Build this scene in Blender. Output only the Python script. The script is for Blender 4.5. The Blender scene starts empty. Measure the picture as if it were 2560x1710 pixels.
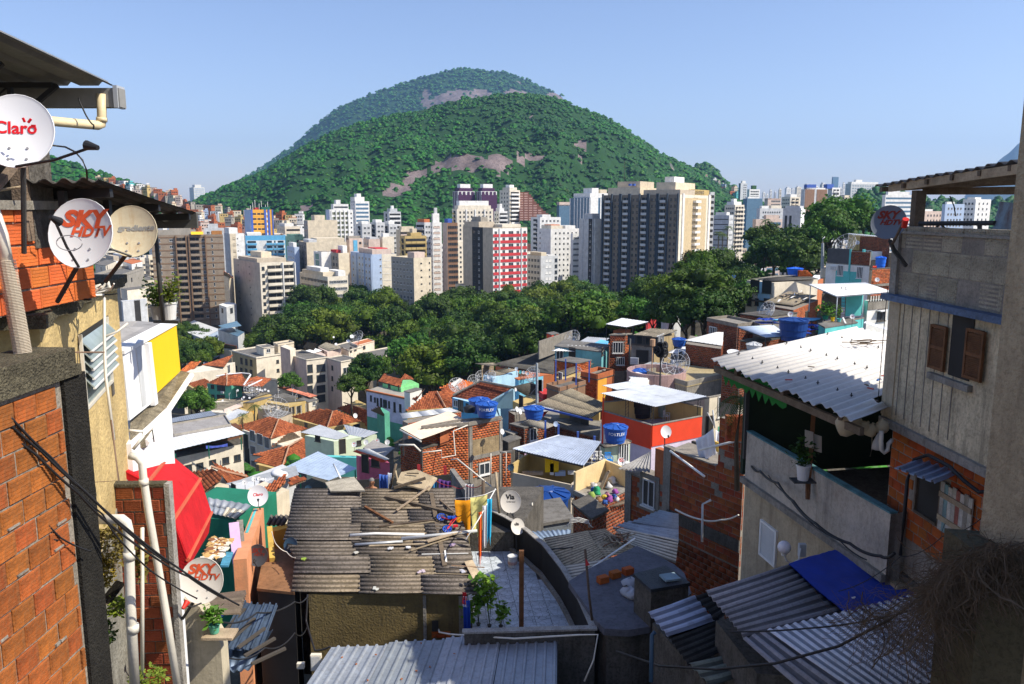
import bpy,math,random
import numpy as np
from mathutils import Vector as V3,Matrix
random.seed(11);rng=np.random.default_rng(11)
class Rn(random.Random):U=random.Random.uniform
Rg=range;En=enumerate;Tp=tuple;SI='sine';TP='trap'
SC=bpy.context.scene
COL=SC.collection
R=math.radians
# camera
CZ=50.;TH=R(9.46);F=2560*28/36.
cam=bpy.data.cameras.new("camera");cam.lens=28;cam.sensor_width=36
cam.clip_start=0.1;cam.clip_end=20000
camo=bpy.data.objects.new("camera",cam);COL.objects.link(camo)
camo.location=(0,0,CZ);camo.rotation_euler=(R(90)-TH,0,0)
SC.camera=camo
# sky, sun, exposure
SE=R(46);SUN_AZ=R(74)
sdir=V3((math.cos(SE)*math.sin(SUN_AZ),-math.cos(SE)*math.cos(SUN_AZ),math.sin(SE)))
w=bpy.data.worlds.new("World");SC.world=w;w.use_nodes=1
nt=w.node_tree;nt.nodes.clear()
sk=nt.nodes.new("ShaderNodeTexSky");sk.sky_type='NISHITA';sk.sun_disc=0
sk.sun_elevation=SE;sk.sun_rotation=math.atan2(sdir.x,sdir.y)
sk.altitude=50;sk.air_density=1.;sk.dust_density=0.7;sk.ozone_density=3.5
bg=nt.nodes.new("ShaderNodeBackground");bg.inputs[1].default_value=0.12
wo=nt.nodes.new("ShaderNodeOutputWorld")
tn=nt.nodes.new("ShaderNodeMix");tn.data_type='RGBA';tn.blend_type='MULTIPLY';tn.inputs[0].default_value=1;tn.inputs[7].default_value=(1.12,.98,1.02,1);nt.links.new(sk.outputs[0],tn.inputs[6]);nt.links.new(tn.outputs[2],bg.inputs[0]);nt.links.new(bg.outputs[0],wo.inputs[0])
sl=bpy.data.lights.new("sun",'SUN');sl.energy=4.4;sl.angle=R(0.5);sl.color=(1,.93,.80)
so=bpy.data.objects.new("sun",sl);COL.objects.link(so)
so.rotation_euler=sdir.to_track_quat('Z','Y').to_euler()
SC.view_settings.view_transform='Standard';SC.view_settings.look='None'
SC.view_settings.exposure=0.55;SC.view_settings.gamma=1;SC.view_settings.use_curve_mapping=0
SC.render.engine='CYCLES'
SC.cycles.use_denoising=1
SC.cycles.max_bounces=6;SC.cycles.diffuse_bounces=3;SC.cycles.glossy_bounces=2
SC.cycles.transmission_bounces=4;SC.cycles.volume_bounces=1;SC.cycles.transparent_max_bounces=12
# pixels <-> places (photograph pixels, 2560 x 1710)
VIEW=dict(s=(0,0,1),m=(0,0,.91691),L=(0,0,2.45),Q=(0,500,2.6135),T=(0,1050,2.3758),A=(400,400,3.136),B=(1000,400,3.409),C=(400,800,3.136),D=(1000,800,3.136),E=(1500,700,3.136),X=(1960,250,2.412),G=(1900,850,2.852),H=(500,1180,2.958),I=(1150,1150,2.8),J=(1550,1250,2.325),K=(1600,400,3.669))
def S(v,x,y):
 a,b,k=VIEW[v];return a+x/k,b+y/k
ct,st=math.cos(TH),math.sin(TH)
def ray(px,py):
 x=(px-1280)/F;u=(855-py)/F
 return V3((x,ct+u*st,-st+u*ct))
def P(v,x,y,Y):
 px,py=S(v,x,y);d=ray(px,py);t=Y/d.y
 return V3((d.x*t,Y,CZ+d.z*t))
def PZ(v,x,y,z):
 px,py=S(v,x,y);d=ray(px,py);t=(z-CZ)/d.z
 return V3((d.x*t,d.y*t,z))
def short(v):
 globals()['q'+v]=lambda*a:P(v,*a)
 globals()['w'+v]=lambda*a:PZ(v,*a)
for v in's m L Q T A B C D E X G H I J K N O R U W1 W2 W3 W4 W5'.split():short(v)
def pix(p):
 x,y,z=p[0],p[1],p[2]-CZ
 d=y*ct-z*st
 return 1280+F*x/d,855-F*(y*st+z*ct)/d
def on(fr,v,x,y):
 """where the sight line through a pixel meets a wall plane: (u, z)"""
 d=ray(*S(v,x,y));O=V3((0,0,CZ));n=fr.n
 t=(fr.o-O).dot(n)/d.dot(n);p=O+d*t
 return(p-fr.o).dot(fr.u),p.z
 # materials
MS={}
def nd(t,k,**a):
 n=t.nodes.new(k)
 for q,x in a.items():setattr(n,q,x)
 return n
def sock(t,n,k,v):
 """feed a value or another node's output into a socket"""
 i=n.inputs[k]
 if hasattr(v,'is_output'):t.links.new(v,i)
 else:i.default_value=v
def nz(t,co,sc,det=6,ro=.65):
 n=nd(t,"ShaderNodeTexNoise")
 for k,v in(("Vector",co),("Scale",sc),("Detail",det),("Roughness",ro)):sock(t,n,k,v)
 return n.outputs[0]
def mg(t,src,*v):
 n=nd(t,"ShaderNodeMapRange")
 for k,q in En((src,)+v):sock(t,n,k,q)
 return n.outputs[0]
def blend(t,a,b,fac=1.,mode='MULTIPLY'):
 n=nd(t,"ShaderNodeMix",data_type='RGBA',blend_type=mode)
 for k,q in((0,fac),(6,a),(7,b)):sock(t,n,k,q)
 return n.outputs[2]
def attrib(t):
 n=nd(t,"ShaderNodeAttribute");n.attribute_name="tint";return n.outputs["Color"]
def newmat(name):
 m=bpy.data.materials.new(name);m.use_nodes=1;return m,m.node_tree,m.node_tree.nodes["Principled BSDF"]
def mk(name,col,ru=.85,var=.18,scale=.8,streak=0.,bu=.15,metal=0.,sn=None,fine=0.,spec=.3,rnd=0.,at_r=0,bscale=None):
 """paint, plaster, metal or stone: large blotches, fine grain, rain streaks and relief"""
 if name in MS:return MS[name]
 m,t,b=newmat(name)
 for k,v in(("Roughness",ru),("Metallic",metal),("Specular IOR Level",spec)):sock(t,b,k,v)
 co=nd(t,"ShaderNodeTexCoord").outputs["Object"];cur=(*col,1);s=sn or(col[0]*.25,col[1]*.22,col[2]*.18)
 if at_r:cur=blend(t,cur,attrib(t))
 if rnd:
  oi=nd(t,"ShaderNodeObjectInfo").outputs["Random"];hs_=nd(t,"ShaderNodeHueSaturation");wn=nd(t,"ShaderNodeTexWhiteNoise",noise_dimensions='1D');sock(t,wn,"W",oi)
  sock(t,hs_,"Value",mg(t,oi,0,1,1-rnd,1+rnd*.8));sock(t,hs_,"Hue",mg(t,wn.outputs[0],0,1,.5-.04*rnd,.5+.04*rnd));sock(t,hs_,"Color",cur);cur=hs_.outputs[0]
 cur=blend(t,cur,mg(t,nz(t,co,scale),.3,.7,1-var,1+var))
 if streak:
  mp=nd(t,"ShaderNodeMapping");mp.inputs["Scale"].default_value=(2.2,2.2,.22);sock(t,mp,0,co)
  cur=blend(t,cur,(*s,1),mg(t,nz(t,mp.outputs[0],1.7*max(.35,scale),7,.7),.5,.72,0,streak),'MIX')
 if fine:cur=blend(t,cur,(*s,1),mg(t,nz(t,co,scale*9,8,.75),.48,.6,0,fine),'MIX')
 sock(t,b,"Base Color",cur)
 if bu:
  bp=nd(t,"ShaderNodeBump");bp.inputs["Strength"].default_value=bu;bp.inputs["Distance"].default_value=.05
  sock(t,bp,"Height",nz(t,co,bscale or scale*14,5,.5));sock(t,b,"Normal",bp.outputs[0])
 MS[name]=m;return m
def lm(name,col,warm=None,tr=.25):
 if name in MS:return MS[name]
 m,t,b=newmat(name);sock(t,b,"Roughness",.6);sock(t,b,"Specular IOR Level",.25)
 w_=warm or(col[0]*1.7,col[1]*1.25,col[2]*.8);oi=nd(t,"ShaderNodeObjectInfo").outputs["Random"]
 c=blend(t,blend(t,(*col,1),(*w_,1),oi,'MIX'),attrib(t));sock(t,b,"Base Color",c)
 tb=nd(t,"ShaderNodeBsdfTranslucent");sock(t,tb,"Color",c);ms=nd(t,"ShaderNodeMixShader");sock(t,ms,0,tr);sock(t,ms,1,b.outputs[0]);sock(t,ms,2,tb.outputs[0])
 sock(t,t.nodes["Material Output"],0,ms.outputs[0]);MS[name]=m;return m
G=mk("m145",(.035,.045,.055),ru=.12,var=.3,scale=.3,bu=0,spec=.6)
Wh=mk("m159",(.78,.77,.73),streak=.16,scale=.5)
Cr=mk("m149",(.66,.57,.42),streak=.18,scale=.5)
C2=mk("m54",(.72,.65,.52),streak=.18,scale=.5)
Be=mk("m142",(.52,.44,.33),streak=.25,scale=.5)
Gw=mk("m51",(.55,.56,.56),streak=.22,scale=.5)
Pk=mk("m82",(.62,.49,.41),streak=.3,scale=.5)
Co=mk("m210",(.27,.25,.215),ru=.95,var=.28,scale=1.2,streak=.55,fine=.35,bu=.5)
Cd=mk("m127",(.11,.10,.085),ru=.95,var=.4,scale=1.5,streak=.6,fine=.5,bu=.6)
Cf=mk("m122",(.34,.31,.26),ru=.95,var=.2,scale=.4,streak=.3)
ROOFG=mk("m195",(.17,.16,.145),ru=.95,var=.35,scale=.5,fine=.4)
Dr=mk("m169",(.035,.033,.03),var=.3,bu=0)  # near-black that stands in for shade inside openings and recesses
Fm=mk("m24",(.7,.7,.68),var=.05,bu=0)
Fd=mk("m42",(.08,.07,.06),var=.1,bu=0)
Bu=mk("m180",(.06,.12,.42),var=.1)
SKYB=mk("m110",(.13,.42,.66),var=.12)
Bc=mk("m197",(.42,.13,.05),var=.3,scale=.8,fine=.2)
Me=mk("m56",(.50,.52,.54),ru=.45,var=.12,scale=.5,metal=.35,bu=.03,streak=.15)
Wm=mk("m48",(.74,.75,.76),ru=.5,var=.08,scale=.5,bu=.03,streak=.18)
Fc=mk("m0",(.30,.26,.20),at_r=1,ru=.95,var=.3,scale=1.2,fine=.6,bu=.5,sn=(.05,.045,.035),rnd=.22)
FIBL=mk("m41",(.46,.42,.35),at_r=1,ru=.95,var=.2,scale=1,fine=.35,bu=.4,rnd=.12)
BLACK=mk("m157",(.02,.02,.022),ru=.5,var=.2,bu=0)
Sl=mk("m176",(.05,.05,.05),ru=.6,var=.3,bu=.1)
PVC=mk("m107",(.68,.64,.55),ru=.4,var=.1,scale=2,streak=.25,bu=.05)
Dw=mk("m187",(.70,.70,.70),ru=.35,var=.04,scale=2,bu=0,streak=.06)
# meshes
ORG={}
class Fr:
 """a vertical wall plane: o = lower start corner, u = along, n = outward"""
 def __init__(s,a,b,flip=0):
  a=V3(a);b=V3(b);s.o=a.copy()
  s.u=V3((b.x-a.x,b.y-a.y,0));s.len=s.u.length;s.u.normalize()
  s.n=V3((s.u.y,-s.u.x,0))
  if s.n.dot(V3((0,0,0))-V3((a.x,a.y,0)))<0 and not flip:s.n=-s.n
  s.z0=a.z
 def at(s,u,z,d=0):
  p=s.o+s.u*u+s.n*d;return V3((p.x,p.y,z))
 def rot(s):
  return math.atan2(s.u.y,s.u.x)if s.n.dot(V3((s.u.y,-s.u.x,0)))>0 else math.atan2(-s.u.y,-s.u.x)
class MB:
 def __init__(s):s.v=[];s.f=[];s.m=[];s.c=None;s.mi=0
 def add(s,vs,fs):
  n=len(s.v);s.v+=[Tp(p)for p in vs];s.f+=[Tp(i+n for i in f)for f in fs];s.m+=[s.mi]*len(fs);return s
 def hexa(s,p):
  return s.add(p,[(3,2,1,0),(4,5,6,7),(0,1,5,4),(1,2,6,5),(2,3,7,6),(3,0,4,7)])
 def box(s,c,d,rz=0):
  cx,cy,cz=c;a,b,h=d[0]/2,d[1]/2,d[2]/2;C,Sn=math.cos(rz),math.sin(rz)
  return s.hexa([(cx+x*C-y*Sn,cy+x*Sn+y*C,cz+z)for z in(-h,h)for x,y in((-a,-b),(a,-b),(a,b),(-a,b))])
 def fb(s,fr,u0,u1,z0,z1,d0,d1):
  return s.hexa([fr.at(u,z,d)for z in(z0,z1)for u,d in((u0,d0),(u1,d0),(u1,d1),(u0,d1))])
 def prism(s,poly,z0,z1):
  n=len(poly);vs=[(p[0],p[1],z0)for p in poly]+[(p[0],p[1],z1)for p in poly]
  return s.add(vs,[Tp(Rg(n-1,-1,-1)),Tp(Rg(n,2*n))]+[(i,(i+1)%n,n+(i+1)%n,n+i)for i in Rg(n)])
 def slab(s,pts,th):
  n=len(pts);vs=[V3(p)for p in pts]+[V3(p)-V3((0,0,th))for p in pts]
  return s.add(vs,[Tp(Rg(n)),Tp(Rg(2*n-1,n-1,-1))]+[(i,n+i,n+(i+1)%n,(i+1)%n)for i in Rg(n)])
 def tube(s,pts,r,n=8,closed=0):
  pts=[V3(p)for p in pts];base=len(s.v);N=len(pts);up=V3((0,0,1));rings=[]
  for i,p in En(pts):
   t=(pts[min(i+1,N-1)]-pts[max(i-1,0)]).normalized()
   a=t.cross(up)
   if a.length<.05:a=t.cross(V3((1,0,0)))
   a.normalize();b=t.cross(a);rr=r[i]if isinstance(r,(list,tuple))else r
   rings.append([p+a*rr*math.cos(k*2*math.pi/n)+b*rr*math.sin(k*2*math.pi/n)for k in Rg(n)])
  vs=[q for ring in rings for q in ring]
  fs=[(i*n+k,i*n+(k+1)%n,(i+1)*n+(k+1)%n,(i+1)*n+k)for i in Rg(N-1)for k in Rg(n)]
  fs+=[Tp(Rg(n-1,-1,-1)),Tp((N-1)*n+k for k in Rg(n))]
  return s.add(vs,fs)
 def bar(s,a,b,wx,wz):
  a=V3(a);b=V3(b);t=(b-a).normalized();x=t.cross(V3((0,0,1)))
  if x.length<.02:x=V3((1,0,0))
  x.normalize();y=x.cross(t)
  return s.hexa([p+x*sx*wx/2+y*sy*wz/2 for p in(a,b)for sx,sy in((-1,-1),(1,-1),(1,1),(-1,1))])
 def lathe(s,pf_,c=(0,0,0),n=20,M=None):
  vs=[]
  for r,z in pf_:
   for k in Rg(n):
    a=2*math.pi*k/n;p=V3((r*math.cos(a),r*math.sin(a),z))
    vs.append((M@p if M else p)+V3(c))
  fs=[(i*n+k,i*n+(k+1)%n,(i+1)*n+(k+1)%n,(i+1)*n+k)for i in Rg(len(pf_)-1)for k in Rg(n)]
  return s.add(vs,fs)
 def mesh(s,name,mat,org=(0,0,0),sm=0):
  me=bpy.data.meshes.new(name);o=V3(org)
  me.from_pydata([(p[0]-o.x,p[1]-o.y,p[2]-o.z)for p in s.v],[],s.f)
  for q in(mat if isinstance(mat,(list,tuple))else[mat]):me.materials.append(q)
  if any(s.m):me.polygons.foreach_set("material_index",s.m)
  if sm:me.polygons.foreach_set("use_smooth",[1]*len(s.f))
  me.update();return me
 def obj(s,name,mat,parent=None,sm=0,kind=None,lb_=None,fix=0):
  org=ORG[parent.name]if parent else V3((0,0,0))
  if not parent and s.v:
   a=np.array(s.v);org=V3((*((a.min(0)+a.max(0))/2)[:2],a[:,2].min()))
  me=s.mesh(name,mat,org,sm)
  if fix:
   import bmesh;bm=bmesh.new();bm.from_mesh(me);bmesh.ops.recalc_face_normals(bm,faces=bm.faces);bm.to_mesh(me);bm.free()
  o=bpy.data.objects.new(name,me);COL.objects.link(o)
  if parent:o.parent=parent
  else:o.location=org
  ORG[o.name]=org
  if kind:o["kind"]=kind
  if lb_:o["label"]=lb_
  return o
def maker(k):
 def f(a,*o,**w):
  b=MB();getattr(b,k)(*a);return b.obj(*o,**w)
 return f
Bl,Bf,Bb,Bx,Bs,Bp,Bt=[maker(k)for k in('lathe','fb','bar','box','slab','prism','tube')]
def tag(o,lb_,cat,group=None):
 o["label"]=lb_;o["category"]=cat
 if group:o["group"]=group
 return o
def em(name,loc,lb_,cat,group=None):
 o=bpy.data.objects.new(name,None);COL.objects.link(o);o.location=loc;ORG[o.name]=V3(loc)
 return tag(o,lb_,cat,group)
def in_(name,me,parent,loc,rz=0,sc=None,M=None,kind=None):
 """a piece that shares its mesh; loc in world terms"""
 o=bpy.data.objects.new(name,me);COL.objects.link(o)
 org=ORG[parent.name]if parent else V3((0,0,0))
 if parent:o.parent=parent
 if M is not None:o.matrix_basis=Matrix.Translation(-org)@M
 else:
  o.location=V3(loc)-org;o.rotation_euler=(0,0,rz)
  if sc is not None:o.scale=sc if hasattr(sc,'__len__')else(sc,)*3
 ORG[o.name]=org
 if kind:o["kind"]=kind
 return o
def npmesh(name,V,Fq,mat,tint=None,sm=0):
 """big meshes straight from arrays; Fq (n,3) or (n,4); tint per face rgb"""
 me=bpy.data.meshes.new(name);n,k=Fq.shape
 me.vertices.add(len(V));me.vertices.foreach_set("co",V.astype(np.float32).ravel())
 me.loops.add(n*k);me.loops.foreach_set("vertex_index",Fq.astype(np.int32).ravel())
 me.polygons.add(n);me.polygons.foreach_set("loop_start",np.arange(0,n*k,k,dtype=np.int32))
 if sm:me.polygons.foreach_set("use_smooth",np.ones(n,bool))
 me.update(calc_edges=1);me.materials.append(mat)
 if tint is not None:
  a=me.attributes.new("tint",'FLOAT_COLOR','FACE')
  a.data.foreach_set("color",np.concatenate([tint,np.ones((n,1))],1).astype(np.float32).ravel())
 return me
def lk(name,me,parent=None,loc=(0,0,0),kind=None):
 o=bpy.data.objects.new(name,me);COL.objects.link(o);o.location=loc
 ORG[o.name]=V3(loc)
 if parent:o.parent=parent
 if kind:o["kind"]=kind
 return o
BS_=[]
# wooded hills
def fbm(x,y,oct=4,seed=0,f=1.):
 r=np.random.default_rng(seed);out=np.zeros_like(x);am=1.
 for o in Rg(oct):
  for k in Rg(3):
   a=r.uniform(0,2*np.pi);ph=r.uniform(0,2*np.pi)
   out+=am*np.sin((x*np.cos(a)+y*np.sin(a))*f*(2**o)*(1+.3*k)+ph+1.3*np.sin((x*np.sin(a)-y*np.cos(a))*f*(2**o)*.7))/3
  am*=.5
 return out
ROCK=mk("m213",(.20,.155,.145),ru=.9,var=.5,scale=.05,streak=.85,bu=.9,bscale=.3,sn=(.045,.035,.04),fine=.5)
HILLG=mk("m138",(.018,.06,.014),ru=1,var=.3,scale=.05,bu=.3)
LEAFH=lm("m147",(.012,.085,.009),warm=(.022,.10,.009),tr=.1)
def crownblob(seed):
 """a small jagged crown: lumpy half ball, 1 m radius"""
 r=np.random.default_rng(seed);V=[];T=[];n=0
 for k in Rg(5):
  a=r.uniform(0,6.28);d=0 if k==0 else r.uniform(.35,.75);rad=r.uniform(.35,.6)if k else.75
  c=np.array([d*np.cos(a),d*np.sin(a),(1-d*d)*.6+r.uniform(-.1,.1)])
  m=5;rows=2;vs=[]
  for i in Rg(rows):
   ph=[.0,.75][i]
   for j in Rg(m):
    th=j*2*np.pi/m+i*.5+r.uniform(-.25,.25);q=rad*r.uniform(.75,1.25)
    vs.append(c+q*np.array([np.cos(ph)*np.cos(th),np.cos(ph)*np.sin(th),np.sin(ph)*.85]))
  vs.append(c+np.array([0,0,rad]));V+=vs
  for i in Rg(rows-1):
   for j in Rg(m):
    a0=n+i*m+j;a1=n+i*m+(j+1)%m;b0=a0+m;b1=a1+m;T+=[(a0,a1,b1),(a0,b1,b0)]
  for j in Rg(m):T.append((n+(rows-1)*m+j,n+(rows-1)*m+(j+1)%m,n+rows*m))
  n+=len(vs)
 return np.array(V),np.array(T)
BLOBS=[crownblob(i)for i in Rg(5)]
def scatter_wood(name,pts,rad,tint):
 Vs=[];Ts=[];Cs=[];n=0
 for i in Rg(len(pts)):
  V,T=BLOBS[i%5];a=rng.uniform(0,6.28);c,s=np.cos(a),np.sin(a)
  W=np.stack([V[:,0]*c-V[:,1]*s,V[:,0]*s+V[:,1]*c,V[:,2]*rng.uniform(.55,1.1)],1)*rad[i]+pts[i]
  Vs.append(W);Ts.append(T+n);n+=len(V)
  sh=rng.uniform(.8,1.2,(len(T),1));Cs.append(tint[i][None]*sh)
 me=npmesh(name,np.concatenate(Vs),np.concatenate(Ts),LEAFH,np.concatenate(Cs))
 return lk(name,me,kind="stuff")
def ip(px,py,poly):
 ins=np.zeros(px.shape,bool);n=len(poly)
 for i in Rg(n):
  x0,y0=poly[i];x1,y1=poly[(i+1)%n]
  if y0==y1:continue
  c=((y0>py)!=(y1>py))&(px<(x1-x0)*(py-y0)/(y1-y0)+x0);ins^=c
 return ins
def hill(name,label_wood,sil,Yc,Yb,rocks=(),ntree=3000,rmin=4,rmax=8,pf_=1.15,zb=0,back=.5,seed=1,am=6.,treegate=None,ru=1.):
 """terrain whose skyline passes the given points (main-picture pixels) at distance Yc, falling to Yb in front"""
 sx=np.array([p[0]for p in sil])*1.0908;sy=np.array([p[1]for p in sil])*1.0908
 nx,ny=150,70
 px=np.linspace(sx[0],sx[-1],nx);t=np.linspace(0,1+back,ny)
 PX,TT=np.meshgrid(px,t)
 def ev(PX,TT):
  cy=np.interp(PX,sx,sy)
  Yl=Yb+(Yc-Yb)*TT
  ux=(PX-1280)/F;uy=(855-cy)/F
  dy=ct+uy*st;dz=-st+uy*ct
  zc=CZ+dz/dy*Yc
  X=ux/dy*Yl*1.
  g=np.where(TT<=1,np.clip(TT,0,1)**pf_,1-((TT-1)/back)**2*1.)
  e=np.sin(np.clip(TT,0,1)*np.pi)
  z=zb+(zc-zb)*g+am*e*fbm(X*.02,Yl*.02,4,seed)*ru*3+am*e*np.abs(fbm(X*.045,Yl*.004,2,seed+5))*1.2
  return X,Yl,z
 X,Yl,Z=ev(PX,TT)
 V=np.stack([X,Yl,Z],-1).reshape(-1,3)
 idx=np.arange(nx*ny).reshape(ny,nx)
 Q=np.stack([idx[:-1,:-1],idx[:-1,1:],idx[1:,1:],idx[1:,:-1]],-1).reshape(-1,4)
 me=npmesh(name,V,Q,HILLG,sm=1);me.materials.append(ROCK)
 cen=V[Q].mean(1);qx,qy=pixv(cen)
 rk=np.zeros(len(Q),bool)
 for poly in rocks:rk|=ip(qx,qy,poly)
 me.polygons.foreach_set("material_index",rk.astype(np.int32))
 lk(name,me,kind="structure")
 tp=rng.uniform(sx[0],sx[-1],ntree*4);tt=rng.uniform(0,1.06,ntree*4)**.85
 x,y,z=ev(tp,tt);qx,qy=pixv(np.stack([x,y,z],-1))
 keep=np.ones(len(x),bool)
 for poly in rocks:keep&=~(ip(qx,qy,poly)&(rng.random(len(x))<.93))
 if treegate:keep&=treegate(qx,qy)
 k=np.where(keep)[0][:ntree]
 pts=np.stack([x,y,z-1.5],-1)[k];rad=rng.uniform(rmin,rmax,len(k))**1.
 nn=fbm(x[k]*.012,y[k]*.012,3,seed+9)
 base=np.stack([np.full(len(k),1.),np.full(len(k),1.),np.full(len(k),1.)],1)
 base*=(1+.35*nn[:,None]*.6+rng.normal(0,.16,(len(k),1))).clip(.45,1.9)
 r=rng.random(len(k))
 base[r<.05]*=(2.6,1.5,.9);base[(r>.05)&(r<.10)]*=(2.,1.05,1.2);base[(r>.1)&(r<.3)]*=(.8,.85,1.2);base[(r>.3)&(r<.42)]*=(1.3,1.35,.7)
 scatter_wood(label_wood,pts,rad,base)
 return ev
def pixv(p):
 x,y,z=p[...,0],p[...,1],p[...,2]-CZ;d=y*ct-z*st
 return 1280+F*x/d,855-F*(y*st+z*ct)/d
def Sp(v,pts):return[S(v,*p)for p in pts]
VIEW['N']=(1050,120,3.354);VIEW['O']=(560,240,3.913);VIEW['R']=(1650,400,5.87);VIEW['U']=(560,440,5.336)
ROCKS1=[Sp('N',[(70,1000),(240,905),(490,885),(560,930),(660,870),(740,930),(900,900),(1060,910),(1040,950),(900,955),(720,990),(740,1020),(660,1070),(640,1010),(520,1010),(340,1030),(190,1010),(180,1045),(80,1040)]),Sp('O',[(1545,960),(1590,880),(1700,850),(1790,810),(1840,860),(1790,940),(1680,990),(1570,980)]),Sp('O',[(1730,790),(1800,755),(1940,720),(2000,800),(1900,790),(1850,830)]),Sp('N',[(1280,820),(1360,770),(1420,800),(1350,860)]),Sp('N',[(1270,920),(1340,925),(1430,910),(1430,950),(1380,955)]),Sp('N',[(920,575),(990,575),(990,595),(920,595)]),Sp('O',[(790,1075),(900,1075),(850,1110),(720,1130)]),Sp('N',[(1930,935),(2010,905),(2010,930)])]
ROCKS2=[Sp('N',[(20,500),(0,440),(30,340),(90,340),(80,440),(180,380),(300,350),(560,350),(620,400),(400,470),(200,530)]),Sp('N',[(680,370),(780,345),(960,390),(720,400)]),Sp('N',[(1060,375),(1140,370),(1230,440),(1240,470),(1130,440),(1060,400)]),Sp('N',[(770,275),(850,290),(860,310),(790,290)])]
def gate_back(qx,qy):
 m=np.ones(len(qx),bool)
 return m&~((qx<1000)&(rng.random(len(qx))<.25))
evback=hill("back_hill","back_hill_forest",[(470,500),(545,420),(570,403),(600,385),(640,358),(680,330),(706,304),(740,275),(770,252),(800,235),(840,222),(880,206),(920,193),(960,180),(1000,170),(1040,161),(1065,158),(1100,160),(1130,165),(1160,168),(1200,181),(1240,199),(1270,212),(1288,222),(1300,240),(1360,300),(1440,400),(1500,480)],3600,2900,ROCKS2,6000,6,12,pf_=.8,seed=3,am=5,treegate=gate_back)
hill("hill","hill_forest",[(380,478),(430,470),(480,447),(520,428),(556,415),(600,397),(650,365),(700,335),(760,305),(820,283),(880,268),(950,258),(1000,245),(1060,228),(1120,220),(1180,215),(1240,218),(1285,229),(1330,248),(1390,270),(1440,300),(1490,335),(1510,352),(1560,372),(1600,392),(1640,415),(1680,440),(1720,462),(1790,478)],1200,640,ROCKS1,13500,1.9,4.8,pf_=1.,seed=7,am=7)
hill("side_hill","side_hill_forest",[(-260,330),(-80,325),(0,330),(60,352),(130,365),(180,380),(210,393),(260,410),(330,430),(400,455),(450,478)],900,640,(),1900,3.,6.,pf_=1.,seed=12,am=4)
hill("far_knoll","far_knoll_trees",[(1560,440),(1590,383),(1610,379),(1625,382),(1640,394),(1655,410),(1700,450)],1500,1300,(),350,6,9,pf_=1,seed=15,am=2)
hill("park_knoll","park_knoll_trees",[(1850,500),(1900,475),(1950,455),(1985,446),(2030,440),(2080,452),(2150,462),(2330,468),(2480,480)],900,800,(),700,5,8,pf_=1,seed=19,am=2)
FARM=mk("m22",(.06,.09,.09),var=.1,scale=.002,bu=0)
sx=[(2180,470),(2240,400),(2268,372),(2290,345),(2330,322),(2380,300),(2440,290),(2500,300),(2600,400),(2700,470)]
X=np.array([p[0]for p in sx])*1.0908;Yp=np.array([p[1]for p in sx])*1.0908
gx=np.linspace(X[0],X[-1],60);gt=np.linspace(0,2,20);GX,GT=np.meshgrid(gx,gt)
cy=np.interp(GX,X,Yp)-22;ux=(GX-1280)/F;uy=(855-cy)/F;zc=CZ+(-st+uy*ct)/(ct+uy*st)*5200
YY=4400+GT*800;ZZ=zc*np.sin(GT*np.pi/2)**.8+fbm(GX*.05,GT*6,3,4)*12*np.sin(GT*np.pi/2)
idx=np.arange(GX.size).reshape(GX.shape)
lk("far_mountain",npmesh("far_mountain",np.stack([ux/ct*YY,YY,ZZ],-1).reshape(-1,3),np.stack([idx[:-1,:-1],idx[:-1,1:],idx[1:,1:],idx[1:,:-1]],-1).reshape(-1,4),FARM,sm=1),kind="structure")
# city on the plain
WM={}
def winmesh(w,h,fm,gm,bars=1):
 """frame bars round recessed panes, centred, outward = -y"""
 k=(round(w,2),round(h,2),fm.name,gm.name,bars)
 if k in WM:return WM[k]
 b=MB();t=.07 if w>.8 else.05
 b.mi=1;b.box((0,-.012,0),(w-t,.02,h-t));b.mi=0
 for z in(-h/2+t/2,h/2-t/2):b.box((0,-.04,z),(w,.08,t))
 for x in[-w/2+t/2,w/2-t/2]+[-w/2+w*(i+1)/(bars+1)for i in Rg(bars)]:b.box((x,-.037,0),(t*.9,.07,h-2*t))
 b.box((0,-.07,-h/2-.05),(w+.16,.16,.07))
 WM[k]=b.mesh("window",[fm,gm]);return WM[k]
class Joint:
 """pieces too small to pick apart, gathered into one part"""
 def __init__(s):s.b={}
 def get(s,name,mats):
  k=(name,)+Tp(m.name for m in mats)
  if k not in s.b:s.b[k]=(MB(),mats)
  return s.b[k][0]
 def put(s,rt_):
  for k,(b,mats)in s.b.items():
   if b.v:b.obj(k[0],list(mats),rt_,kind="stuff")
def put_win(rt_,J,fr,u,z,w,h,fm,gm,bars,sg_):
 if sg_:
  in_("window",winmesh(w,h,fm,gm,bars),rt_,fr.at(u,z,.004),fr.rot())
 else:
  b=J.get("window_grid",(fm,gm));b.mi=1;b.fb(fr,u-w/2+.06,u+w/2-.06,z-h/2+.06,z+h/2-.06,.004,.05)
  b.mi=0;b.fb(fr,u-w/2,u+w/2,z-h/2-.08,z-h/2+.05,.004,.12);b.fb(fr,u-.04,u+.04,z-h/2+.06,z+h/2-.06,.004,.06)
BAL={}
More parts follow.
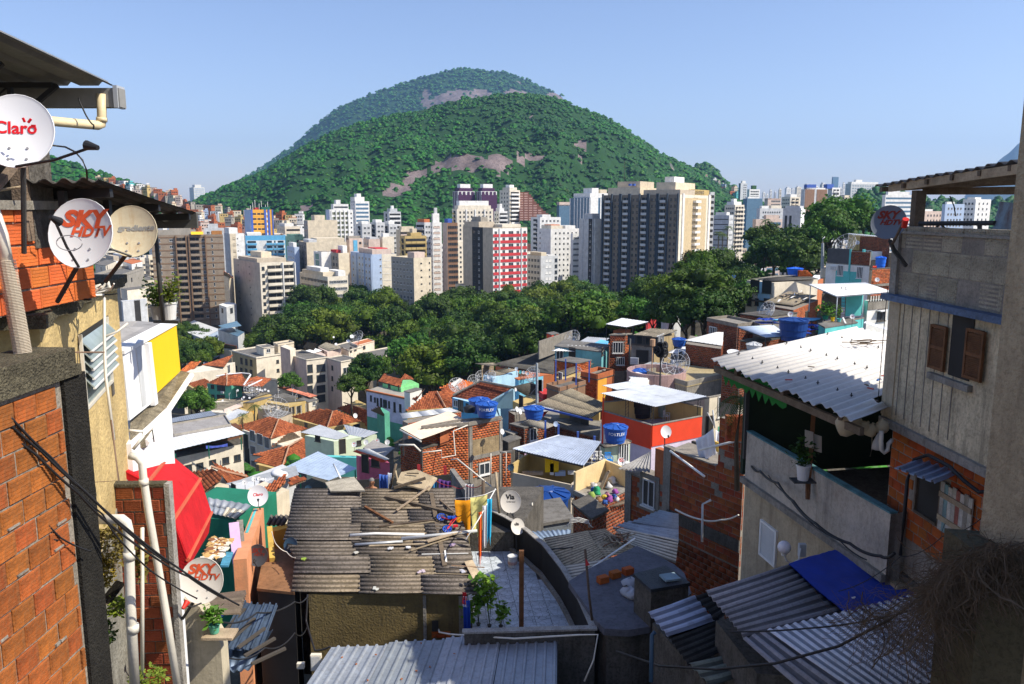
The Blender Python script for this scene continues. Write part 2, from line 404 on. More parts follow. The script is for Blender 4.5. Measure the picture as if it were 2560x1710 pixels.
def put_balc(rt_,J,fr,u,z,w,dep,h,mat,sg_,glassm=None):
 k=(round(w,1),dep,h,mat.name)
 if sg_:
  if k not in BAL:
   b=MB();b.mi=0;b.box((0,-dep/2,-.08),(w,dep,.16))
   b.box((0,-dep+.05,h/2),(w,.1,h));b.box((-w/2+.05,-dep/2-.05,h/2),(.1,dep-.1,h));b.box((w/2-.05,-dep/2-.05,h/2),(.1,dep-.1,h))
   b.mi=1;b.box((0,-.02,1.2),(w-.3,.03,2.2));b.mi=0;b.box((w*.1,-.06,1.2),(.08,.06,2.2))
   BAL[k]=b.mesh("balcony",[mat,Dr])
  in_("balcony",BAL[k],rt_,fr.at(u,z,.004),fr.rot())
 else:
  b=J.get("balcony_rows",(mat,Dr));b.mi=1;b.fb(fr,u-w/2+.15,u+w/2-.15,z+.1,z+2.3,.004,.03);b.mi=0
  b.fb(fr,u-w/2,u+w/2,z-.16,z,.004,dep);b.fb(fr,u-w/2,u+w/2,z,z+h,dep-.12,dep)
def dims(xl,xn,xr,ytop,Y,yaw):
 N=qs(xn,ytop,Y);c,s=math.cos(yaw),math.sin(yaw);dz=N.z-CZ
 def run(px,cx,cy):
  k=(px-1280)/F;return(k*(Y*ct-dz*st)-N.x)/(cx-k*cy*ct)
 return N,run(xr,c,s),run(xl,-s,c)
LAND=[]
def tower(lb_,box,Y,yaw,z0=0,mat=Wh,left=(),right=(),roof=(),fh=3.,name="apartment_building",cat="building",group=None,pa=.9,sg_=None,ml=None):
 xl,xn,xr,yt=box;yaw=R(yaw);N,lr,ll=dims(xl,xn,xr,yt,Y,yaw)
 lr=max(2,min(lr,90));ll=max(2,min(ll,45))
 ur=V3((math.cos(yaw),math.sin(yaw),0));ul=V3((-math.sin(yaw),math.cos(yaw),0));zt=N.z
 Rr=N+ur*lr;Ll=N+ul*ll;Bk=N+ur*lr+ul*ll
 o=em(name,((N.x+Bk.x)/2,(N.y+Bk.y)/2,z0),lb_,cat,group)
 Bp(([N,Rr,Bk,Ll],z0-3,zt-pa),"wall",mat,o)
 b=MB()
 t=.25
 fL=Fr(V3((*N.xy,z0)),V3((*Ll.xy,z0)));fR=Fr(V3((*N.xy,z0)),V3((*Rr.xy,z0)))
 b.fb(fR,0,lr,zt-pa,zt,-t,0);b.fb(fR,0,lr,zt-pa,zt,-ll,-ll+t)
 b.fb(fR,0,t,zt-pa,zt,-ll+t,-t);b.fb(fR,lr-t,lr,zt-pa,zt,-ll+t,-t);b.obj("parapet",mat,o)
 Bp(([N+(ur+ul)*t,Rr+(ul-ur)*t,Bk-(ur+ul)*t,Ll+(ur-ul)*t],zt-pa,zt-pa+.06),"roof",ROOFG,o)
 if ml is not None:
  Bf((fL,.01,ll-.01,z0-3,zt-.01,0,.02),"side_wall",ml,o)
 J=Joint();sg=(Y<400)if sg_ is None else sg_
 nf=max(1,int((zt-pa-z0-1)//fh))
 cnt=[0]
 for fr,ln,sty in((fL,ll,left),(fR,lr,right)):
  for q in sty:
   k=q[0]
   if k=='win':
    _,a,e,nc,w,h=q[:6];fm=q[6]if len(q)>6 else Fm;gm=q[7]if len(q)>7 else G;lo=q[8]if len(q)>8 else 0;hi=q[9]if len(q)>9 else 99
    for i in Rg(nf):
     if not lo<=i<hi:continue
     for j in Rg(nc):
      u=ln*(a+(e-a)*(j+.5)/nc);z=zt-pa-1.55-i*fh
      cnt[0]+=1
      put_win(o,J,fr,u,z,w,h,fm,gm,1 if w>.7 else 0,sg and cnt[0]<300)
   elif k=='balc':
    _,a,e,nc,w,dep,h,bm=q[:8]
    for i in Rg(nf):
     for j in Rg(nc):
      u=ln*(a+(e-a)*(j+.5)/nc);z=zt-pa-2.75-i*fh;cnt[0]+=1
      put_balc(o,J,fr,u,z,w,dep,h,bm,sg and cnt[0]<300)
   elif k=='rib':
    _,a,e,h,gm=q[:5]
    for i in Rg(nf):
     b=MB();z=zt-pa-1.5-i*fh;b.fb(fr,ln*a,ln*e,z-h/2,z+h/2,.004,.04)
     b.obj("window_band",gm,o)
   elif k=='band':
    _,a,e,h,bm=q[:5];dep=q[5]if len(q)>5 else.12
    for i in Rg(nf+1):
     b=MB();z=zt-pa-(q[6]if len(q)>6 else 0)-i*fh;b.fb(fr,ln*a,ln*e,z-h,z,.004,dep);b.obj("floor_band",bm,o)
   elif k=='fin':
    _,us,w,dep,bm=q[:5]
    for u in us:
     Bf((fr,ln*u-w/2,ln*u+w/2,z0-2,zt-(q[5]if len(q)>5 else.3),.004,dep),"pilaster",bm,o)
   elif k=='panel':
    _,a,e,bm,dep=q[:5];zA=q[5]if len(q)>5 else z0-3;zB=zt-(q[6]if len(q)>6 else 0)
    Bf((fr,ln*a,ln*e,zA,zB-.01,.003,dep),"wall_panel",bm,o)
 for q in roof:
  a0,a1,c0,c1,h,rm=q[:6];zb=zt-pa+.06+(q[6]if len(q)>6 else 0)
  Bp(([N+ur*lr*a+ul*ll*c for a,c in((a0,c0),(a1,c0),(a1,c1),(a0,c1))],zb,zb+h),"rooftop_house",rm,o)
 J.put(o)
 LAND.append((((xl+xr)/2,yt,Y),lb_));BS_.append((N.x,N.y,z0))
 return o,fL,fR,zt,(N,ur,ul,lr,ll)
SLATE=mk("m98",(.05,.065,.085),var=.15);TANW=mk("m177",(.27,.215,.16),streak=.2,scale=.5)
REDP=mk("m199",(.55,.05,.055),var=.1,streak=.1);BRN=mk("m182",(.21,.13,.075),var=.2)
ORG_=mk("m148",(.72,.36,.05),var=.1);PURP=mk("m78",(.07,.025,.07));Lb=mk("m58",(.42,.52,.68),var=.08)
GREYB=mk("m38",(.43,.385,.32),streak=.25,scale=.4);TEALG=mk("m184",(.05,.22,.2),ru=.2,bu=0)
MINT=mk("m186",(.35,.55,.36));YEL=mk("m16",(.52,.38,.15),streak=.3,scale=.5);BGLASS=mk("m17",(.10,.18,.26),ru=.4)
BROWNW=mk("m105",(.26,.15,.09));Te=mk("m71",(.5,.16,.06),var=.2)
o,fL,fR,zt,geo=tower("brown slab tower with two dark columns of loggias and rusty penthouse, beside the yellow wall",(358,377,557,588),366,23,-3,TANW,left=[('win',.05,.95,3,1.4,1.3,Fd)],right=[('win',.02,.2,1,.8,1.6,Fm,G),('win',.22,.32,1,1.5,1.2),('win',.68,.76,1,1.5,1.1),('win',.8,.88,1,.7,1.7),('band',.0,.36,.45,BRN),('band',.60,1,.45,BRN),('balc',.345,.465,1,4.2,1.1,.9,TANW),('balc',.525,.66,1,4.2,1.1,.9,TANW),('fin',[.335,.475,.515,.745],.5,1.2,BRN)],roof=[(0.02,.62,.2,.9,3.2,Cf),(.25,.55,.3,.8,3.8,Cf,3.2),(.84,.99,.05,.8,2.6,mk("m111",(.45,.2,.06),streak=.6,scale=.3))])
YTARP=mk("m126",(.8,.5,.03),ru=.6,var=.06)
Bs(([fR.at(geo[3]*.55,zt+1.4,.2),fR.at(geo[3]*.72,zt+1.4,.2),fR.at(geo[3]*.72,zt+.2,2.2),fR.at(geo[3]*.55,zt+.2,2.2)],.08),"awning",YTARP,o)
tower("grey slab block with blank side wall and white balconies, before the blue striped block",(583,649,735,657),335,36,-1,GREYB,left=[('win',.35,.42,1,.5,.5,Fd),('win',.78,.84,1,.5,.5,Fd)],right=[('panel',.0,1,C2,.02),('win',.02,.16,1,1.2,1.5,Fd),('balc',.18,.62,1,6.,1.3,1.,C2),('balc',.66,.97,1,4.4,.9,.9,C2),('fin',[.64,.995],.35,1.4,Wh)],roof=[(.05,.9,.15,.85,2.3,Be),(.3,.6,.3,.7,2.4,Cr,2.3)])
o,fL,fR,zt,geo=tower("tall block with red and white banded front and beige side wall",(1157,1232,1318,569),378,34,-1,Be,left=[('panel',.32,.68,Dr,.01),('win',.40,.5,1,1.3,1.3),('win',.55,.66,1,1.8,1.3,Fd)],right=[('panel',0,1,Wh,.02,-4,.4),('band',.01,.16,1.35,REDP,.22,2.2),('band',.2,.80,1.35,REDP,.22,2.2),('band',.85,.99,1.35,REDP,.22,2.2),('win',.02,.15,1,1.5,1.5),('win',.22,.4,1,1.6,1.5),('win',.42,.62,1,2.8,1.5),('win',.66,.78,1,1.6,1.5),('win',.87,.98,1,1.5,1.5),('fin',[.185,.825],.35,.5,Wh)],roof=[(.0,.45,.45,.95,3.4,Be),(.45,1,.2,.9,2.2,C2),(.1,.3,.5,.8,2.4,Cf,3.4)])  # dark panel on the side wall stands in for the shaded notch
bl=[]
cols=[.03,.155,.27,.39,.51,.63,.75,.87]
for i,a in En(cols):
 if i%2:bl.append(('balc',a,a+.10,1,3.,1.,1.05,Gw))
 else:bl+=[('win',a,a+.10,2,.9,1.3,Fd)]
bl.append(('fin',[.015,.145,.17+.085,.275,.378,.395,.497,.618,.635,.738,.755,.86,.985],.55,1.3,SLATE,-.6))
o,fL,fR,zt,geo=tower("tall dark tower with slate fins, white balconies and tan penthouses, biggest in the city",(1506,1700,1778,486),385,57,-2,TANW,left=bl,right=[('panel',0,1,C2,.02),('panel',.16,.84,mk("m193",(.56,.44,.26),streak=.15),.06,-5,1.5),('balc',.17,.8,1,7.5,1.7,1.,Wh),('fin',[.09,.92],1.7,.5,Wh,-.5)],sg_=1,roof=[(.1,.9,.55,.98,4.5,Cr),(.2,.6,.6,.9,3.2,Be,4.5),(.05,.8,.02,.48,3.2,Be),(.1,.7,.1,.34,3.6,Cr,3.2),(.2,.5,.16,.28,2.8,Wh,6.8),(.5,.98,.02,.2,3.6,YEL)])
b=MB();b.lathe([(0,1.),(.8,1.),(.85,0),(0,0)],fL.at(geo[4]*.66,zt+4.6,-7),12);b.lathe([(0,1.),(.8,1.),(.85,0),(0,0)],fL.at(geo[4]*.7,zt+4.6,-6),12);b.obj("water_tank",Bu,o)
b=MB();b.lathe([(2.2,.5),(1.2,.15),(0,0)],(0,0,0),14,Matrix.Rotation(R(60),4,'Y'))
for i in Rg(len(b.v)):p=fL.at(geo[4]*.18,zt+13.2,-6);b.v[i]=(b.v[i][0]+p.x,b.v[i][1]+p.y,b.v[i][2]+p.z)
b.obj("roof_dish",Dw,o)
b=MB();p=fL.at(geo[4]*.78,zt+8,-6);b.tube([p,p+V3((0,0,9))],.12,5);b.tube([p+V3((-1.5,0,6)),p+V3((1.5,0,6))],.08,4);b.obj("antenna",Fd,o)
tower("slim pale tower with a dark slot of windows, tight beside the dark tower",(1449,1482,1510,547),415,30,0,Gw,left=[('panel',.7,1,Gw,.3),('panel',.03,.3,Dr,.02),('win',.05,.27,1,1.4,1.1)],right=[('panel',.15,1,Wh,.6)],roof=[(.2,.8,.2,.8,3.5,Gw)])
tower("office tower with dark glass stripes and white core, behind the slim pale tower",(1425,1476,1518,494),560,30,0,BGLASS,left=[('fin',[.02,.15,.3,.45,.6,.75,.97],.9,.5,Wh)],right=[('panel',0,.45,Wh,.3),('fin',[.6,.8,.98],.8,.5,Wh)],roof=[(.1,1.2,.1,.9,4,Wh),(.2,.6,.1,.5,3.5,Wh,4),(.7,1.1,.1,.5,2.5,Cr,4)])
for i,(a,c,d)in En(((1132,1145,1187),(1190,1203,1242))):
 tower(["aubergine and white striped tower, first of the twin pair below the hill","aubergine and white striped tower of the twin pair, next to the cream tower"][i],(a,c,d,478),660,30,0,Wh,left=[('fin',[.2,.5,.8],1.4,.3,PURP)],right=[('fin',[.12,.36,.62,.86],2.,.5,PURP),('win',.1,.95,4,1.2,1.2),('band',0,1,3,PURP,.6,2)][:3],roof=[(.1,.9,.1,.9,3.5,PURP),(.2,.8,.2,.8,3.2,Wh,3.5)],group="twin striped towers")
tower("wide cream block with a dense grid of windows, in front of the twin striped towers",(1130,1142,1233,522),560,25,0,C2,left=[('balc',.1,.9,1,4,1,1,YEL)],right=[('win',.04,.97,9,1.3,1.5,Fd),('fin',[.26,.5,.76],.8,.5,Wh)],roof=[(.05,.95,.1,.9,3.2,C2),(.1,.9,.2,.8,3.2,Wh,3.2)])
tower("slender cream tower with balconies between the twin towers and the brown terraces",(1249,1274,1300,475),600,38,0,C2,left=[('win',.1,.9,3,1.2,1.4,Fd)],right=[('balc',.1,.9,1,8,1.2,1.1,Wh)],roof=[(.1,.8,.1,.8,2.8,C2),(.3,.7,.3,.7,2,Wh,2.8)])
def terraces():
 Y=600;base=qs(1301,541,Y);rt_=em("terraced_building",(base.x+10,Y+10,0),"brown stepped terrace building shaped like a pyramid, below the hill","building")
 TB=mk("m125",(.26,.12,.08));TP=mk("m89",(.62,.42,.34))
 for i in Rg(12):
  x1=[1384,1378,1371,1364,1357,1352,1347,1341,1336,1332,1328,1322][i];z=qs(1301,545-i*5.9,Y+i*1.2)
  A=qs(1298,540,Y+i*1.2);Bp=qs(x1,540,Y+i*1.2)
  Bx((((A.x+Bp.x)/2,Y+i*1.2+8,z.z-1.),(Bp.x-A.x,16,2.)),"terrace_floor",TB,rt_)
  n=int((Bp.x-A.x)/3.4)
  for j in Rg(n):
   Bx(((A.x+(j+.5)*3.4,Y+i*1.2-.4,z.z-1.35),(2.5,.8,.8)),"planter",TP,rt_)
 A=qs(1298,540,Y);Bp=qs(1378,540,Y);Bx((((A.x+Bp.x)/2,Y+10,12),(Bp.x-A.x,18,24)),"wall",TB,rt_)
 LAND.append(((1340,500,Y),"terraces"))
terraces()
tower("low dark green glass block between the brown terraces and the office tower",(1392,1398,1426,512),640,23,0,BGLASS,roof=[(0,1,0,1,3,Pk)])
tower("stepped white block with balconies between the wide cream block and the slender tower",(1235,1248,1268,528),575,25,0,Wh,left=[('win',.1,.9,2,1.6,1.3,Fd)],right=[('balc',.1,.95,1,6,1,1,Wh)],roof=[(.1,.7,.1,.8,3,Wh),(.2,.5,.2,.7,3,Wh,3)])
tower("grey block of balconies with red rooftop shelters beside the white banded tower",(1040,1061,1078,556),440,40,0,Gw,left=[('balc',.05,.95,2,4,1,1,Gw)],right=[('win',.1,.9,2,1.3,1.3)],roof=[(.1,.9,.1,.9,2.6,Te)])
tower("narrow tower banded white and pink with antennas on top",(1076,1081,1104,556),425,25,0,Wh,left=[('win',.2,.8,1,1,1,Fd)],right=[('band',.1,.82,1.,Pk,.15,1.2),('win',.15,.78,2,1.5,1.2,Fd)],roof=[(.1,.8,.2,.8,5.5,Wh),(.3,.6,.3,.7,3,Gw,5.5)])
tower("brown brick block with a grid of square windows beside the banded tower",(1106,1118,1144,557),435,24,0,BROWNW,left=[('panel',0,1,Pk,.02)],right=[('win',.12,.97,5,1.7,1.6,BROWNW)],roof=[(.1,.5,.1,.8,3,Bu)])
tower("yellow terraced block with stepped balconies, behind the low white roofs",(1000,1012,1066,590),400,25,0,YEL,left=[('balc',.1,.9,1,4,1,1,YEL)],right=[('balc',.03,.95,4,3.,1.2,1,YEL)],roof=[(.3,.8,.1,.9,2.4,YEL),(.4,.6,.2,.8,2,Cr,2.4)])
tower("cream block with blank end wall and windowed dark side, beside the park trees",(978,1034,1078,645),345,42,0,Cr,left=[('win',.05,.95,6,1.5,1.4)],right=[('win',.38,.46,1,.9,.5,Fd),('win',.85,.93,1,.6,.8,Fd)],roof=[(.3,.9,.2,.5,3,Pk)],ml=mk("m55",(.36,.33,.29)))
tower("pale blue apartment block with windowed cream front above the park trees",(876,930,990,636),368,30,0,Lb,left=[('win',.05,.95,6,1.5,1.3),('fin',[.02,.35,.7],1,.5,Lb)],right=[('panel',.4,1,C2,.05),('win',.42,.98,3,2.2,1.4),('win',.3,.38,1,.8,.8)],roof=[(.1,.9,.1,.7,3,Pk),(.3,.8,.15,.5,.4,REDP,3)])
tower("low cream office block with rows of air conditioners under the windows, beside the grey slab",(749,819,870,692),340,36,0,C2,left=[('rib',.0,.96,1.1,G),('win',.02,.96,8,1.2,1.1,Fd)],right=[('rib',.08,.95,1.2,G),('win',.1,.95,5,1.3,1.2)],roof=[(.0,.7,.15,.9,2.4,Cr),(.1,.5,.3,.8,1.6,Wh,2.4),(.6,.95,.05,.4,3,Wh)])
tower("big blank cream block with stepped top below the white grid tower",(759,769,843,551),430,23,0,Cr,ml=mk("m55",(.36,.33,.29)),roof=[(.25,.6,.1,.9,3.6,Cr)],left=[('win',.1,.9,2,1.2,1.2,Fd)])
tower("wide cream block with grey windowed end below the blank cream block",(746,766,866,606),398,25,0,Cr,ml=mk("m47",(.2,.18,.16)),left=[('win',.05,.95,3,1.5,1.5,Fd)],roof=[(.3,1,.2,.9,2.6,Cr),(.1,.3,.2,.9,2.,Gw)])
tower("small white block with a teal glass strip beside the low cream office",(784,803,832,630),378,34,0,Wh,ml=Wh,left=[('rib',.3,.8,2.7,TEALG)],roof=[(.2,.8,.2,.8,1,Cf)])
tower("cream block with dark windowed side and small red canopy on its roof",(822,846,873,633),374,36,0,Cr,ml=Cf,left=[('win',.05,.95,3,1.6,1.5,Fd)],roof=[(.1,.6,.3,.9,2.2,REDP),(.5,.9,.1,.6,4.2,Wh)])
tower("white tower with a gridded facade below the ribbon window block",(814,824,882,524),520,27,0,Wh,ml=Lb,right=[('win',.1,.8,8,2.,1.8,Wh,mk("m163",(.12,.13,.07),ru=.3)),('fin',[.08,.27,.45,.63,.8],.6,.5,Wh),('win',.87,.97,1,1,1,Fd)],roof=[(.1,.9,.1,.9,1,Wh)])
tower("white block with long ribbon windows, highest of the white blocks below the hill",(875,888,923,503),600,29,0,Wh,left=[('win',.2,.8,2,1,1,Fd)],right=[('rib',.03,.93,1.5,BGLASS)],roof=[(.0,.7,.1,.9,4,Wh),(.2,.5,.2,.7,2.5,Wh,4)])
tower("white block with curved balconies beside the ribbon window block",(827,833,871,510),620,23,0,Wh,right=[('rib',.05,.95,1.2,G)],roof=[(.2,.5,.1,.9,4,Wh)])
tower("small gridded grey tower below the rock face, alone before the trees",(959,972,1002,529),560,22,0,Gw,left=[('balc',.1,.9,1,4,1,1,Gw)],right=[('balc',.05,.95,4,2.2,1.2,1.,Wh)],roof=[(.2,.8,.2,.8,3,Gw),(.4,.6,.4,.6,2,Wh,3)])
o,fL,fR,zt,geo=tower("orange tower with vertical blue stripes and pale blue side, below the wooded hill",(610,626,682,524),480,29,0,ORG_,ml=Lb,right=[('panel',0,.09,Bu,.3),('panel',.60,.69,Bu,.3),('panel',.76,.85,Bu,.3),('panel',.95,1,Bu,.3),('win',.1,.24,1,2.,1,Fd),('win',.3,.42,1,1.8,1,Fd),('win',.46,.58,1,1.8,1,Fd),('win',.69,.75,1,1,1.5,Wh,Wh),('band',.09,.6,.22,mk("m139",(.8,.5,.12)),.1,2.6)],roof=[(.55,.95,.2,.8,2.4,mk("m74",(.02,.13,.08))),(.3,.45,.3,.7,2,REDP)])
for i in Rg(7):
 p=fR.at(geo[3]*(.05+.14*i),zt,-3-(i*2.3)%5);Bt(([p,p+V3((0,0,2.5+(i*1.7)%4))],.14,5),"antenna",Wh,o)
o,fL,fR,zt,geo=tower("white block with bright blue balconies and blue roof edge, below the orange tower",(606,613,715,589),450,19,0,Wh,right=[('panel',0,1,SKYB,.25,0,0),],roof=[(0.05,.4,.1,.9,2,Wh)])
Bf((fR,.6,geo[3]-.8,-1,zt-2.8,.26,.3),"wall_panel",Wh,o)
for i in Rg(8):
 for a,e in((.03,.27),(.50,.66),(.68,.75),(.77,.95)):
  z=zt-5.3-i*2.9;Bf((fR,geo[3]*a,geo[3]*e,z,z+.95,.3,1.5),"balcony",SKYB,o);Bf((fR,geo[3]*a+.4,geo[3]*e-.4,z+1.1,z+2.3,.31,.36),"window",G,o)
tower("white block with beige strip of small windows beside the brown slab tower",(560,574,610,584),392,31,0,Wh,left=[('panel',0,1,Gw,.02)],right=[('panel',0,.42,Cr,.04),('win',.2,.36,1,1.2,1.1,Fd),('win',.5,.56,1,.4,.4,Fd)],roof=[(.0,.6,.1,.9,3.6,Wh)])
tower("white block edge showing behind the brown slab tower",(500,510,560,570),420,21,0,Gw,roof=[(.2,.7,.2,.9,3,Gw)],right=[('win',.1,.9,4,1.4,1.2)])
tower("mint green block with twin gables beside the blue balcony block",(713,737,761,592),440,38,0,MINT,left=[('win',.1,.9,2,1,1.2,Fd)],right=[('win',.1,.9,2,1.6,1.6,YEL)],roof=[(.05,.45,.1,.9,2,MINT),(.55,.95,.1,.9,2,MINT)])
tower("cream terraced block with long dark balconies behind the mint green block",(692,712,750,566),520,25,0,C2,left=[('win',.1,.9,3,1.5,1.3,Fd)],right=[('rib',.1,.98,1.3,Dr)],roof=[(.1,.7,.2,.9,2.6,Wh),(.3,.5,.3,.6,2,Cr,2.6)])
tower("bluish white block in front of the mint green block",(717,736,748,618),402,30,0,Lb,left=[('win',.1,.9,4,1.1,1.1)],right=[],roof=[(.1,.8,.2,.8,3,Wh)])
zz=[("saw toothed white block with slanted balconies, behind the small cream houses",890,905,928,560,480),("second bay of the saw toothed block, taller",926,940,962,556,482),("end bay of the saw toothed block with awnings",958,972,993,560,484)]
for lb,a,c,d,yt,Y in zz:tower(lb,(a,c,d,yt),Y,30,0,Gw,left=[('balc',.1,.9,1,5,1.2,1,Gw)],right=[('win',.1,.9,2,1.4,1.2)],roof=[(.1,.8,.2,.8,2.5,Wh)])
tower("cream block of long balconies beside the saw toothed block",(990,1002,1046,574),470,27,0,Cr,right=[('balc',.05,.95,2,7,1.2,1,Pk)],roof=[(.1,.8,.2,.8,2.5,Cr)])
tower("small peach house front with a square blue sign, behind the wide cream block",(864,873,906,596),425,29,0,Pk,right=[('panel',.3,.6,SKYB,.2,22,1),('win',.7,.95,1,1.4,1.2,Fd)],roof=[(.0,.9,.2,.9,2,Cf)])
tower("small peach block with flat grey roof below the saw toothed block",(908,922,950,598),415,28,0,Pk,left=[('win',.1,.9,2,1.2,1.2,Fd)],roof=[(.2,.8,.2,.9,1.8,Gw)])
tower("small plain cream block beside the yellow terraces",(948,956,985,592),420,29,0,C2,left=[],roof=[(.1,.6,.1,.8,2.6,Wh)])
tower("grey block with white awnings over its windows beside the red banded tower",(1318,1352,1395,640),398,34,0,Gw,left=[('win',.05,.95,4,2.,1.6),],right=[('win',.25,.65,2,1.6,1.2,Wh,Wh),('win',.8,.97,1,1.6,1.8,Fd)],roof=[(.1,.4,.1,.9,2.5,Cr),(.5,.9,.1,.9,1,Wh)])
tower("white block with balconies behind the awning block",(1327,1350,1402,543),520,25,0,Wh,left=[('balc',.05,.95,1,6,1,1,Wh)],right=[('win',.05,.95,5,1.4,1.2)],roof=[(.2,.6,.2,.8,2.5,Wh)])
tower("broad white block with small windows and red tiled roof hut",(1343,1377,1449,572),452,28,0,Wh,left=[('win',.6,.95,1,1,1,Fd)],right=[('win',.1,.95,6,1.,1.,Fd)],roof=[(.1,.5,.2,.9,2.6,C2),(.15,.45,.3,.8,.5,Te,2.6),(.6,.95,.2,.8,2.5,Wh)])
tower("white block with square windows in front of the slim pale tower",(1427,1432,1450,584),432,23,0,Wh,right=[('win',.1,.95,4,.9,1.1)])
tower("dark banded block edge showing behind the big dark tower",(1772,1776,1787,480),430,19,0,Gw,right=[('rib',.1,.9,1.5,Dr)])
tower("grey block with horizontal dark lines behind the royal palms",(1784,1823,1834,538),470,62,0,Gw,left=[('rib',.05,.95,.5,Dr)],right=[('win',.1,.9,3,1.2,1,Fd)],roof=[(.1,.8,.2,.9,2.5,Wh)])
tower("cream block with many balconies behind the lined grey block",(1812,1838,1861,512),560,40,0,C2,left=[('win',.1,.9,4,1.4,1.2,Fd)],right=[('balc',.05,.95,3,3,1.1,1,C2)],roof=[(.1,.9,.2,.9,3,Wh),(.3,.6,.4,.7,2,Wh,3)])
tower("broad blank blue grey block on the far side of the woods",(1858,1868,1907,496),640,27,0,BGLASS,roof=[(.1,.8,.2,.8,2,Wh)])
tower("long low white block with cluttered terraces, before the brown tower",(1892,1900,1958,521),520,21,0,Gw,right=[('win',.1,.9,8,1,1,Fd)],roof=[(.1,.4,.2,.9,2.5,Wh),(.5,.95,.2,.9,2.8,C2)])
tower("pale grey block with two tall window slots and bright side wall",(1958,2003,2014,520),432,66,0,Gw,left=[('panel',.5,.63,Dr,.05,2,4),('panel',.75,.88,Dr,.05,2,4)],right=[('panel',0,1,Wh,.02)],roof=[(.1,.9,.1,.9,2,Gw)])
tower("low brown beige block behind the palm, beside the slotted block",(1882,1890,1956,548),420,19,0,Pk,right=[('panel',.1,.45,Gw,.2,-3,5),('rib',.5,.95,1.6,BGLASS)],roof=[(.4,.9,.2,.9,3,Pk)])
tower("distant brown and white block with tiled roof edge",(1912,1920,1953,496),700,25,0,Pk,right=[('win',.25,.95,6,1.6,1.6,Wh)],roof=[(0,1,0,1,.6,Te)])
tower("distant stepped cream block beside the brown tower",(1954,1976,2001,492),680,30,0,C2,left=[('win',.1,.9,4,1.2,1,Fd)],right=[('balc',.1,.9,2,4,1,1,Cr)],roof=[(.2,.8,.2,.9,3,Wh)])
tower("brown tower with grey side walls and a blue rooftop box",(2003,2012,2070,473),620,21,0,Gw,right=[('panel',.02,.42,BROWNW,.2),('panel',.52,.96,BROWNW,.2),('win',.05,.4,4,1.6,1.3,Fd),('win',.55,.95,4,1.6,1.3,C2)],roof=[(.1,.5,.1,.9,4.5,Bu),(.1,.9,.1,.9,2,Wh)])
tower("white tower beside the brown tower with a dark blue top",(2070,2081,2101,469),645,24,0,Wh,left=[('panel',0,1,Gw,.02)],right=[('balc',.1,.9,2,3,1,1,Wh)],roof=[(-.6,.2,.1,.9,3.5,Bu)])
tower("distant cream block beyond the white tower",(2100,2112,2124,488),720,35,0,Cr,left=[('win',.1,.9,3,1.4,1.1,Fd)],right=[('win',.1,.9,3,1.4,1.1,Fd)])
tower("single tall far off skyscraper fading into the haze",(2080,2083,2097,442),2600,23,0,BGLASS,sg_=0)
tower("long pale tower block with balconies above the wooded knoll",(2114,2128,2206,459),930,25,20,Gw,right=[('win',.03,.97,12,2.2,1.3,Wh,BGLASS)],roof=[(.05,.9,.2,.9,3,Wh),(.2,.4,.3,.7,2.5,Wh,3)])
tower("white block with dark ribbon windows behind the dark dish",(2206,2214,2290,487),560,21,0,Wh,right=[('rib',.02,.98,1.3,BGLASS)],roof=[(.1,.8,.2,.9,3,Wh),(.2,.5,.3,.7,3,Gw,3)])
tower("blue white block seen through the roof terrace opening",(2356,2364,2412,510),430,23,4,Lb,right=[('win',.1,.9,5,1.2,1.2)],roof=[(.1,.5,.2,.8,2,Wh)])
tower("white block seen through the terrace opening beside the rusty sheet",(2408,2440,2478,498),460,30,4,Wh,left=[('win',.1,.9,3,1.2,1.2,Fd)],right=[('win',.1,.9,3,1.2,1.2,Fd)],roof=[(.1,.5,.2,.8,2,Wh)])
tower("peach and cream row seen under the terrace roof",(2290,2312,2360,528),470,31,2,Pk,right=[('win',.1,.9,5,1.2,1.2,Fd)],roof=[(.1,.5,.2,.8,2,Wh)])
tower("white hospital like block on the horizon above the left hillside houses".replace("left ",""),(473,484,511,468),1250,31,30,Wh,left=[('win',.1,.9,6,2,1.5,Gw,Lb)],right=[('win',.05,.95,9,2,1.5,Gw,Lb)],roof=[(.2,.8,.2,.8,5,Wh)])
tower("pale grey distant tower standing alone on the skyline",(1847,1852,1868,458),1050,27,15,Gw,left=[('panel',0,1,BGLASS,.05)],right=[('win',.4,.95,2,2,1.5)],roof=[(.3,.8,.2,.8,4,Wh)])
tower("white skyline house with dark garden on its roof",(1868,1874,1900,473),900,25,15,Wh,right=[('win',.1,.9,5,2,1.5,Fd)],roof=[(.3,.7,.2,.8,5,mk("m167",(.03,.09,.02)))])
far=[(1923,1930,476,1900),(1935,1941,480,2100),(1946,1954,474,1800),(1962,1978,470,2000),(1975,1990,473,2300),(1988,2004,468,1900),(1905,1914,482,2200),(2050,2068,461,1500),(2052,2060,458,2500),(2106,2113,459,1900),(2096,2106,470,1700),(1890,1899,484,2400),(1914,1921,486,2500),(2220,2240,470,1500),(2240,2262,478,1700),(2160,2170,474,2200),(1803,1812,462,1300),(2010,2026,462,2200),(2034,2046,466,1800)]
used=set()
hows=["slim","broad","low","tall","stepped","flat topped","pale","square"]
for i,(a,d,yt,Y)in En(far):
 tower(f"{hows[i % 8]} hazy {['white','grey','cream'][i % 3]} block {['far beyond the brown tower','on the skyline past the stepped cream block','behind the long pale block'][(i//8) % 3]}",(a,a+(d-a)*.3,d,yt),Y,30,0,[Wh,Gw,C2][i%3],right=[('win',.1,.9,4,2,1.4,Fd)],roof=[(.2,.7,.2,.8,4,Gw)],name="distant_building",cat="building",group="hazy skyline blocks")
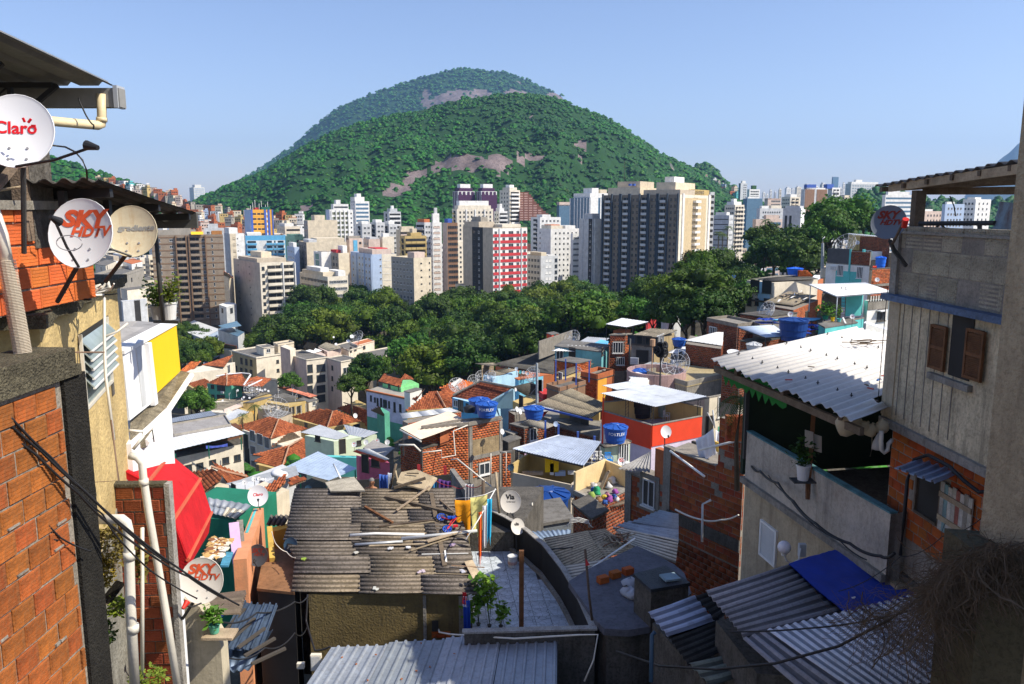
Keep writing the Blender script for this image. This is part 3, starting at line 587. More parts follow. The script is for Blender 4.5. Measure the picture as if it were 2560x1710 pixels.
rf=Rn(5);cnames=[("white",Wh),("cream",C2),("grey",Gw),("peach",Pk),("beige",Be),("ivory",Cr)]
forms=["low","medium","squat","narrow","wide","boxy"];rels=["behind","beyond","a little past","just off","near","somewhat behind"];tops=["with a white roof hut","with a flat bare roof","with two roof huts","with a red roof shelter","with a long roof shed","with a grey lift housing"]
marks=[(300,"the rusty round dish"),(450,"the brown slab tower"),(626,"the orange tower"),(660,"the blue balcony block"),(800,"the blank cream block"),(850,"the white grid tower"),(900,"the ribbon window block"),(980,"the grey gridded tower"),(1060,"the banded tower"),(1125,"the brown brick block"),(1180,"the wide cream block"),(1275,"the slender cream tower"),(1350,"the brown terraces"),(1410,"the broad white block"),(1470,"the office tower"),(1815,"the lined grey block"),(1880,"the blue grey block"),(1930,"the long low white block"),(1980,"the slotted block"),(2040,"the brown tower"),(2090,"the white tower"),(2160,"the wooded knoll"),(2240,"the dark dish"),(2400,"the terrace opening")]
occ=[(q[0][0],q[0][2])for q in LAND]
nfill=0
for Y in(398,425,455,490,530,575,620,700,800,950,1150):
 px=235+rf.U(0,20)
 while px<2540:
  wpx=rf.U(16,34)*F/Y*.62;a=px;px+=wpx*rf.U(1.,1.25)
  if Y>600 and a<1790 and not(a<600 and Y<900):continue
  if 600<Y and a<430:continue
  if 1480<a<1790 and Y<600:continue
  if Y<430 and not(985<a<1450 or a<340):continue
  if 1140<a<1325 and Y<400:continue
  if 2110<a<2230 and 650<Y<960:continue
  if any(abs(ox-(a+wpx/2))<wpx*.55+8 and abs(oy-Y)<26 for ox,oy in occ):continue
  h=rf.U(8,22)if Y<440 else rf.U(12,30)if Y<650 else rf.U(14,38)
  if a>1790:h=rf.U(10,24)+max(0,(Y-600)*.02)
  yt=pix((0,Y,h))[1]
  mk_=min(marks,key=lambda q:abs(q[0]-a))[1]
  for tr in Rg(60):
   ci,fi,ri,ti=rf.randrange(6),rf.randrange(6),rf.randrange(6),rf.randrange(6)
   lb=f"{forms[fi]} {cnames[ci][0]} block {rels[ri]} {mk_}, {tops[ti]}"
   if lb not in used:break
  used.add(lb);cm=cnames[ci][1];yaw=rf.choice([25,30,34,38,42])
  rt=[[(.2,.6,.2,.7,2.6,Wh)],[],[(.1,.35,.2,.7,2.4,cm),(.6,.9,.3,.9,2.8,Gw)],[(.1,.8,.2,.9,2.2,Te)],[(.05,.95,.3,.8,2.2,C2)],[(.4,.6,.3,.6,3.4,Gw)]][ti]
  nc=rf.randint(3,6);sty=rf.random()
  rs=[('win',.08,.94,nc,1.4,1.2,Fd if rf.random()<.5 else Fm)]if sty<.6 else[('balc',.06,.94,max(1,nc//2),4.2,1.1,1,cm)]if sty<.8 else[('rib',.05,.95,1.2,G)]if sty<.9 else[]
  tower(lb,(a,a+wpx*rf.U(.2,.5),a+wpx,yt),Y,yaw,0,cm,left=[('win',.1,.9,rf.randint(2,4),1.2,1.1,Fd)]if rf.random()<.7 else[],right=rs,roof=rt,sg_=0,group="filler",pa=.6)
  nfill+=1
for o_ in COL.objects:
 if o_.get("group")=="filler":o_["group"]="small apartment blocks on the plain"
 # little houses climbing the far hillsides
HC=[("cream",Cr),("white",Wh),("brick red",Bc),("pink",Pk),("ochre",YEL),("pale blue",Lb),("grey",Cf),("teal",mk("m207",(.10,.42,.42)))]
HM={}
for cn,cm in HC:
 for k in Rg(2):
  b=MB();w_,d_,h_=(6,6,5.5)if k else(8,6,4)
  b.box((0,0,h_/2-3),(w_,d_,h_+6));b.mi=1
  for x in(-w_*.28,0,w_*.28):
   b.box((x,-d_/2-.03,h_*.62),(1.,.06,1.1))
   if k:b.box((x,-d_/2-.03,h_*.2),(1.,.06,1.))
  b.box((w_/2+.03,0,h_*.6),(.06,1.2,1.1));b.mi=2;b.box((0,.2,h_+.15),(w_+.7,d_+.5,.3));b.mi=0
  if k:b.box((w_*.2,0,h_+1.1),(w_*.45,d_*.6,1.7))
  HM[(cn,k)]=b.mesh("hillside_house",[cm,Dr,Te if cn in("brick red","cream")else ROOFG])
rh=Rn(21);nh=0;VH=[]
def vl(poly,Y0,Y1,n,where,grp,hbase=None):
 global nh
 xs=[p[0]for p in poly];ys_=[p[1]for p in poly];PL=np.array(poly)*1.0908;k=0;tries=0;placed=[]
 while k<n and tries<n*40:
  tries+=1;x,y=rh.U(min(xs),max(xs))*1.0908,rh.U(min(ys_),max(ys_))*1.0908
  if not ip(np.array([x]),np.array([y]),[Tp(q)for q in PL])[0]:continue
  f=(max(ys_)*1.0908-y)/((max(ys_)-min(ys_))*1.0908);Y=Y0+(Y1-Y0)*f
  if any(abs(x-a)<9*F/Y*.55 and abs(y-c)<5*F/Y*.7 for a,c in placed):continue
  placed.append((x,y));p=qs(x,y,Y);cn,cm=HC[rh.choices(Rg(8),[4,5,5,3,2,2,3,1])[0]];kk=rh.randrange(2)
  o_=in_("hillside_house",HM[(cn,kk)],None,p-V3((0,0,4)),rh.U(-.6,.7),rh.U(.75,1.15));nh+=1;k+=1
  tag(o_,f"{cn} {'two storey' if kk else 'flat roofed'} house {where}","house",f"{cn} {'two storey' if kk else 'flat roofed'} houses {where}");VH.append((x,o_))
vl([(208,400),(225,405),(270,410),(340,425),(400,440),(412,455),(330,440),(260,425),(205,405)],840,880,34,"on the side hill crest","")
vl([(405,455),(470,470),(560,480),(600,500),(560,520),(420,520),(330,505),(380,480)],560,900,70,"in the gap between hills","")
vl([(560,492),(690,490),(700,520),(600,530)],560,640,18,"at the wooded hill foot","")
vl([(1585,392),(1640,408),(1700,440),(1680,470),(1640,450),(1600,405)],1130,1200,20,"on the hill shoulder","")
VH.sort(key=lambda q:q[0]);seen_={}
for x,o_ in VH:
 k=o_["label"];i=seen_[k]=seen_.get(k,0)+1
 if i>1 or sum(q[1]["group"]==o_["group"]for q in VH)>1:o_["label"]=k+", "+["first","second","third","fourth","fifth","sixth","seventh","eighth","ninth","tenth","eleventh","twelfth"][min(i-1,11)]+" from the "+("hilltop"if"shoulder"in k else"side hill")
 # kit for the hillside houses
def tintmat(*a,**k):return mk(*a,at_r=1,**k)
Ti=tintmat("m201",(.40,.115,.045),ru=.9,var=.3,scale=.35,fine=.35,bu=.2,sn=(.04,.03,.02))
To=tintmat("m128",(.62,.17,.05),ru=.9,var=.2,scale=.35,fine=.1,bu=.2)
BRK=tintmat("m39",(.46,.12,.035),ru=.95,var=.25,scale=.8,fine=.25,bu=.3)
Bd=tintmat("m80",(.27,.07,.025),ru=.95,var=.35,scale=.8,fine=.5,bu=.3,sn=(.03,.022,.015))
BRK1=mk("m137",(.40,.095,.02),ru=.9,var=.25,scale=3,fine=.15,bu=.3,rnd=.25,sn=(.10,.05,.03),bscale=20)
BRK2=mk("m61",(.33,.085,.03),ru=.95,var=.35,scale=3,fine=.4,bu=.3,rnd=.3,sn=(.03,.02,.015),bscale=20)
Mo=mk("m217",(.26,.23,.19),ru=1,var=.3,scale=2,fine=.4,bu=.5)
Gn=mk("m156",(.10,.36,.24),streak=.2,scale=.5);LIME=mk("m62",(.22,.6,.25),streak=.1);PALEM=mk("m86",(.62,.70,.50),streak=.12,scale=.5)
Aq=mk("m181",(.12,.52,.50),streak=.12,scale=.5);PBLUE=mk("m34",(.40,.62,.78),streak=.15,scale=.5);PBLUE2=mk("m83",(.20,.55,.75),streak=.15,scale=.5)
DGREEN=mk("m49",(.015,.17,.10),streak=.2,scale=.8);REDB=mk("m52",(.72,.06,.02),ru=.6,var=.1,streak=.06)
LILAC=mk("m165",(.55,.38,.55),streak=.2);YELB=mk("m14",(.86,.55,.01),ru=.8,var=.04,scale=.6,bu=.08,streak=.04)
Wd=mk("m114",(.16,.12,.085),ru=.95,var=.35,scale=3,fine=.3,bu=.4,rnd=.25);Wl=mk("m188",(.42,.33,.22),ru=.9,var=.3,scale=3,fine=.25,bu=.3,rnd=.25)
Wb=mk("m15",(.17,.075,.03),ru=.8,var=.35,scale=5,fine=.35,bu=.3)
BTANK=mk("m144",(.02,.10,.42),ru=.45,var=.15,scale=1,bu=.02,spec=.5);BLETT=mk("m90",(.75,.75,.75),var=.02,bu=0)
TARPB=mk("m104",(.015,.05,.36),ru=.55,var=.3,scale=1.3,bu=.5,bscale=5,spec=.4)
Gp=mk("m134",(.3,.3,.31),ru=.6)
CLOTHM={}
def cm_(name,c):
 return mk(name,c,ru=.9,var=.12,scale=2,bu=.3,bscale=8)
def sheet(rt_,pts,pi_=.25,am=.03,mat=Me,nu=1,nv=1,pf_='sine',th=.012,jig=.012,name="roof_sheet",stuff=0,lap=.06,mats=None):
 """corrugated sheets over a quad A B C D: the waves are counted from A to B, the ridges run A to D"""
 A,B_,C_,D_=[V3(p)for p in pts];out=[]
 n=(B_-A).cross(D_-A).normalized()
 if n.z<0:n=-n
 rs=Rn(int(abs(A.x*97+A.y*31))+3)
 for i in Rg(nu):
  for j in Rg(nv):
   u0,u1,v0,v1=i/nu,(i+1)/nu,j/nv,(j+1)/nv
   if j<nv-1:v1+=lap/max(.5,(D_-A).length)
   dz=[rs.U(-jig,jig)for _ in Rg(4)]
   lenu=(B_-A).length/nu;nw=max(2,round(lenu/pi_));sg=6 if pf_=='sine'else 5
   lift=.006*((j+nv)%2)+.005*(i%2)+(.02*(nv-j)if nv>1 else 0)*0
   us=[];hs_=[]
   if pf_=='sine':
    for k in Rg(nw*sg+1):us.append(k/(nw*sg));hs_.append(am*math.sin(2*math.pi*k/sg))
   else:
    for k in Rg(nw):
     for q,hh in((0,0),(.55,0),(.66,1),(.84,1),(.95,0)):us.append((k+q)/nw);hs_.append(hh*am*2)
    us.append(1.);hs_.append(0)
   b=MB();rows=3;m=len(us)
   for lay in(0,1):
    for r in Rg(rows):
     v=v0+(v1-v0)*r/(rows-1);sag=-.012*math.sin(math.pi*r/(rows-1))
     for k in Rg(m):
      u=u0+(u1-u0)*us[k];a=us[k];c=r/(rows-1)
      p=A*(1-u)*(1-v)+B_*u*(1-v)+C_*u*v+D_*(1-u)*v
      j4=dz[0]*(1-a)*(1-c)+dz[1]*a*(1-c)+dz[2]*a*c+dz[3]*(1-a)*c
      b.v.append(Tp(p+n*(hs_[k]+lift+sag+j4-(th if lay else 0))))
   def ix(l,r,k):return l*rows*m+r*m+k
   fs=[]
   for r in Rg(rows-1):
    for k in Rg(m-1):
     fs.append((ix(0,r,k),ix(0,r,k+1),ix(0,r+1,k+1),ix(0,r+1,k)));fs.append((ix(1,r,k),ix(1,r+1,k),ix(1,r+1,k+1),ix(1,r,k+1)))
   for k in Rg(m-1):
    fs.append((ix(0,0,k),ix(1,0,k),ix(1,0,k+1),ix(0,0,k+1)));fs.append((ix(0,rows-1,k),ix(0,rows-1,k+1),ix(1,rows-1,k+1),ix(1,rows-1,k)))
   b.f=fs;b.m=[0]*len(fs)
   o=b.obj(name,(mats[(i*nv+j)%len(mats)]if mats else mat),rt_,sm=(pf_==SI),fix=0);out.append(o)
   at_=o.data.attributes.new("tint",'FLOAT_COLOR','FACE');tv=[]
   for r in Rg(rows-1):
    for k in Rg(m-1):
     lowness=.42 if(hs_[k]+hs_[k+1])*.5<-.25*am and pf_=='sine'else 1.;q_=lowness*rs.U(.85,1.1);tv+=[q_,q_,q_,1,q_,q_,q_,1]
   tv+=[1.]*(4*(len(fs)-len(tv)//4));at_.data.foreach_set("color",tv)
 return out
def tiles(rt_,poly,mat=Ti,pi_=.27,row=.40,am=.045,name="tile_courses",seed=0,flip=0):
 """clay tiles laid in courses over a flat roof face; poly[0] to poly[1] is the eave"""
 P_=[V3(p)for p in poly];u=(P_[1]-P_[0]);u.z=0;u.normalize()
 n=V3((0,0,0))
 for i in Rg(len(P_)):n+=(P_[i]-P_[0]).cross(P_[(i+1)%len(P_)]-P_[0])
 n.normalize()
 if n.z<0:n=-n
 v=n.cross(u).normalized()
 if v.z<0:v=-v
 o=P_[0];uv=[((p-o).dot(u),(p-o).dot(v))for p in P_]
 ua,ub=min(q[0]for q in uv),max(q[0]for q in uv);va,vb=min(q[1]for q in uv),max(q[1]for q in uv)
 q=pi_/4;nu_,nv_=int((ub-ua)/q)+1,int((vb-va)/row)+1
 U,W=np.meshgrid(ua+(np.arange(nu_)+.5)*q,va+(np.arange(nv_)+.5)*row)
 m=ip(U,W,uv);U=U[m];W=W[m]
 if not len(U):return
 u_,v_,n_=[np.array(x)for x in(u,v,n)];o_=np.array(o)
 def pt(a,c,lift):return o_+a[:,None]*u_+c[:,None]*v_+(am*np.sin(2*np.pi*a/pi_)+lift)[:,None]*n_
 V=np.stack([pt(U-q/2,W-row*.56,.05),pt(U+q/2,W-row*.56,.05),pt(U+q/2,W+row/2,.012),pt(U-q/2,W+row/2,.012),pt(U-q/2,W-row*.56,-.01),pt(U+q/2,W-row*.56,-.01)],1).reshape(-1,3)
 k=np.arange(len(U))[:,None]*6;Fq=np.concatenate([k+np.array([[0,1,2,3]]),k+np.array([[4,5,1,0]])])
 r=np.random.default_rng(seed+len(U));ti=(np.floor(U/pi_)*7.3+np.floor(W/row)*13.7)
 h=np.abs(np.sin(ti*12.9898)*43758.5453)%1;base=(.55+.75*h)*(1+.25*fbm(U*.5,W*.5,2,seed+3))
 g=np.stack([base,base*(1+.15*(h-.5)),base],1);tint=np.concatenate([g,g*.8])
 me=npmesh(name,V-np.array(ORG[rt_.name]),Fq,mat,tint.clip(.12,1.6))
 ob=bpy.data.objects.new(name,me);COL.objects.link(ob);ob.parent=rt_;ob["kind"]="stuff";ORG[ob.name]=ORG[rt_.name]
 Bs(([o+u*a+v*c-n*(.06+am)for a,c in uv],.08),"roof_deck",Wd,rt_)
 return ob
def ridge(rt_,v,pts,zs,z,mat=None,r=.14):
 b=MB();b.tube([PZ(v,x,y,z+d)for(x,y),d in zip(pts,zs)],r,6);return b.obj("ridge_cap",mat or mk("m140",(.42,.24,.15),var=.3),rt_)
def bk_(rt_,fr,u0,u1,z0,z1,hl_=(),mat=BRK,bw=.3,bh=.2,d=.012,seed=1,name="brick_courses",missing=0):
 r=np.random.default_rng(seed);V=[];T=[];row=0;z=z0
 while z<z1-.05:
  u=u0-(bw/2 if row%2 else 0)
  while u<u1:
   a,e=max(u,u0)+.012,min(u+bw,u1)-.012;h1=min(z+bh,z1)-.014
   if e-a>.04 and not any(a<H[1]and e>H[0]and z<H[3]and h1>H[2]for H in hl_)and r.random()>=missing:
    dd=d+r.uniform(-.004,.004);V+=[fr.at(a,z+.014,.002),fr.at(e,z+.014,.002),fr.at(e,h1,.002),fr.at(a,h1,.002),fr.at(a,z+.014,dd),fr.at(e,z+.014,dd),fr.at(e,h1,dd),fr.at(a,h1,dd)]
    T.append((r.uniform(.6,1.25),r.uniform(.8,1.15)))
   u+=bw
  z+=bh;row+=1
 if not V:return
 V=np.array([Tp(p)for p in V])-np.array(ORG[rt_.name]);n=len(V)//8;k=np.arange(n)[:,None]*8
 Fq=np.concatenate([k+np.array([f])for f in((4,5,6,7),(0,1,5,4),(1,2,6,5),(2,3,7,6),(3,0,4,7))])
 T=np.array(T);tt=np.stack([T[:,0],T[:,0]*T[:,1],T[:,0]*T[:,1]],1);tt=np.tile(tt,(5,1))
 me=npmesh(name,V,Fq,mat,tt);ob=bpy.data.objects.new(name,me);COL.objects.link(ob);ob.parent=rt_;ob["kind"]="stuff";ORG[ob.name]=ORG[rt_.name]
 return ob
BM_={}
def brick_mesh(w=.285,h=.185,d=.12,mat=None):
 k=(w,h,d,mat.name)
 if k in BM_:return BM_[k]
 b=MB();e=.008;g=.006
 b.hexa([(x,y,z)for z,s in((-h/2,1),(h/2,1))for x,y in((-w/2,0),(w/2,0),(w/2,d),(-w/2,d))])
 b.add([(-w/2+e,-.008,-h/2+e),(w/2-e,-.008,-h/2+e),(w/2-e,-.008,h/2-e),(-w/2+e,-.008,h/2-e),(-w/2,0,-h/2),(w/2,0,-h/2),(w/2,0,h/2),(-w/2,0,h/2)],[(0,1,2,3),(4,5,1,0),(5,6,2,1),(6,7,3,2),(7,4,0,3)])
 n=6
 for i in Rg(n):
  zc=-h/2+h*(i+.5)/n;b.box((0,-.0095,zc),(w-.03,.004,h/n*.5))
 BM_[k]=b.mesh("brick",mat);return BM_[k]
def bw_(rt_,fr,u0,u1,z0,z1,hl_=(),mat=None,bw=.3,bh=.2,seed=1,skip=0,off=.008,cut=None):
 """bricks one by one, each its own part"""
 rs=Rn(seed);row=0;z=z0+bh/2;n=0;mat=mat or BRK1
 while z<z1:
  u=u0+(bw/2 if row%2 else 0)+rs.U(-.02,.02)
  while u<u1+bw*.3:
   a,e=max(u-bw/2,u0),min(u+bw/2,u1)
   if e-a>.06 and not any(a<H[1]and e>H[0]and z-bh/2<H[3]and z+bh/2>H[2]for H in hl_)and rs.random()>=skip and(cut is None or cut(u,z)):
    M=Matrix.Translation(fr.at((a+e)/2,z+rs.U(-.004,.004),off+rs.U(-.006,.012)))@Matrix.Rotation(fr.rot()+rs.U(-.01,.01),4,'Z')@Matrix.Diagonal(((e-a-.015)/(bw-.015),1,1,1))
    in_("brick",brick_mesh(bw-.015,bh-.018,.1,mat),rt_,None,M=M);n+=1
   u+=bw
  z+=bh;row+=1
 return n
def hs(lb_,v,L_,N_,R_,Y,h,mat,wins=(),name="house",cat="house",group=None,roofmat=ROOFG,br_=None,fa=1,base=1,pa=0,ml=None,z=None,sub=6):
 """a house from three roof corners in a view: left, near, right; Y = distance of the near one"""
 if z is None:z=P(v,*N_,Y).z
 N=PZ(v,*N_,z);Lp=PZ(v,*L_,z);Rp=PZ(v,*R_,z);Bk=Lp+Rp-N;z0=z-h
 o=em(name,((Lp.x+Rp.x)/2,(Lp.y+Rp.y)/2,z0),lb_,cat,group)
 Bp(([N,Rp,Bk,Lp],z0-sub,z-.002),"wall",mat,o,fix=1)
 fL=Fr(V3((*N.xy,z0)),V3((*Lp.xy,z0)));fR=Fr(V3((*N.xy,z0)),V3((*Rp.xy,z0)))
 H=type('H',(),{})();H.o=o;H.fL=fL;H.fR=fR;H.z=z;H.z0=z0;H.N=N;H.L=Lp;H.R=Rp;H.B=Bk;H.v=v
 if ml is not None:
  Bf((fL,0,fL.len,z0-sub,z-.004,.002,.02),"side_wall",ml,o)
 if fa:
  c=(N+Bk)/2;e=.12
  pts=[p+(p-c).normalized()*e for p in(N,Rp,Bk,Lp)]
  Bp((pts,z,z+.12),"roof_slab",roofmat,o,fix=1)
 if pa:
  b=MB()
  for p,q in((N,Rp),(Rp,Bk),(Bk,Lp),(Lp,N)):
   d=(q-p).normalized();nn=V3((d.y,-d.x,0))*.07;b.prism([p+nn,q+nn,q-nn,p-nn],z+.12,z+.12+pa)
  b.obj("parapet",mat,o,fix=1)
 for q in wins:
  fr=fL if q[0]=='L'else fR;u,zz=on(fr,q[6]if len(q)>6 else v,q[1],q[2]);k=q[5]if len(q)>5 else'w'
  put_open(o,fr,u,zz,q[3],q[4],k)
 if br_:
  hl=[(0,0,0,0)]
  for q in wins:
   fr=fL if q[0]=='L'else fR;u,zz=on(fr,v,q[1],q[2]);hl.append((q[0],u-q[3]/2,u+q[3]/2,zz-q[4]/2,zz+q[4]/2))
  for nm,fr in(('L',fL),('R',fR)):
   if nm in br_:bk_(o,fr,.02,fr.len-.02,max(z0-1,z-4.5),z-.02,[q[1:]for q in hl if q[0]==nm],mat=br_[nm],seed=int(abs(N.x*7))+1)
 BS_.append((N.x,N.y,z0-4));BS_.append((Bk.x,Bk.y,z0-4))
 return H
def put_open(o,fr,u,z,w,h,k='w'):
 if k=='w':in_("window",winmesh(w,h,Fm,G,1),o,fr.at(u,z,.006),fr.rot())
 elif k=='d':in_("window",winmesh(w,h,Fd,G,1),o,fr.at(u,z,.006),fr.rot())
 elif k=='s':in_("window",winmesh(w,h,Fd,Dr,0),o,fr.at(u,z,.006),fr.rot())
 elif k=='g':in_("window",winmesh(w,h,Fm,G,3),o,fr.at(u,z,.006),fr.rot())
 elif k=='door':
  b=MB();b.mi=1;b.fb(fr,u-w/2+.06,u+w/2-.06,z-h/2,z+h/2-.06,.004,.03);b.mi=0;b.fb(fr,u-w/2,u-w/2+.06,z-h/2,z+h/2,.004,.07);b.fb(fr,u+w/2-.06,u+w/2,z-h/2,z+h/2,.004,.07);b.fb(fr,u-w/2+.06,u+w/2-.06,z+h/2-.06,z+h/2,.004,.07)
  b.obj("door",[Wd,Dr],o)
 elif k=='ac':
  b=MB();b.mi=0;b.fb(fr,u-w/2,u+w/2,z-h/2,z+h/2,.004,.35);b.mi=1
  for i in Rg(4):b.fb(fr,u-w/2+.05,u+w/2-.05,z-h/2+.05+i*h/4.6,z-h/2+.09+i*h/4.6,.35,.365)
  b.obj("air_conditioner",[Fm,Gp],o)
def rs4(H,pts,mat=Me,pf_='trap',pi_=.25,am=.03,nu=1,nv=1,v=None,**k):
 return sheet(H.o,[PZ(v or H.v,x,y,H.z+d)for x,y,d in pts],pi_,am,mat,nu,nv,pf_,**k)
def rt(H,pts,mat=Ti,v=None,**k):
 return tiles(H.o,[PZ(v or H.v,x,y,H.z+d)for x,y,d in pts],mat,seed=len(BS_),**k)
def po(H,pts,z0,z1,r=.06,mat=Sl,name="post",v=None):
 for x,y in pts:
  p=PZ(v or H.v,x,y,z1);Bx(((p.x,p.y,(z0+z1)/2),(2*r,2*r,z1-z0)),name,mat,H.o)
def cn_(lb_,v,pts,z,mat=Me,pf_='trap',pi_=.25,am=.03,nu=1,nv=1,leg=2.4,name="canopy_roof",cat="roof",group=None,pm=Sl,**k):
 """free-standing sheet roof on posts; pts = 4 corners (x, y, dz)"""
 Q=[PZ(v,x,y,z+d)for x,y,d in pts];c=sum(Q,V3())/4
 o=em(name,(c.x,c.y,z-leg),lb_,cat,group);sheet(o,Q,pi_,am,mat,nu,nv,pf_,**k)
 H=type('H',(),{})();H.o=o;H.z=z;H.v=v;H.Q=Q
 for p in Q:
  q=p+(c-p)*.05;Bx(((q.x,q.y,(z-leg+q.z-.06)/2),(.08,.08,q.z-.06-z+leg)),"post",pm,o)
 for i in((0,1),(1,2),(2,3),(3,0)):
  Bb((Q[i[0]]+(c-Q[i[0]])*.05-V3((0,0,.1)),Q[i[1]]+(c-Q[i[1]])*.05-V3((0,0,.1)),.06,.1),"beam",pm,o)
 return H
 # lettering, dishes, tanks, cloth
def letters(txt,size,shear=0,extr=.0,bold=0):
 cu=bpy.data.curves.new("lettering",'FONT');cu.body=txt;cu.size=size;cu.align_x='CENTER';cu.align_y='CENTER';cu.shear=shear;cu.offset=bold;cu.resolution_u=3
 to=bpy.data.objects.new("lettering",cu);COL.objects.link(to);bpy.context.view_layer.update()
 me=bpy.data.meshes.new_from_object(to.evaluated_get(bpy.context.evaluated_depsgraph_get()));bpy.data.objects.remove(to);bpy.data.curves.remove(cu)
 return me
def basis(face,up=V3((0,0,1))):
 z=V3(face).normalized();x=up.cross(z).normalized();y=z.cross(x)
 return Matrix((x,y,z)).transposed().to_4x4()
def di(lb_,loc,r,face,text=(),mat=Dw,foot=None,arm=1,group=None,armmat=BLACK,hornmat=None,hl_=1,depth=.17,backdrop=None,at2=None):
 """offset dish: shallow bowl, rolled rim, feed arm with horn, back bracket, mast"""
 r*=.53;M=basis(face);loc=V3(loc);o=em("satellite_dish",foot or loc,lb_,"satellite dish",group)
 def W(p):return loc+(M@V3(p))
 pf_=[(r*q,depth*r*q*q)for q in(0,.2,.4,.6,.8,.93,1)];n=28
 b=MB();pf=[(max(a,.001),z)for a,z in pf_]+[(r*1.015,depth*r+.004),(r*1.02,depth*r-.012),(r*.95,depth*r*.86-.012),(r*.5,depth*r*.2-.012),(.001,-.012)]
 b.lathe(pf,(0,0,0),n);b.v=[Tp(W((x*.93,y,z)))for x,y,z in b.v];b.obj("reflector",mat,o,sm=1)
 if hl_:
  for x,y in((-.1,-.22),(.12,-.22),(-.1,-.38),(.12,-.38)):
   b=MB();b.lathe([(0,.012),(.011,.012),(.012,0)],(0,0,0),8);zz=depth*r*((x*r*2)**2+(y*r*2)**2)/(r*r)
   b.v=[Tp(W((p[0]+x*r*2,p[1]+y*r*2,p[2]+depth*r*((x*2)**2+(y*2)**2))))for p in b.v];b.obj("bolt",Gp,o)
 for t in text:
  txt,sz,tx,ty,tm,sh=t[:6];me=letters(txt,sz*r,sh,bold=(t[6]if len(t)>6 else 0)*r);sxx=t[7]if len(t)>7 else 1
  for q in me.vertices:
   x,y=q.co.x*sxx+tx*r,q.co.y+ty*r;q.co=W((x,y,depth*(x*x/.87+y*y)/r+.006))-ORG[o.name]
  me.materials.clear();me.materials.append(tm);ob=bpy.data.objects.new("lettering",me);COL.objects.link(ob);ob.parent=o;ORG[ob.name]=ORG[o.name]
 if arm:
  a0=V3((0,-r*.98,depth*r));a1=V3(at2)if at2 else V3((0,-r*.35,r*1.05));Bt(([W(a0),W(a0*.5+a1*.5+V3((0,-.03,0))),W(a1)],.013,6),"feed_arm",armmat,o)
  b=MB();d=(V3((0,0,.1))-a1).normalized();b.tube([W(a1-d*.05),W(a1+d*.02),W(a1+d*.07)],[.022,.035,.045],10);b.obj("feed_horn",hornmat or armmat,o)
 b=MB();b.box((0,0,0),(.12,.16,.1));b.v=[Tp(W((x,y-.02,z-.06)))for x,y,z in b.v];b.obj("bracket",Sl,o)
 if foot is not None:
  f=V3(foot);k=W((0,-.02,-.1));Bt(([f,V3((f.x*.2+k.x*.8,f.y*.2+k.y*.8,f.z*.2+k.z*.8-.05)),k],.024,7),"mast",Sl,o)
 return o
def md_(lb_,loc,r,face,group="mesh dishes on the roofs"):
 """big see-through antenna: ribs, rings and wire"""
 M=basis(face);loc=V3(loc);o=em("mesh_dish",loc-V3((0,0,r)),lb_,"satellite dish",group)
 def W(p):return loc+(M@V3(p))
 def bz(q):return.35*r*q*q
 b=MB()
 for k in Rg(12):
  a=k*math.pi/6;b.tube([W((r*q*math.cos(a),r*q*math.sin(a),bz(q)))for q in(0,.5,1)],.022,4)
 b.obj("ribs",Wm,o,kind="stuff");b=MB()
 for q in(.35,.7,1):b.tube([W((r*q*math.cos(k*math.pi/8),r*q*math.sin(k*math.pi/8),bz(q)))for k in Rg(17)],.02,4)
 b.obj("ring",Wm,o);b=MB()
 for q in np.linspace(.1,.97,12):b.tube([W((r*q*math.cos(k*math.pi/8),r*q*math.sin(k*math.pi/8),bz(q)+.004))for k in Rg(17)],.008,3)
 b.obj("wire_mesh",Gw,o,kind="stuff");b=MB()
 for k in Rg(3):a=k*2.09+.5;b.tube([W((r*.7*math.cos(a),r*.7*math.sin(a),bz(.7))),W((0,0,r*.8))],.012,4)
 b.lathe([(0,.1),(.07,.1),(.07,-.1),(0,-.1)],Tp(W((0,0,r*.8))),8);b.obj("feed",Wm,o)
 Bt(([W((0,0,-.05)),loc-V3((0,0,r))],.05,6),"mast",Sl,o);return o
def tk(lb_,loc,r=.65,h=.9,text="",mat=BTANK,face=-math.pi/2,group=None,lidmat=None):
 o=em("water_tank",loc,lb_,"water tank",group);L=V3(loc)
 Bl(([(0,0),(r*.8,0),(r*.84,h*.2),(r*.90,h*.22),(r*.92,h*.5),(r*.97,h*.52),(r,h*.9),(r*1.07,h*.93),(r*1.07,h),(0,h)],L,24),"tank_body",mat,o)
 b=MB();b.lathe([(r*1.1,h),(r*1.1,h+.05),(r*.95,h+.07),(r*.35,h+.2),(r*.3,h+.26),(0,h+.27)],L,24)
 for k in Rg(10):
  a=k*math.pi/5;b.bar(L+V3((r*.33*math.cos(a),r*.33*math.sin(a),h+.22)),L+V3((r*1.05*math.cos(a),r*1.05*math.sin(a),h+.08)),.07,.05)
 b.obj("lid",lidmat or mat,o)
 if text:
  me=letters(text,.24*r/.65,bold=.004)
  for q in me.vertices:
   a=face+q.co.x/(r*.99);rr=r*1.;q.co=(rr*math.cos(a),rr*math.sin(a),h*.68+q.co.y)
  me.materials.clear();me.materials.append(BLETT);ob=bpy.data.objects.new("lettering",me);COL.objects.link(ob);ob.parent=o
 return o
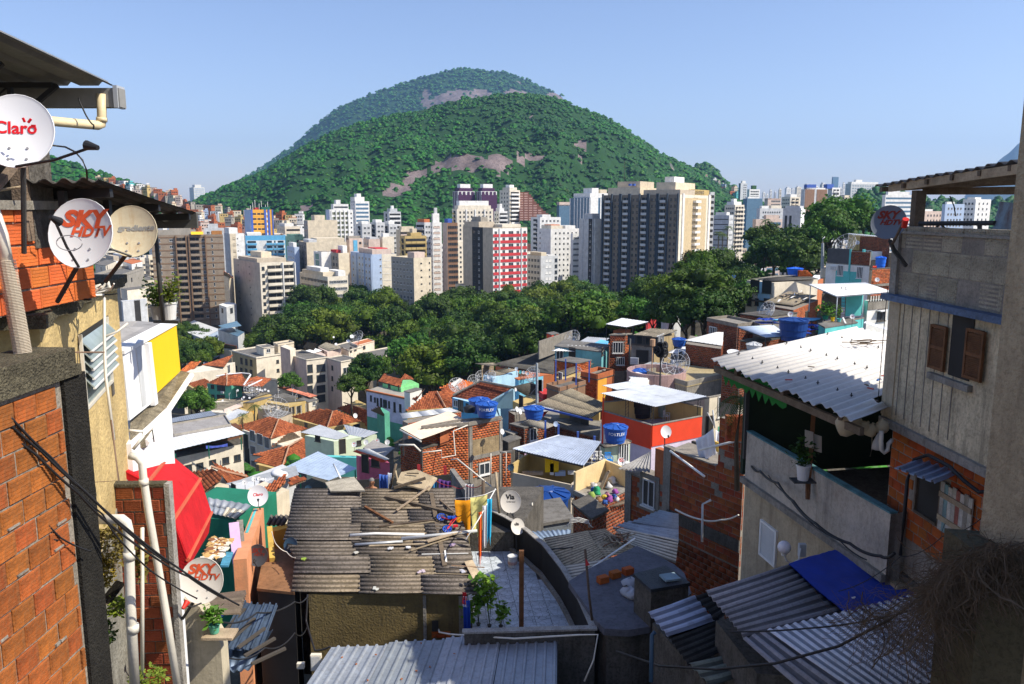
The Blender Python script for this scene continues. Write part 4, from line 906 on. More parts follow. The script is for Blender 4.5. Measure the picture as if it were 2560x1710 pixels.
def cq(name,A,B_,dp,mat,lb_,cat="laundry",wv=4,am=.05,tp_=0,rg_=0,group=None,seed=1,sh=0):
 """a hanging piece of cloth between two pegs, with folds"""
 A,B_=V3(A),V3(B_);d=(B_-A);n=V3((d.y,-d.x,0)).normalized();rs=Rn(seed);nu,nv=14,7;b=MB();ph=rs.U(0,6)
 for lay in(0,1):
  for j in Rg(nv+1):
   v=j/nv
   for i in Rg(nu+1):
    u=i/nu;sag=-.06*math.sin(math.pi*u)*d.length*(1-v);uu=.5+(u-.5)*(1-tp_*v)
    dr=dp*v*(1+rg_*(rs.random()-.5 if(j==nv and lay==0)else 0))
    p=A+d*uu+d*sh*v+n*(am*(.3+v)*math.sin(ph+u*wv*6.28)-.01*lay);b.v.append((p.x,p.y,p.z+sag-dr))
 m=nu+1;q=(nv+1)*m
 if rg_:
  for i in Rg(m):b.v[q+nv*m+i]=(b.v[nv*m+i][0],b.v[nv*m+i][1],b.v[nv*m+i][2])
 for j in Rg(nv):
  for i in Rg(nu):
   a=j*m+i;b.f.append((a,a+1,a+1+m,a+m));b.f.append((q+a,q+a+m,q+a+1+m,q+a+1))
 for i in Rg(nu):b.f.append((i,q+i,q+i+1,i+1))
 b.m=[0]*len(b.f);o=b.obj(name,mat,sm=1);return tag(o,lb_,cat,group)
def wire(lb_,pts,r=.012,sag=0,mat=BLACK,name="cable",cat="cable",group=None,n=14):
 P_=[V3(p)for p in pts];out=[]
 for i in Rg(len(P_)-1):
  for k in Rg(n if sag else 1):
   t_=k/(n if sag else 1);p=P_[i].lerp(P_[i+1],t_);p=V3((p.x,p.y,p.z-sag*4*t_*(1-t_)));out.append(p)
 out.append(P_[-1]);b=MB();b.tube(out,r,6);o=b.obj(name,mat,sm=1);return tag(o,lb_,cat,group)
def pt_(lb_,loc,r=.15,h=.25,potmat=None,leafm=None,lh=.5,n=60,seed=1,lr=.25,ls=.07,group=None,name="potted_plant"):
 rs=Rn(seed);L=V3(loc);o=em(name,loc,lb_,"potted plant",group)
 Bl(([(0,0),(r*.75,0),(r*.98,h*.9),(r*1.08,h*.9),(r*1.08,h),(r*.95,h),(r*.9,h*.85),(0,h*.85)],L,18),"pot",potmat or PVC,o)
 st_=MB();V=[];Q=[];T=[]
 for k in Rg(7):
  a=rs.U(0,6.28);e=L+V3((math.cos(a)*lr*.6,math.sin(a)*lr*.6,h+lh*rs.U(.5,1)));st_.tube([L+V3((0,0,h*.8)),L.lerp(e,.5)+V3((0,0,.05)),e],.006,4)
  for q in Rg(n//7):
   c=L.lerp(e,rs.U(.5,1.05))+V3((rs.gauss(0,lr*.3),rs.gauss(0,lr*.3),rs.gauss(0,lr*.25)));addleaf(V,Q,T,c,ls*rs.U(.6,1.3),rs)
 st_.obj("stem",mk("m175",(.05,.09,.02)),o);me=npmesh("foliage",np.array(V)-np.array(Tp(L)),np.array(Q),leafm or LEAFN,np.array(T));ob=bpy.data.objects.new("foliage",me);COL.objects.link(ob);ob.parent=o;ob["kind"]="stuff"
 return o
LEAFN=lm("m172",(.10,.24,.03),tr=.3)
def addleaf(V,Q,T,c,s,rs):
 a=rs.U(0,6.28);t_=rs.U(-.7,.9);d=V3((math.cos(a)*math.cos(t_),math.sin(a)*math.cos(t_),math.sin(t_)));x=d.cross(V3((rs.gauss(0,.4),rs.gauss(0,.4),1))).normalized()*s*.32
 k=len(V);V+=[Tp(c),Tp(c+d*s*.5+x),Tp(c+d*s),Tp(c+d*s*.5-x)];Q.append((k,k+1,k+2,k+3));g=rs.U(.6,1.4);T.append((g,g,g))
LD=lm("m129",(.030,.078,.008),warm=(.055,.10,.010),tr=.15)
VIEW.update(W1=(1000,840,6.03),W2=(1300,820,4.9),W3=(1780,560,4.696),W4=(440,900,6.03),W5=(1640,960,4.354))
H=hs("peach house with dark and orange tiled roofs beside the yellow wall",'C',(175,425),(500,385),(588,330),215,8,C2,[('R',538,385,2.2,2.4,'w')],fa=0)
rt(H,[(330,352,.6),(505,385,0),(588,330,0),(550,268,2.6),(300,300,2.6)]);rt(H,[(150,405,-.6),(240,410,-.6),(335,352,.6),(235,310,2.2)],To)
Bs(([wC(x,y,H.z+d)for x,y,d in((240,412,-.65),(500,388,-.1),(335,354,.55))],.1),"gable",C2,H.o)
H=hs("low yellow house with brown tiled roof below the peach house",'C',(205,505),(300,560),(385,540),195,5,YEL,[('L',268,565,1,1.3,'d')],fa=0)
rt(H,[(215,497,0),(300,548,0),(375,553,0),(385,478,1.6),(340,455,1.8)])
H=hs("green house with patched dark red tiled roof",'C',(370,498),(560,515),(640,500),190,8,Gn,[('L',412,522,1,1,'d'),('L',480,535,2.4,1.3,'d'),('L',416,604,1,1.3,'d'),('L',478,606,2.4,1.3,'d'),('L',493,566,.8,.5,'ac')],fa=0)
rt(H,[(362,495,0),(520,515,0),(530,425,2),(440,440,1.8)]);rt(H,[(520,515,0),(590,512,0),(665,470,.8),(640,415,2),(530,425,2)]);rt(H,[(590,512,.2),(660,518,.2),(735,480,.4),(700,425,1.8),(655,470,.8)]);rt(H,[(660,518,.2),(800,522,.2),(880,480,.2),(760,425,1.6),(720,425,1.8)])
ridge(H.o,'C',[(530,425),(522,514)],[2.1,.1],H.z);ridge(H.o,'C',[(655,512),(710,430)],[.3,1.9],H.z,Wm,.2);ridge(H.o,'C',[(690,520),(800,470)],[.4,.7],H.z,Wm,.2);ridge(H.o,'C',[(440,440),(530,425),(640,415),(705,422)],[1.9,2.1,2.1,2],H.z,Wm,.16)
H=hs("ochre and cream flats with a dark windowed side behind the green house",'C',(563,248),(755,305),(948,275),228,12,C2,[('L',640+i*38,320+j*78+i*8,1.6,1.9,'d')for i in(0,1,2)for j in(0,1)]+[('R',922,325,.9,1,'d'),('R',925,395,.9,1,'d'),('L',600,378,1.2,1.6,'d')],ml=mk("m146",(.42,.33,.17),streak=.3),pa=.4,cat="building",name="flats")
H=hs("cream rooftop house with a small window on the ochre flats",'C',(755,205),(812,225),(895,215),232,4.2,C2,[('R',850,240,1.2,1.1,'w')],pa=.2)
H=hs("taller cream stair house on the ochre flats, against the big pink flats",'C',(890,190),(925,205),(1050,185),236,5.5,Cr,[],pa=.5)
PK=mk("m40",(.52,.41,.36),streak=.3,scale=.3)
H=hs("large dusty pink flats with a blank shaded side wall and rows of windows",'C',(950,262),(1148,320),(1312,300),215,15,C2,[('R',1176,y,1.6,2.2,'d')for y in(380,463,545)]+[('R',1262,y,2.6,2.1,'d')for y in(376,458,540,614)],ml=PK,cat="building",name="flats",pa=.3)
H=hs("upright stair tower of the dusty pink flats",'C',(943,205),(1020,235),(1062,222),219,9,C2,[],ml=PK,name="stair_tower",cat="tower",fa=0)
H=hs("second wing of the dusty pink flats with a lit narrow end",'C',(1308,305),(1418,335),(1542,312),213,15,C2,[('L',1352,y,.9,1.3,'d')for y in(375,458,538)]+[('R',1460,396,2.2,1.8,'w'),('R',1530,370,1,1.6,'w')],ml=PK,cat="building",name="flats",pa=.3)
H=hs("shed roofed rooftop house with a white awning on the pink flats",'C',(1130,255),(1200,290),(1298,270),222,3.5,Pk,[('R',1240,320,2.2,1.2,'s')],fa=0);rs4(H,[(1140,240,.1),(1200,262,.1),(1270,240,.4),(1215,222,.4)],Wm)
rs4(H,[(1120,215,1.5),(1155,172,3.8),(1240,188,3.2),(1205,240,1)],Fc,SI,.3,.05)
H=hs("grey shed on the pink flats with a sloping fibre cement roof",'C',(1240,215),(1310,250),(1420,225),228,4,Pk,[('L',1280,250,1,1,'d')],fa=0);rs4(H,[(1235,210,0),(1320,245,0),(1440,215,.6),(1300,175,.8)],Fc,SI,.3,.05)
H=hs("peach rooftop block with window openings at the back of the pink flats",'C',(1375,205),(1480,245),(1590,215),232,7,C2,[('R',1495,232,1,1.6,'s'),('R',1530,230,1.2,.9,'d')],pa=.3)
H=hs("cream corner house with a round bay and dark roof beside the big trees",'C',(1560,265),(1665,312),(1912,262),226,11,C2,[('R',1766,345,2.6,1.8,'w'),('R',1838,330,2.2,1.8,'d'),('L',1590,340,1.2,1.6,'d')],cat="building",name="flats",pa=.3)
H=hs("narrow upper house with brown roof joining the pink flats",'C',(1500,185),(1550,205),(1680,170),238,8,C2,[('R',1600,215,1.3,1,'d')],roofmat=Te,pa=.2)
for i,(x,y,r)in En(((1362,135,.6),(1555,148,2.4),(1505,130,1.2),(1380,190,.8),(1475,165,1))):
 L_=qC(x,y,232)
 if r>2:md_("big mesh dish on the rooftop at the edge of the trees",L_,r,(-.5,-.6,.6))
 else:di(f"{['small round dish on the rear parapet','','white dish above the brown roof','tilted dish by the grey shed','dish among the clutter of the pink flats'][i]} far away",L_,r,(.2,-.7,.7),foot=L_-V3((0,0,r+.6)),arm=0,hl_=0,group="dishes on the far flats")
H=hs("blue grey works hall with strip windows behind the yellow wall",'A',(130,1318),(330,1400),(468,1330),300,8,Lb,[('R',350,1415,5,1.3,'d'),('R',400,1412,5,1.3,'d'),('R',440,1410,5,1.3,'d')],roofmat=Gw,cat="building",name="works_hall")
H=hs("white streaked boundary building below the grey slab block",'A',(455,1330),(610,1385),(660,1350),290,9,Gw,[],roofmat=BGLASS,cat="building",name="works_hall");rs4(H,[(455,1300,2.5),(520,1320,2.5),(640,1300,2.5),(600,1262,2.5)],BGLASS)
H=hs("small grey office with a flat white roof between the brown tower and the slab block",'A',(462,1135),(520,1155),(598,1130),330,9,Gw,[('L',490,1180,2.5,2,'d'),('R',560,1180,3,2.2,'d')],roofmat=Wh,cat="building",name="office")
H=hs("orange tiled gable peeping out under the trees",'A',(500,1480),(560,1500),(605,1490),255,3,Cr,[],fa=0);rt(H,[(500,1470,0),(600,1488,0),(595,1465,1.5),(510,1440,1.8)],To)
H=hs("green hedged brown roof house by the office tower foot",'A',(500,905),(540,925),(575,905),345,22,Cr,[],fa=0);rt(H,[(500,900,0),(575,930,0),(565,868,4),(505,866,4)],To)
H=hs("white house with green base and a tiled coping around its terrace",'C',(1618,560),(1930,625),(2050,575),152,8,mk("m113",(.62,.62,.75),streak=.1),[('L',1655,613,.5,1.2,'d'),('L',1686,625,.5,1,'d'),('L',1707,642,.5,1.6,'d'),('L',1735,650,.6,2,'s'),('L',1765,655,1.1,1.6,'d'),('L',1797,663,.5,1.4,'d'),('L',1840,682,.6,2,'s'),('L',1885,690,.6,1.6,'d')],roofmat=Cf)
Bf((H.fL,0,H.fL.len,H.z0-3,H.z-5.2,.02,.05),"green_base",Gn,H.o);b=MB();b.fb(H.fL,-.2,H.fL.len,H.z+.13,H.z+.4,-.3,.15);b.fb(H.fR,.2,H.fR.len,H.z+.13,H.z+.4,-.3,.15);b.obj("tiled_coping",Te,H.o)
H=hs("green gabled house with dark red tiles above the white terrace",'C',(1745,495),(1890,535),(2030,500),158,4,LIME,[('L',1798,515,.8,1,'d'),('L',1873,530,.3,1,'s')],fa=0)
rt(H,[(1715,480,.2),(1885,525,.2),(1900,465,1.1),(1755,425,1.1)]);rt(H,[(1880,470,.9),(1990,465,.9),(1975,440,1.4),(1920,425,1.5)])
Bs(([wC(x,y,H.z+d)for x,y,d in((1885,530,0),(2030,500,0),(1965,468,1.2),(1905,470,1.1))],.2),"gable",LIME,H.o)
H=hs("white tank house standing before the lime gable",'C',(1915,560),(1960,572),(2052,545),146,4,Wh,[])
for i,(x,y,r)in En(((1240,655,.95),(1120,720,.9),(1365,840,.9))):
 md_(["mesh dish above the lime gable","dark mesh dish on the white tank house","low mesh dish at the foot of the lime gable"][i],qW1(x,y,150),1.7 if i!=2 else 1.3,(.4,-.6,.55))
md_("mesh dish between the orange roof and the blue gable house",qW1(860,765,120),1.35,(.2,-.7,.7))
md_("mesh dish on the grey roofs below the green house",qW4(1150,455,184),1.9,(.2,-.7,.6))
md_("largest mesh dish, behind the peaked tile roof",qW4(1520,750,170),2.6,(.2,-.6,.6))
H=hs("small tiled porch roof beside the green base of the white house",'C',(1700,700),(1760,735),(1800,720),140,4,Gn,[],fa=0);rt(H,[(1655,705,0),(1760,735,0),(1800,712,.2),(1715,680,1.4)])
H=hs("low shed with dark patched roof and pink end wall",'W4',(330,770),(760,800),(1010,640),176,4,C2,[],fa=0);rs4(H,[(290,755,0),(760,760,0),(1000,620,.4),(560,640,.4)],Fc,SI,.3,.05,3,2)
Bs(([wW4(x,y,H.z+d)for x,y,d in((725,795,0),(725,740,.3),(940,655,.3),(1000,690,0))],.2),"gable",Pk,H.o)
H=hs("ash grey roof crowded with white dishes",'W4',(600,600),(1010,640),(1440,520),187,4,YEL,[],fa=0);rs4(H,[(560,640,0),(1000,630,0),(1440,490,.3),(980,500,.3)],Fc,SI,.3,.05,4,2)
for i,(x,y)in En(((930,458),(1225,440),(1270,450),(1305,462),(1345,445),(1395,468),(1025,560),(1110,570),(1000,585),(705,610))):
 L_=qW4(x,y,183);nm=["alone at the edge","beside the mesh dish","second past the mesh dish","low in the row","upright in the row","ending the row","lying back on the ridge","leaning over the wall","small on the slope","down at the dark shed"][i]
 di(f"white dish {nm} of the ash grey roof",L_,.5,(.25+.1*(i%3)-.1,-.8,.4+.2*(i%2)),foot=L_-V3((0,0,.9)),arm=(i<6),hl_=0,group="dishes on the ash grey roof")
H=hs("yellow stained house wall under the ash grey roof",'W4',(1010,650),(1180,640),(1450,560),185,3.5,YEL,[])
H=hs("dark roofed house with a row of pale posts",'W4',(1370,640),(1700,700),(1960,620),181,3.2,YEL,[('R',1740,760,2,1.6,'s'),('R',1850,740,2,1.6,'s')],fa=0)
rs4(H,[(1370,600,0),(1640,650,0),(1950,610,.2),(1700,560,.2)],Fc,SI,.3,.05,3,1,mats=[mk("m35",(.09,.085,.075),var=.3,scale=1,fine=.4,bu=.4)]*3)
po(H,[(1740,720),(1810,700),(1885,690),(1955,660)],H.z-3,H.z,.1,C2)
H=hs("dark flat roofed house with white vent pipes",'W4',(1400,560),(1700,600),(1930,540),190,3,YEL,[])
for x,y in((1490,590),(1545,530),(1800,590),(1825,530),(805,570),(915,520),(365,650),(1760,500)):
 p=qW4(x,y+30,176);tag(Bt(([p,p+V3((0,0,1.4)),p+V3((.3,0,1.6))],.07,6),"vent_pipe",Wh),f"white vent pipe {['by the black roof','leaning near the dark tank','on the pale ramp side','bent over the dark roof','behind the dishes','under the lone dish','in front of the bushes','thin one at the ramp top'][[1490,1545,1800,1825,805,915,365,1760].index(x)]} of the grey roofs","pipe","vent pipes on the grey roofs")
RAMP=mk("m150",(.62,.22,.14),var=.15)
H=hs("long salmon coping roof sloping down beside the pink flats",'W4',(1540,400),(2050,600),(2130,580),189,3,C2,[],fa=0);rt(H,[(1530,410,.6),(2030,600,.0),(2130,580,.0),(1580,375,.8)],mk("m12",(.75,.26,.16),at_r=1))
H=hs("cream house end with a lean-to beside the salmon roof",'W4',(1850,590),(2000,640),(2145,605),186,4,C2,[('R',2080,655,1,1,'w')])
H=hs("cream hut with a flat roof under the pink flats",'W4',(1310,300),(1530,315),(1620,300),208,3,C2,[])
H=hs("grey metal roofed house with an orange gable by the palm",'W4',(640,860),(850,960),(1160,790),169,4,YEL,[],fa=0);rs4(H,[(610,840,0),(810,915,0),(1110,785,.2),(930,735,.2)],Me,TP,.3,.02,3,1)
Bs(([wW4(x,y,H.z+d)for x,y,d in((1055,890,-1.2),(1055,820,0),(1170,760,.1),(1165,840,-1))],.2),"gable",ORG_,H.o)
H=hs("grey porch roof on posts in front of the dark tank house",'W4',(1230,730),(1420,750),(1560,700),178,3.4,Be,[('R',1480,770,2,2,'s')],fa=0);rs4(H,[(1230,735,0),(1430,752,0),(1440,690,.3),(1290,680,.3)],FIBL,SI,.3,.05)
H=hs("beige terrace wall behind the peaked tile roof",'W4',(1310,850),(1500,900),(1750,800),171,3,Be,[])
H=hs("cream three storey house under the first peaked tile roof",'C',(645,862),(868,930),(1105,870),160,11,C2,[('L',726,908,1.9,2.4,'g'),('L',784,935,1.9,2.4,'g'),('L',838,962,1.6,2.4,'g'),('L',730,1022,1.9,2,'g'),('L',735,1140,1.6,2.2,'g'),('L',667,938,1,3,'d'),('L',682,950,1,3,'d'),('L',675,1055,1,3.4,'d'),('L',692,1065,1,3.4,'d')],fa=0)
rt(H,[(588,832,.0),(868,932,0),(930,775,2.6),(862,757,2.6)]);rt(H,[(868,932,0),(1162,850,0),(930,775,2.6)]);rt(H,[(588,832,0),(862,757,2.6),(700,790,1.2)]);ridge(H.o,'C',[(868,930),(930,777)],[.15,2.8],H.z)
H=hs("long tiled roof with a white dish, second of the peaked roofs",'C',(1040,775),(1310,845),(1570,810),166,4,YEL,[('L',1145,822,1,1,'d'),('R',1540,835,1.4,1,'d')],fa=0)
rt(H,[(1028,755,0),(1312,842,0),(1355,712,2.8),(1255,692,2.8)]);rt(H,[(1312,842,0),(1582,792,0),(1390,708,2.8),(1355,712,2.8)]);ridge(H.o,'C',[(1312,840),(1355,712)],[.15,3],H.z)
di("white dish on the long tiled roof",qC(1530,750,168),1.,(.55,-.7,.35),foot=qC(1530,775,168),arm=0,hl_=0)
H=hs("broad tiled roof sloping down to the mint hut",'C',(1420,700),(1810,895),(1925,800),172,4,YEL,[],fa=0)
rt(H,[(1385,690,.2),(1600,800,.0),(1605,842,-.4),(1810,895,-.6),(1838,768,2.6),(1440,648,2.6)]);rt(H,[(1810,895,-.6),(1925,800,0),(1838,768,2.6)]);ridge(H.o,'C',[(1440,648),(1838,766),(1812,890)],[2.8,2.8,-.4],H.z)
H=hs("dark steep tiled roof between the peaked roofs",'C',(880,960),(960,985),(1120,920),158,4,C2,[],fa=0);rt(H,[(870,1000,-.5),(1110,925,-.3),(1060,890,1.5),(985,878,2)])
H=hs("low peaked tile roof in front of the mint hut",'C',(750,1130),(950,1180),(1140,1090),128,4,YEL,[('L',765,1165,.8,1.5,'d')],fa=0)
rt(H,[(718,1055,.4),(770,1065,.3),(950,1005,2.),(1112,928,2.4),(1000,945,2.3)]);rt(H,[(738,1105,.1),(955,1165,0),(1010,990,2.4),(880,1020,1.6)]);rt(H,[(955,1165,0),(1142,1080,0),(1135,935,2.4),(1112,928,2.4),(1010,990,2.4)]);ridge(H.o,'C',[(955,1160),(1010,990),(1115,928)],[.15,2.6,2.6],H.z)
H=hs("old tile roof spreading above the green walled yard",'C',(250,1250),(545,1365),(690,1240),84,3.5,Cr,[],fa=0)
rt(H,[(235,1195,0),(360,1372,-.5),(545,1335,-.3),(545,1270,.3),(400,1145,1.6)]);rt(H,[(540,1290,0),(700,1222,0),(520,1142,1.6),(400,1145,1.6)]);ridge(H.o,'C',[(400,1147),(520,1190),(680,1225)],[1.8,1,.2],H.z)
H=hs("rusty tile roof behind the round Claro dish".replace("Claro ","white "),'C',(640,1350),(840,1420),(1012,1330),62,3.5,Cr,[],fa=0)
rt(H,[(570,1370,0),(850,1400,-.1),(1005,1330,0),(1005,1250,.6),(780,1320,.5)],pi_=.24);rt(H,[(1010,1300,.2),(1145,1250,.2),(1130,1215,.5),(1015,1240,.5)],pi_=.24)
H=hs("cream terrace house with a white ribbed roof beside the red awning",'C',(60,1010),(100,1085),(648,968),120,8,C2,[('R',x,y,1.15,1.1,'d')for x,y in((222,1160),(313,1145),(413,1121),(515,1101),(606,1080))],fa=1,roofmat=Cd)
sheet(H.o,[wC(x,y,H.z+2.3)for x,y in((112,1022),(670,890),(556,826),(60,930))],.7,.02,Wm,5,1,TP,stuff=0)
po(H,[(118,1050),(380,985),(635,920)],H.z+.1,H.z+2.2,.07,DGREEN);Bb((wC(112,1022,H.z+2.2),wC(670,890,H.z+2.2),.1,.16),"gutter",DGREEN,H.o)
Bp(([wC(x,y,H.z)for x,y in((110,1045),(640,925),(600,890),(90,990))],H.z+.13,H.z+1.9),"back_wall",mk("m64",(.14,.06,.03)),H.o)
H=hs("pale felt roof terrace behind the white ribbed roof",'C',(80,830),(110,912),(555,830),124,8,Cf,[],pa=.25,roofmat=mk("m162",(.34,.32,.30),streak=.3,fine=.3))
H=hs("dark blue metal roofed shed above the felt terrace",'C',(60,780),(95,805),(440,745),135,4,Cd,[],fa=0);rs4(H,[(90,805,.1),(445,745,.1),(400,712,.3),(90,770,.3)],mk("m73",(.22,.25,.30),ru=.5),TP,.4,.02,4,1)
RB=mk("m119",(.1,.15,.6));cq("towel",wC(360,985,H.z),wC(530,968,H.z),0.5,RB,"blue towel hung under the white ribbed roof","towel",seed=4)
H=hs("mint hut with two grey sheet roofs and an open door",'C',(1135,905),(1362,952),(1700,900),100,2.7,PALEM,[('L',1238,928,.95,.8,'s'),('R',1430,990,.9,2.,'door'),('R',1560,960,.6,.6,'s')],fa=0)
rs4(H,[(1098,880,.05),(1385,938,.05),(1487,905,.15),(1250,820,.5)],Me,TP,.35,.015,3,2);rs4(H,[(1480,900,.0),(1600,922,.0),(1710,880,.2),(1440,820,.5)],Me,TP,.35,.015,3,1)
for i,(x,y,t_)in En(((1522,975,1),(1615,958,0),(1702,950,1),(1782,958,0))):
 L_=qC(x,y,93);di(["lettered dish at the mint hut corner","plain dish between the two lettered ones","lettered dish under the orange terrace","dim grey dish behind the lettered ones"][i],L_,.6,(.1,-.9,.3),text=[("SKY",.5,0,.35,mk("m121",(.62,.05,.02),var=.05,bu=0),.3,.02)]if t_ else(),foot=L_-V3((0,0,1)),group="dishes by the mint hut",hl_=0)
H=hs("light blue metal roof open house on dark posts",'C',(985,1175),(1310,1265),(1545,1180),84,2.6,Aq,[],fa=0)
b=H.o.children[0];bpy.data.objects.remove(b)
sheet(H.o,[wC(x,y,H.z+d)for x,y,d in((1325,1258,0),(1545,1165,0),(1240,1030,.5),(968,1160,.2))],.30,.02,mk("m84",(.50,.60,.72),ru=.45,metal=.2,bu=.03),4,2,TP)
po(H,[(1015,1190),(1100,1215),(1310,1250),(1530,1180)],H.z-2.6,H.z-.05,.06,DGREEN)
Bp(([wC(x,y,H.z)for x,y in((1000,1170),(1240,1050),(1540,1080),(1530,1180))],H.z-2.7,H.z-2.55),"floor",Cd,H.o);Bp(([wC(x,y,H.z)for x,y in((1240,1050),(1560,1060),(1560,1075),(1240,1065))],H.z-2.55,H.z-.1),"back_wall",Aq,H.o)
H=hs("blue grey house whose roof carries a cluster of dishes and vents",'C',(540,1290),(640,1340),(1060,1175),78,3.4,Gw,[('L',580,1320,1,1,'s')],fa=0)
rs4(H,[(515,1282,0),(640,1345,-.2),(1090,1215,0),(1062,1140,.2),(800,1190,.2)][:4],Me,TP,.4,.015,4,1,mats=[mk("m203",(.30,.32,.34),ru=.6,streak=.3)]*4)
for i,(x,y)in En(((665,1272),(740,1245),(795,1278),(778,1242),(815,1252))):
 L_=qC(x,y,74);di("white dish of the cluster, "+["lowest on the zinc edge","upright at the back","red lettered one","half hidden small one","tilted up flat one"][i],L_,.5 if i!=3 else.4,(.25,-.85,.4)if i!=4 else(.1,-.2,.9),foot=L_-V3((0,0,.8)),text=[("SKY",.5,0,.3,MS["m121"],.3,.02)]if i==2 else(),group="dish cluster on the zinc roof",hl_=0)
for i,(x,y)in En(((918,1225),(957,1240))):
 L_=qC(x,y,76);tag(Bl(([(.3,0),(.3,.3),(.55,.4),(.62,.62),(.5,.85),(.2,.95),(0,.95)],L_-V3((0,0,.3)),16),"roof_vent",Wm,sm=1),["white roof vent nearer the dish cluster","white roof vent nearer the blue metal roof"][i],"vent","round roof vents")
H=hs("small pink house with a red corrugated awning",'C',(1538,1060),(1560,1080),(1800,1120),78,3.2,mk("m92",(.5,.12,.2),streak=.3),[('R',1610,1125,.9,2,'door'),('R',1690,1120,1,.8,'s')],fa=0)
rs4(H,[(1510,1030,.1),(1745,1118,.1),(1790,1105,.5),(1560,1010,.5)],mk("m100",(.6,.08,.05),ru=.5),SI,.2,.04,2,1);rs4(H,[(1530,1015,.6),(1770,1100,.6),(1800,1090,.8),(1640,1010,.9)],Me,SI,.2,.03,2,1)
H=hs("grey flat terrace behind the red corrugated awning",'C',(1600,1010),(1760,1075),(1830,1010),84,3,Co,[],roofmat=mk("m162",(.34,.32,.30)))
Rl=MS["m121"];BLKL=mk("m94",(.02,.02,.02),var=.02,bu=0);DDISH=mk("m106",(.045,.05,.055),ru=.5,var=.1,bu=0)
H=hs("blue house with a brown tiled roof and pale blue gable wall",'W1',(790,930),(1310,1060),(1710,850),98,4,PBLUE,[('L',845,1015,.9,.9,'w'),('L',918,1045,1.,1.5,'d'),('L',1015,1050,.5,.6,'d'),('L',1078,1065,.6,.6,'w')],ml=SKYB,fa=0)
rt(H,[(765,925,-.1),(1312,1020,0),(1700,775,1.9),(1205,690,1.9)],tintmat("m91",(.22,.06,.03),ru=.9,var=.2,scale=.4));Bs(([wW1(x,y,H.z+d)for x,y,d in((1312,1000,.15),(1318,1062,-.5),(1712,1065,-.9),(1710,775,2))],.25),"gable",PBLUE,H.o)
ridge(H.o,'W1',[(800,890),(1205,680),(1700,775)],[.3,2.1,2.1],H.z,Co,.16)
H=hs("tiled house with an orange patch next to the brown tiled roof",'W1',(110,1130),(690,1100),(960,900),118,4,YEL,[],fa=0)
rt(H,[(70,1130,.0),(690,1080,0),(560,840,1.8),(430,850,1.8)]);rt(H,[(690,1080,0),(790,1060,0),(960,860,1.),(740,760,1.6),(560,840,1.8)]);rt(H,[(185,940,.6),(250,985,.4),(460,870,1.2),(250,880,1.4)])
rt(H,[(900,815,1),(1110,715,.8),(940,665,1.8),(840,690,2.)],To);rt(H,[(570,790,.8),(735,755,1.2),(890,640,2.4),(790,660,2)],To)
Bs(([wW1(x,y,H.z+d)for x,y,d in((735,745,1.9),(755,775,1.6),(940,655,2.2),(900,632,2.7))],.3),"coping",Wh,H.o);ridge(H.o,'W1',[(560,838),(690,1080)],[1.95,.1],H.z)
H=hs("pale blue house with a dark fibre cement roof",'W1',(1255,585),(1395,640),(1780,530),118,5,PBLUE,[],ml=PBLUE2,fa=0);rs4(H,[(1250,575,.1),(1420,620,-.1),(1780,510,.5),(1600,480,1)],Fc,SI,.25,.05,2,2)
H=hs("bright blue annex crowned with a row of small dishes",'W1',(1735,640),(1790,665),(2160,600),112,5,PBLUE2,[],roofmat=Te)
for i,(x,y)in En(((1815,545),(1865,550),(1925,570),(1755,495),(1340,620))):
 L_=qW1(x,y,112);di("small dish of the row on the blue annex, "+["teal one at the start","red rimmed one","half turned one","peach one behind the rest","low one by the pale blue wall"][i],L_,.5,(-.3,-.8,.4),mat=Aq if i==0 else Dw,foot=L_-V3((0,0,.9)),hl_=0,arm=i<3,group="dishes on the blue annex")
md_("mesh dish on the bright blue annex",qW2(165,575,112),1.15,(-.4,-.7,.5));md_("mesh dish beside the pale blue house wall",qW1(1370,635,116),1.15,(-.5,-.6,.5));md_("large mesh dish above the open yellow tank room",qW2(690,640,92),1.6,(-.7,-.6,.35));md_("mesh dish against the park trees behind the long roof",qW2(660,145,125),1.5,(-.6,-.6,.45));md_("mesh dish beside the loudspeaker mast",qW2(1925,450,80),1.5,(-.5,-.75,.45))
H=hs("old shed of boarded walls at the wood's edge",'W1',(1200,620),(1230,640),(1560,560),132,4,Wd,[],fa=0);rs4(H,[(1125,415,2.2),(1330,450,2.2),(1560,430,2.4),(1400,405,2.4)],Fc,SI,.25,.05,2,1)
for i in Rg(9):
 Bf((H.fR,.05,H.fR.len-.05,H.z-2.9+i*.33,H.z-2.62+i*.33,.01,.05),"plank",Wl,H.o)
for i in Rg(8):
 Bf((H.fR,.05,H.fR.len*.55,H.z+.1+i*.27,H.z+.33+i*.27,-.03,.0),"plank",Wl,H.o)
H=hs("long low building with a broad sooty roof along the wood",'W2',(-300,470),(150,590),(500,560),122,4,Te,[],roofmat=MS["m35"],fa=0);rs4(H,[(-330,440,.6),(410,570,0),(800,300,1.),(230,300,1.4)],MS["m35"],SI,.25,.05,5,2)
b=MB();p0,p1=qW2(235,385,128),qW2(640,300,140);fr=Fr(p0,p1);b.fb(fr,0,fr.len,p0.z,p0.z+3,-.2,0);tag(b.obj("boundary_wall",Co),"stained concrete wall behind the sooty roof under the trees","wall")
H=hs("teal rooftop house with a blue posted terrace and tin canopy",'W2',(420,400),(690,440),(870,400),92,5,Bc,[],br_={'L':BRK,'R':BRK},pa=.0)
bk=hs("teal block behind the blue posted terrace",'W2',(430,230),(1000,300),(1095,215),97,9,mk("m190",(.16,.42,.46),streak=.2),[('L',490,320,1.1,1.6,'w'),('R',1005,285,1,1,'d'),('L',640,330,1.,2.,'door')],fa=1)
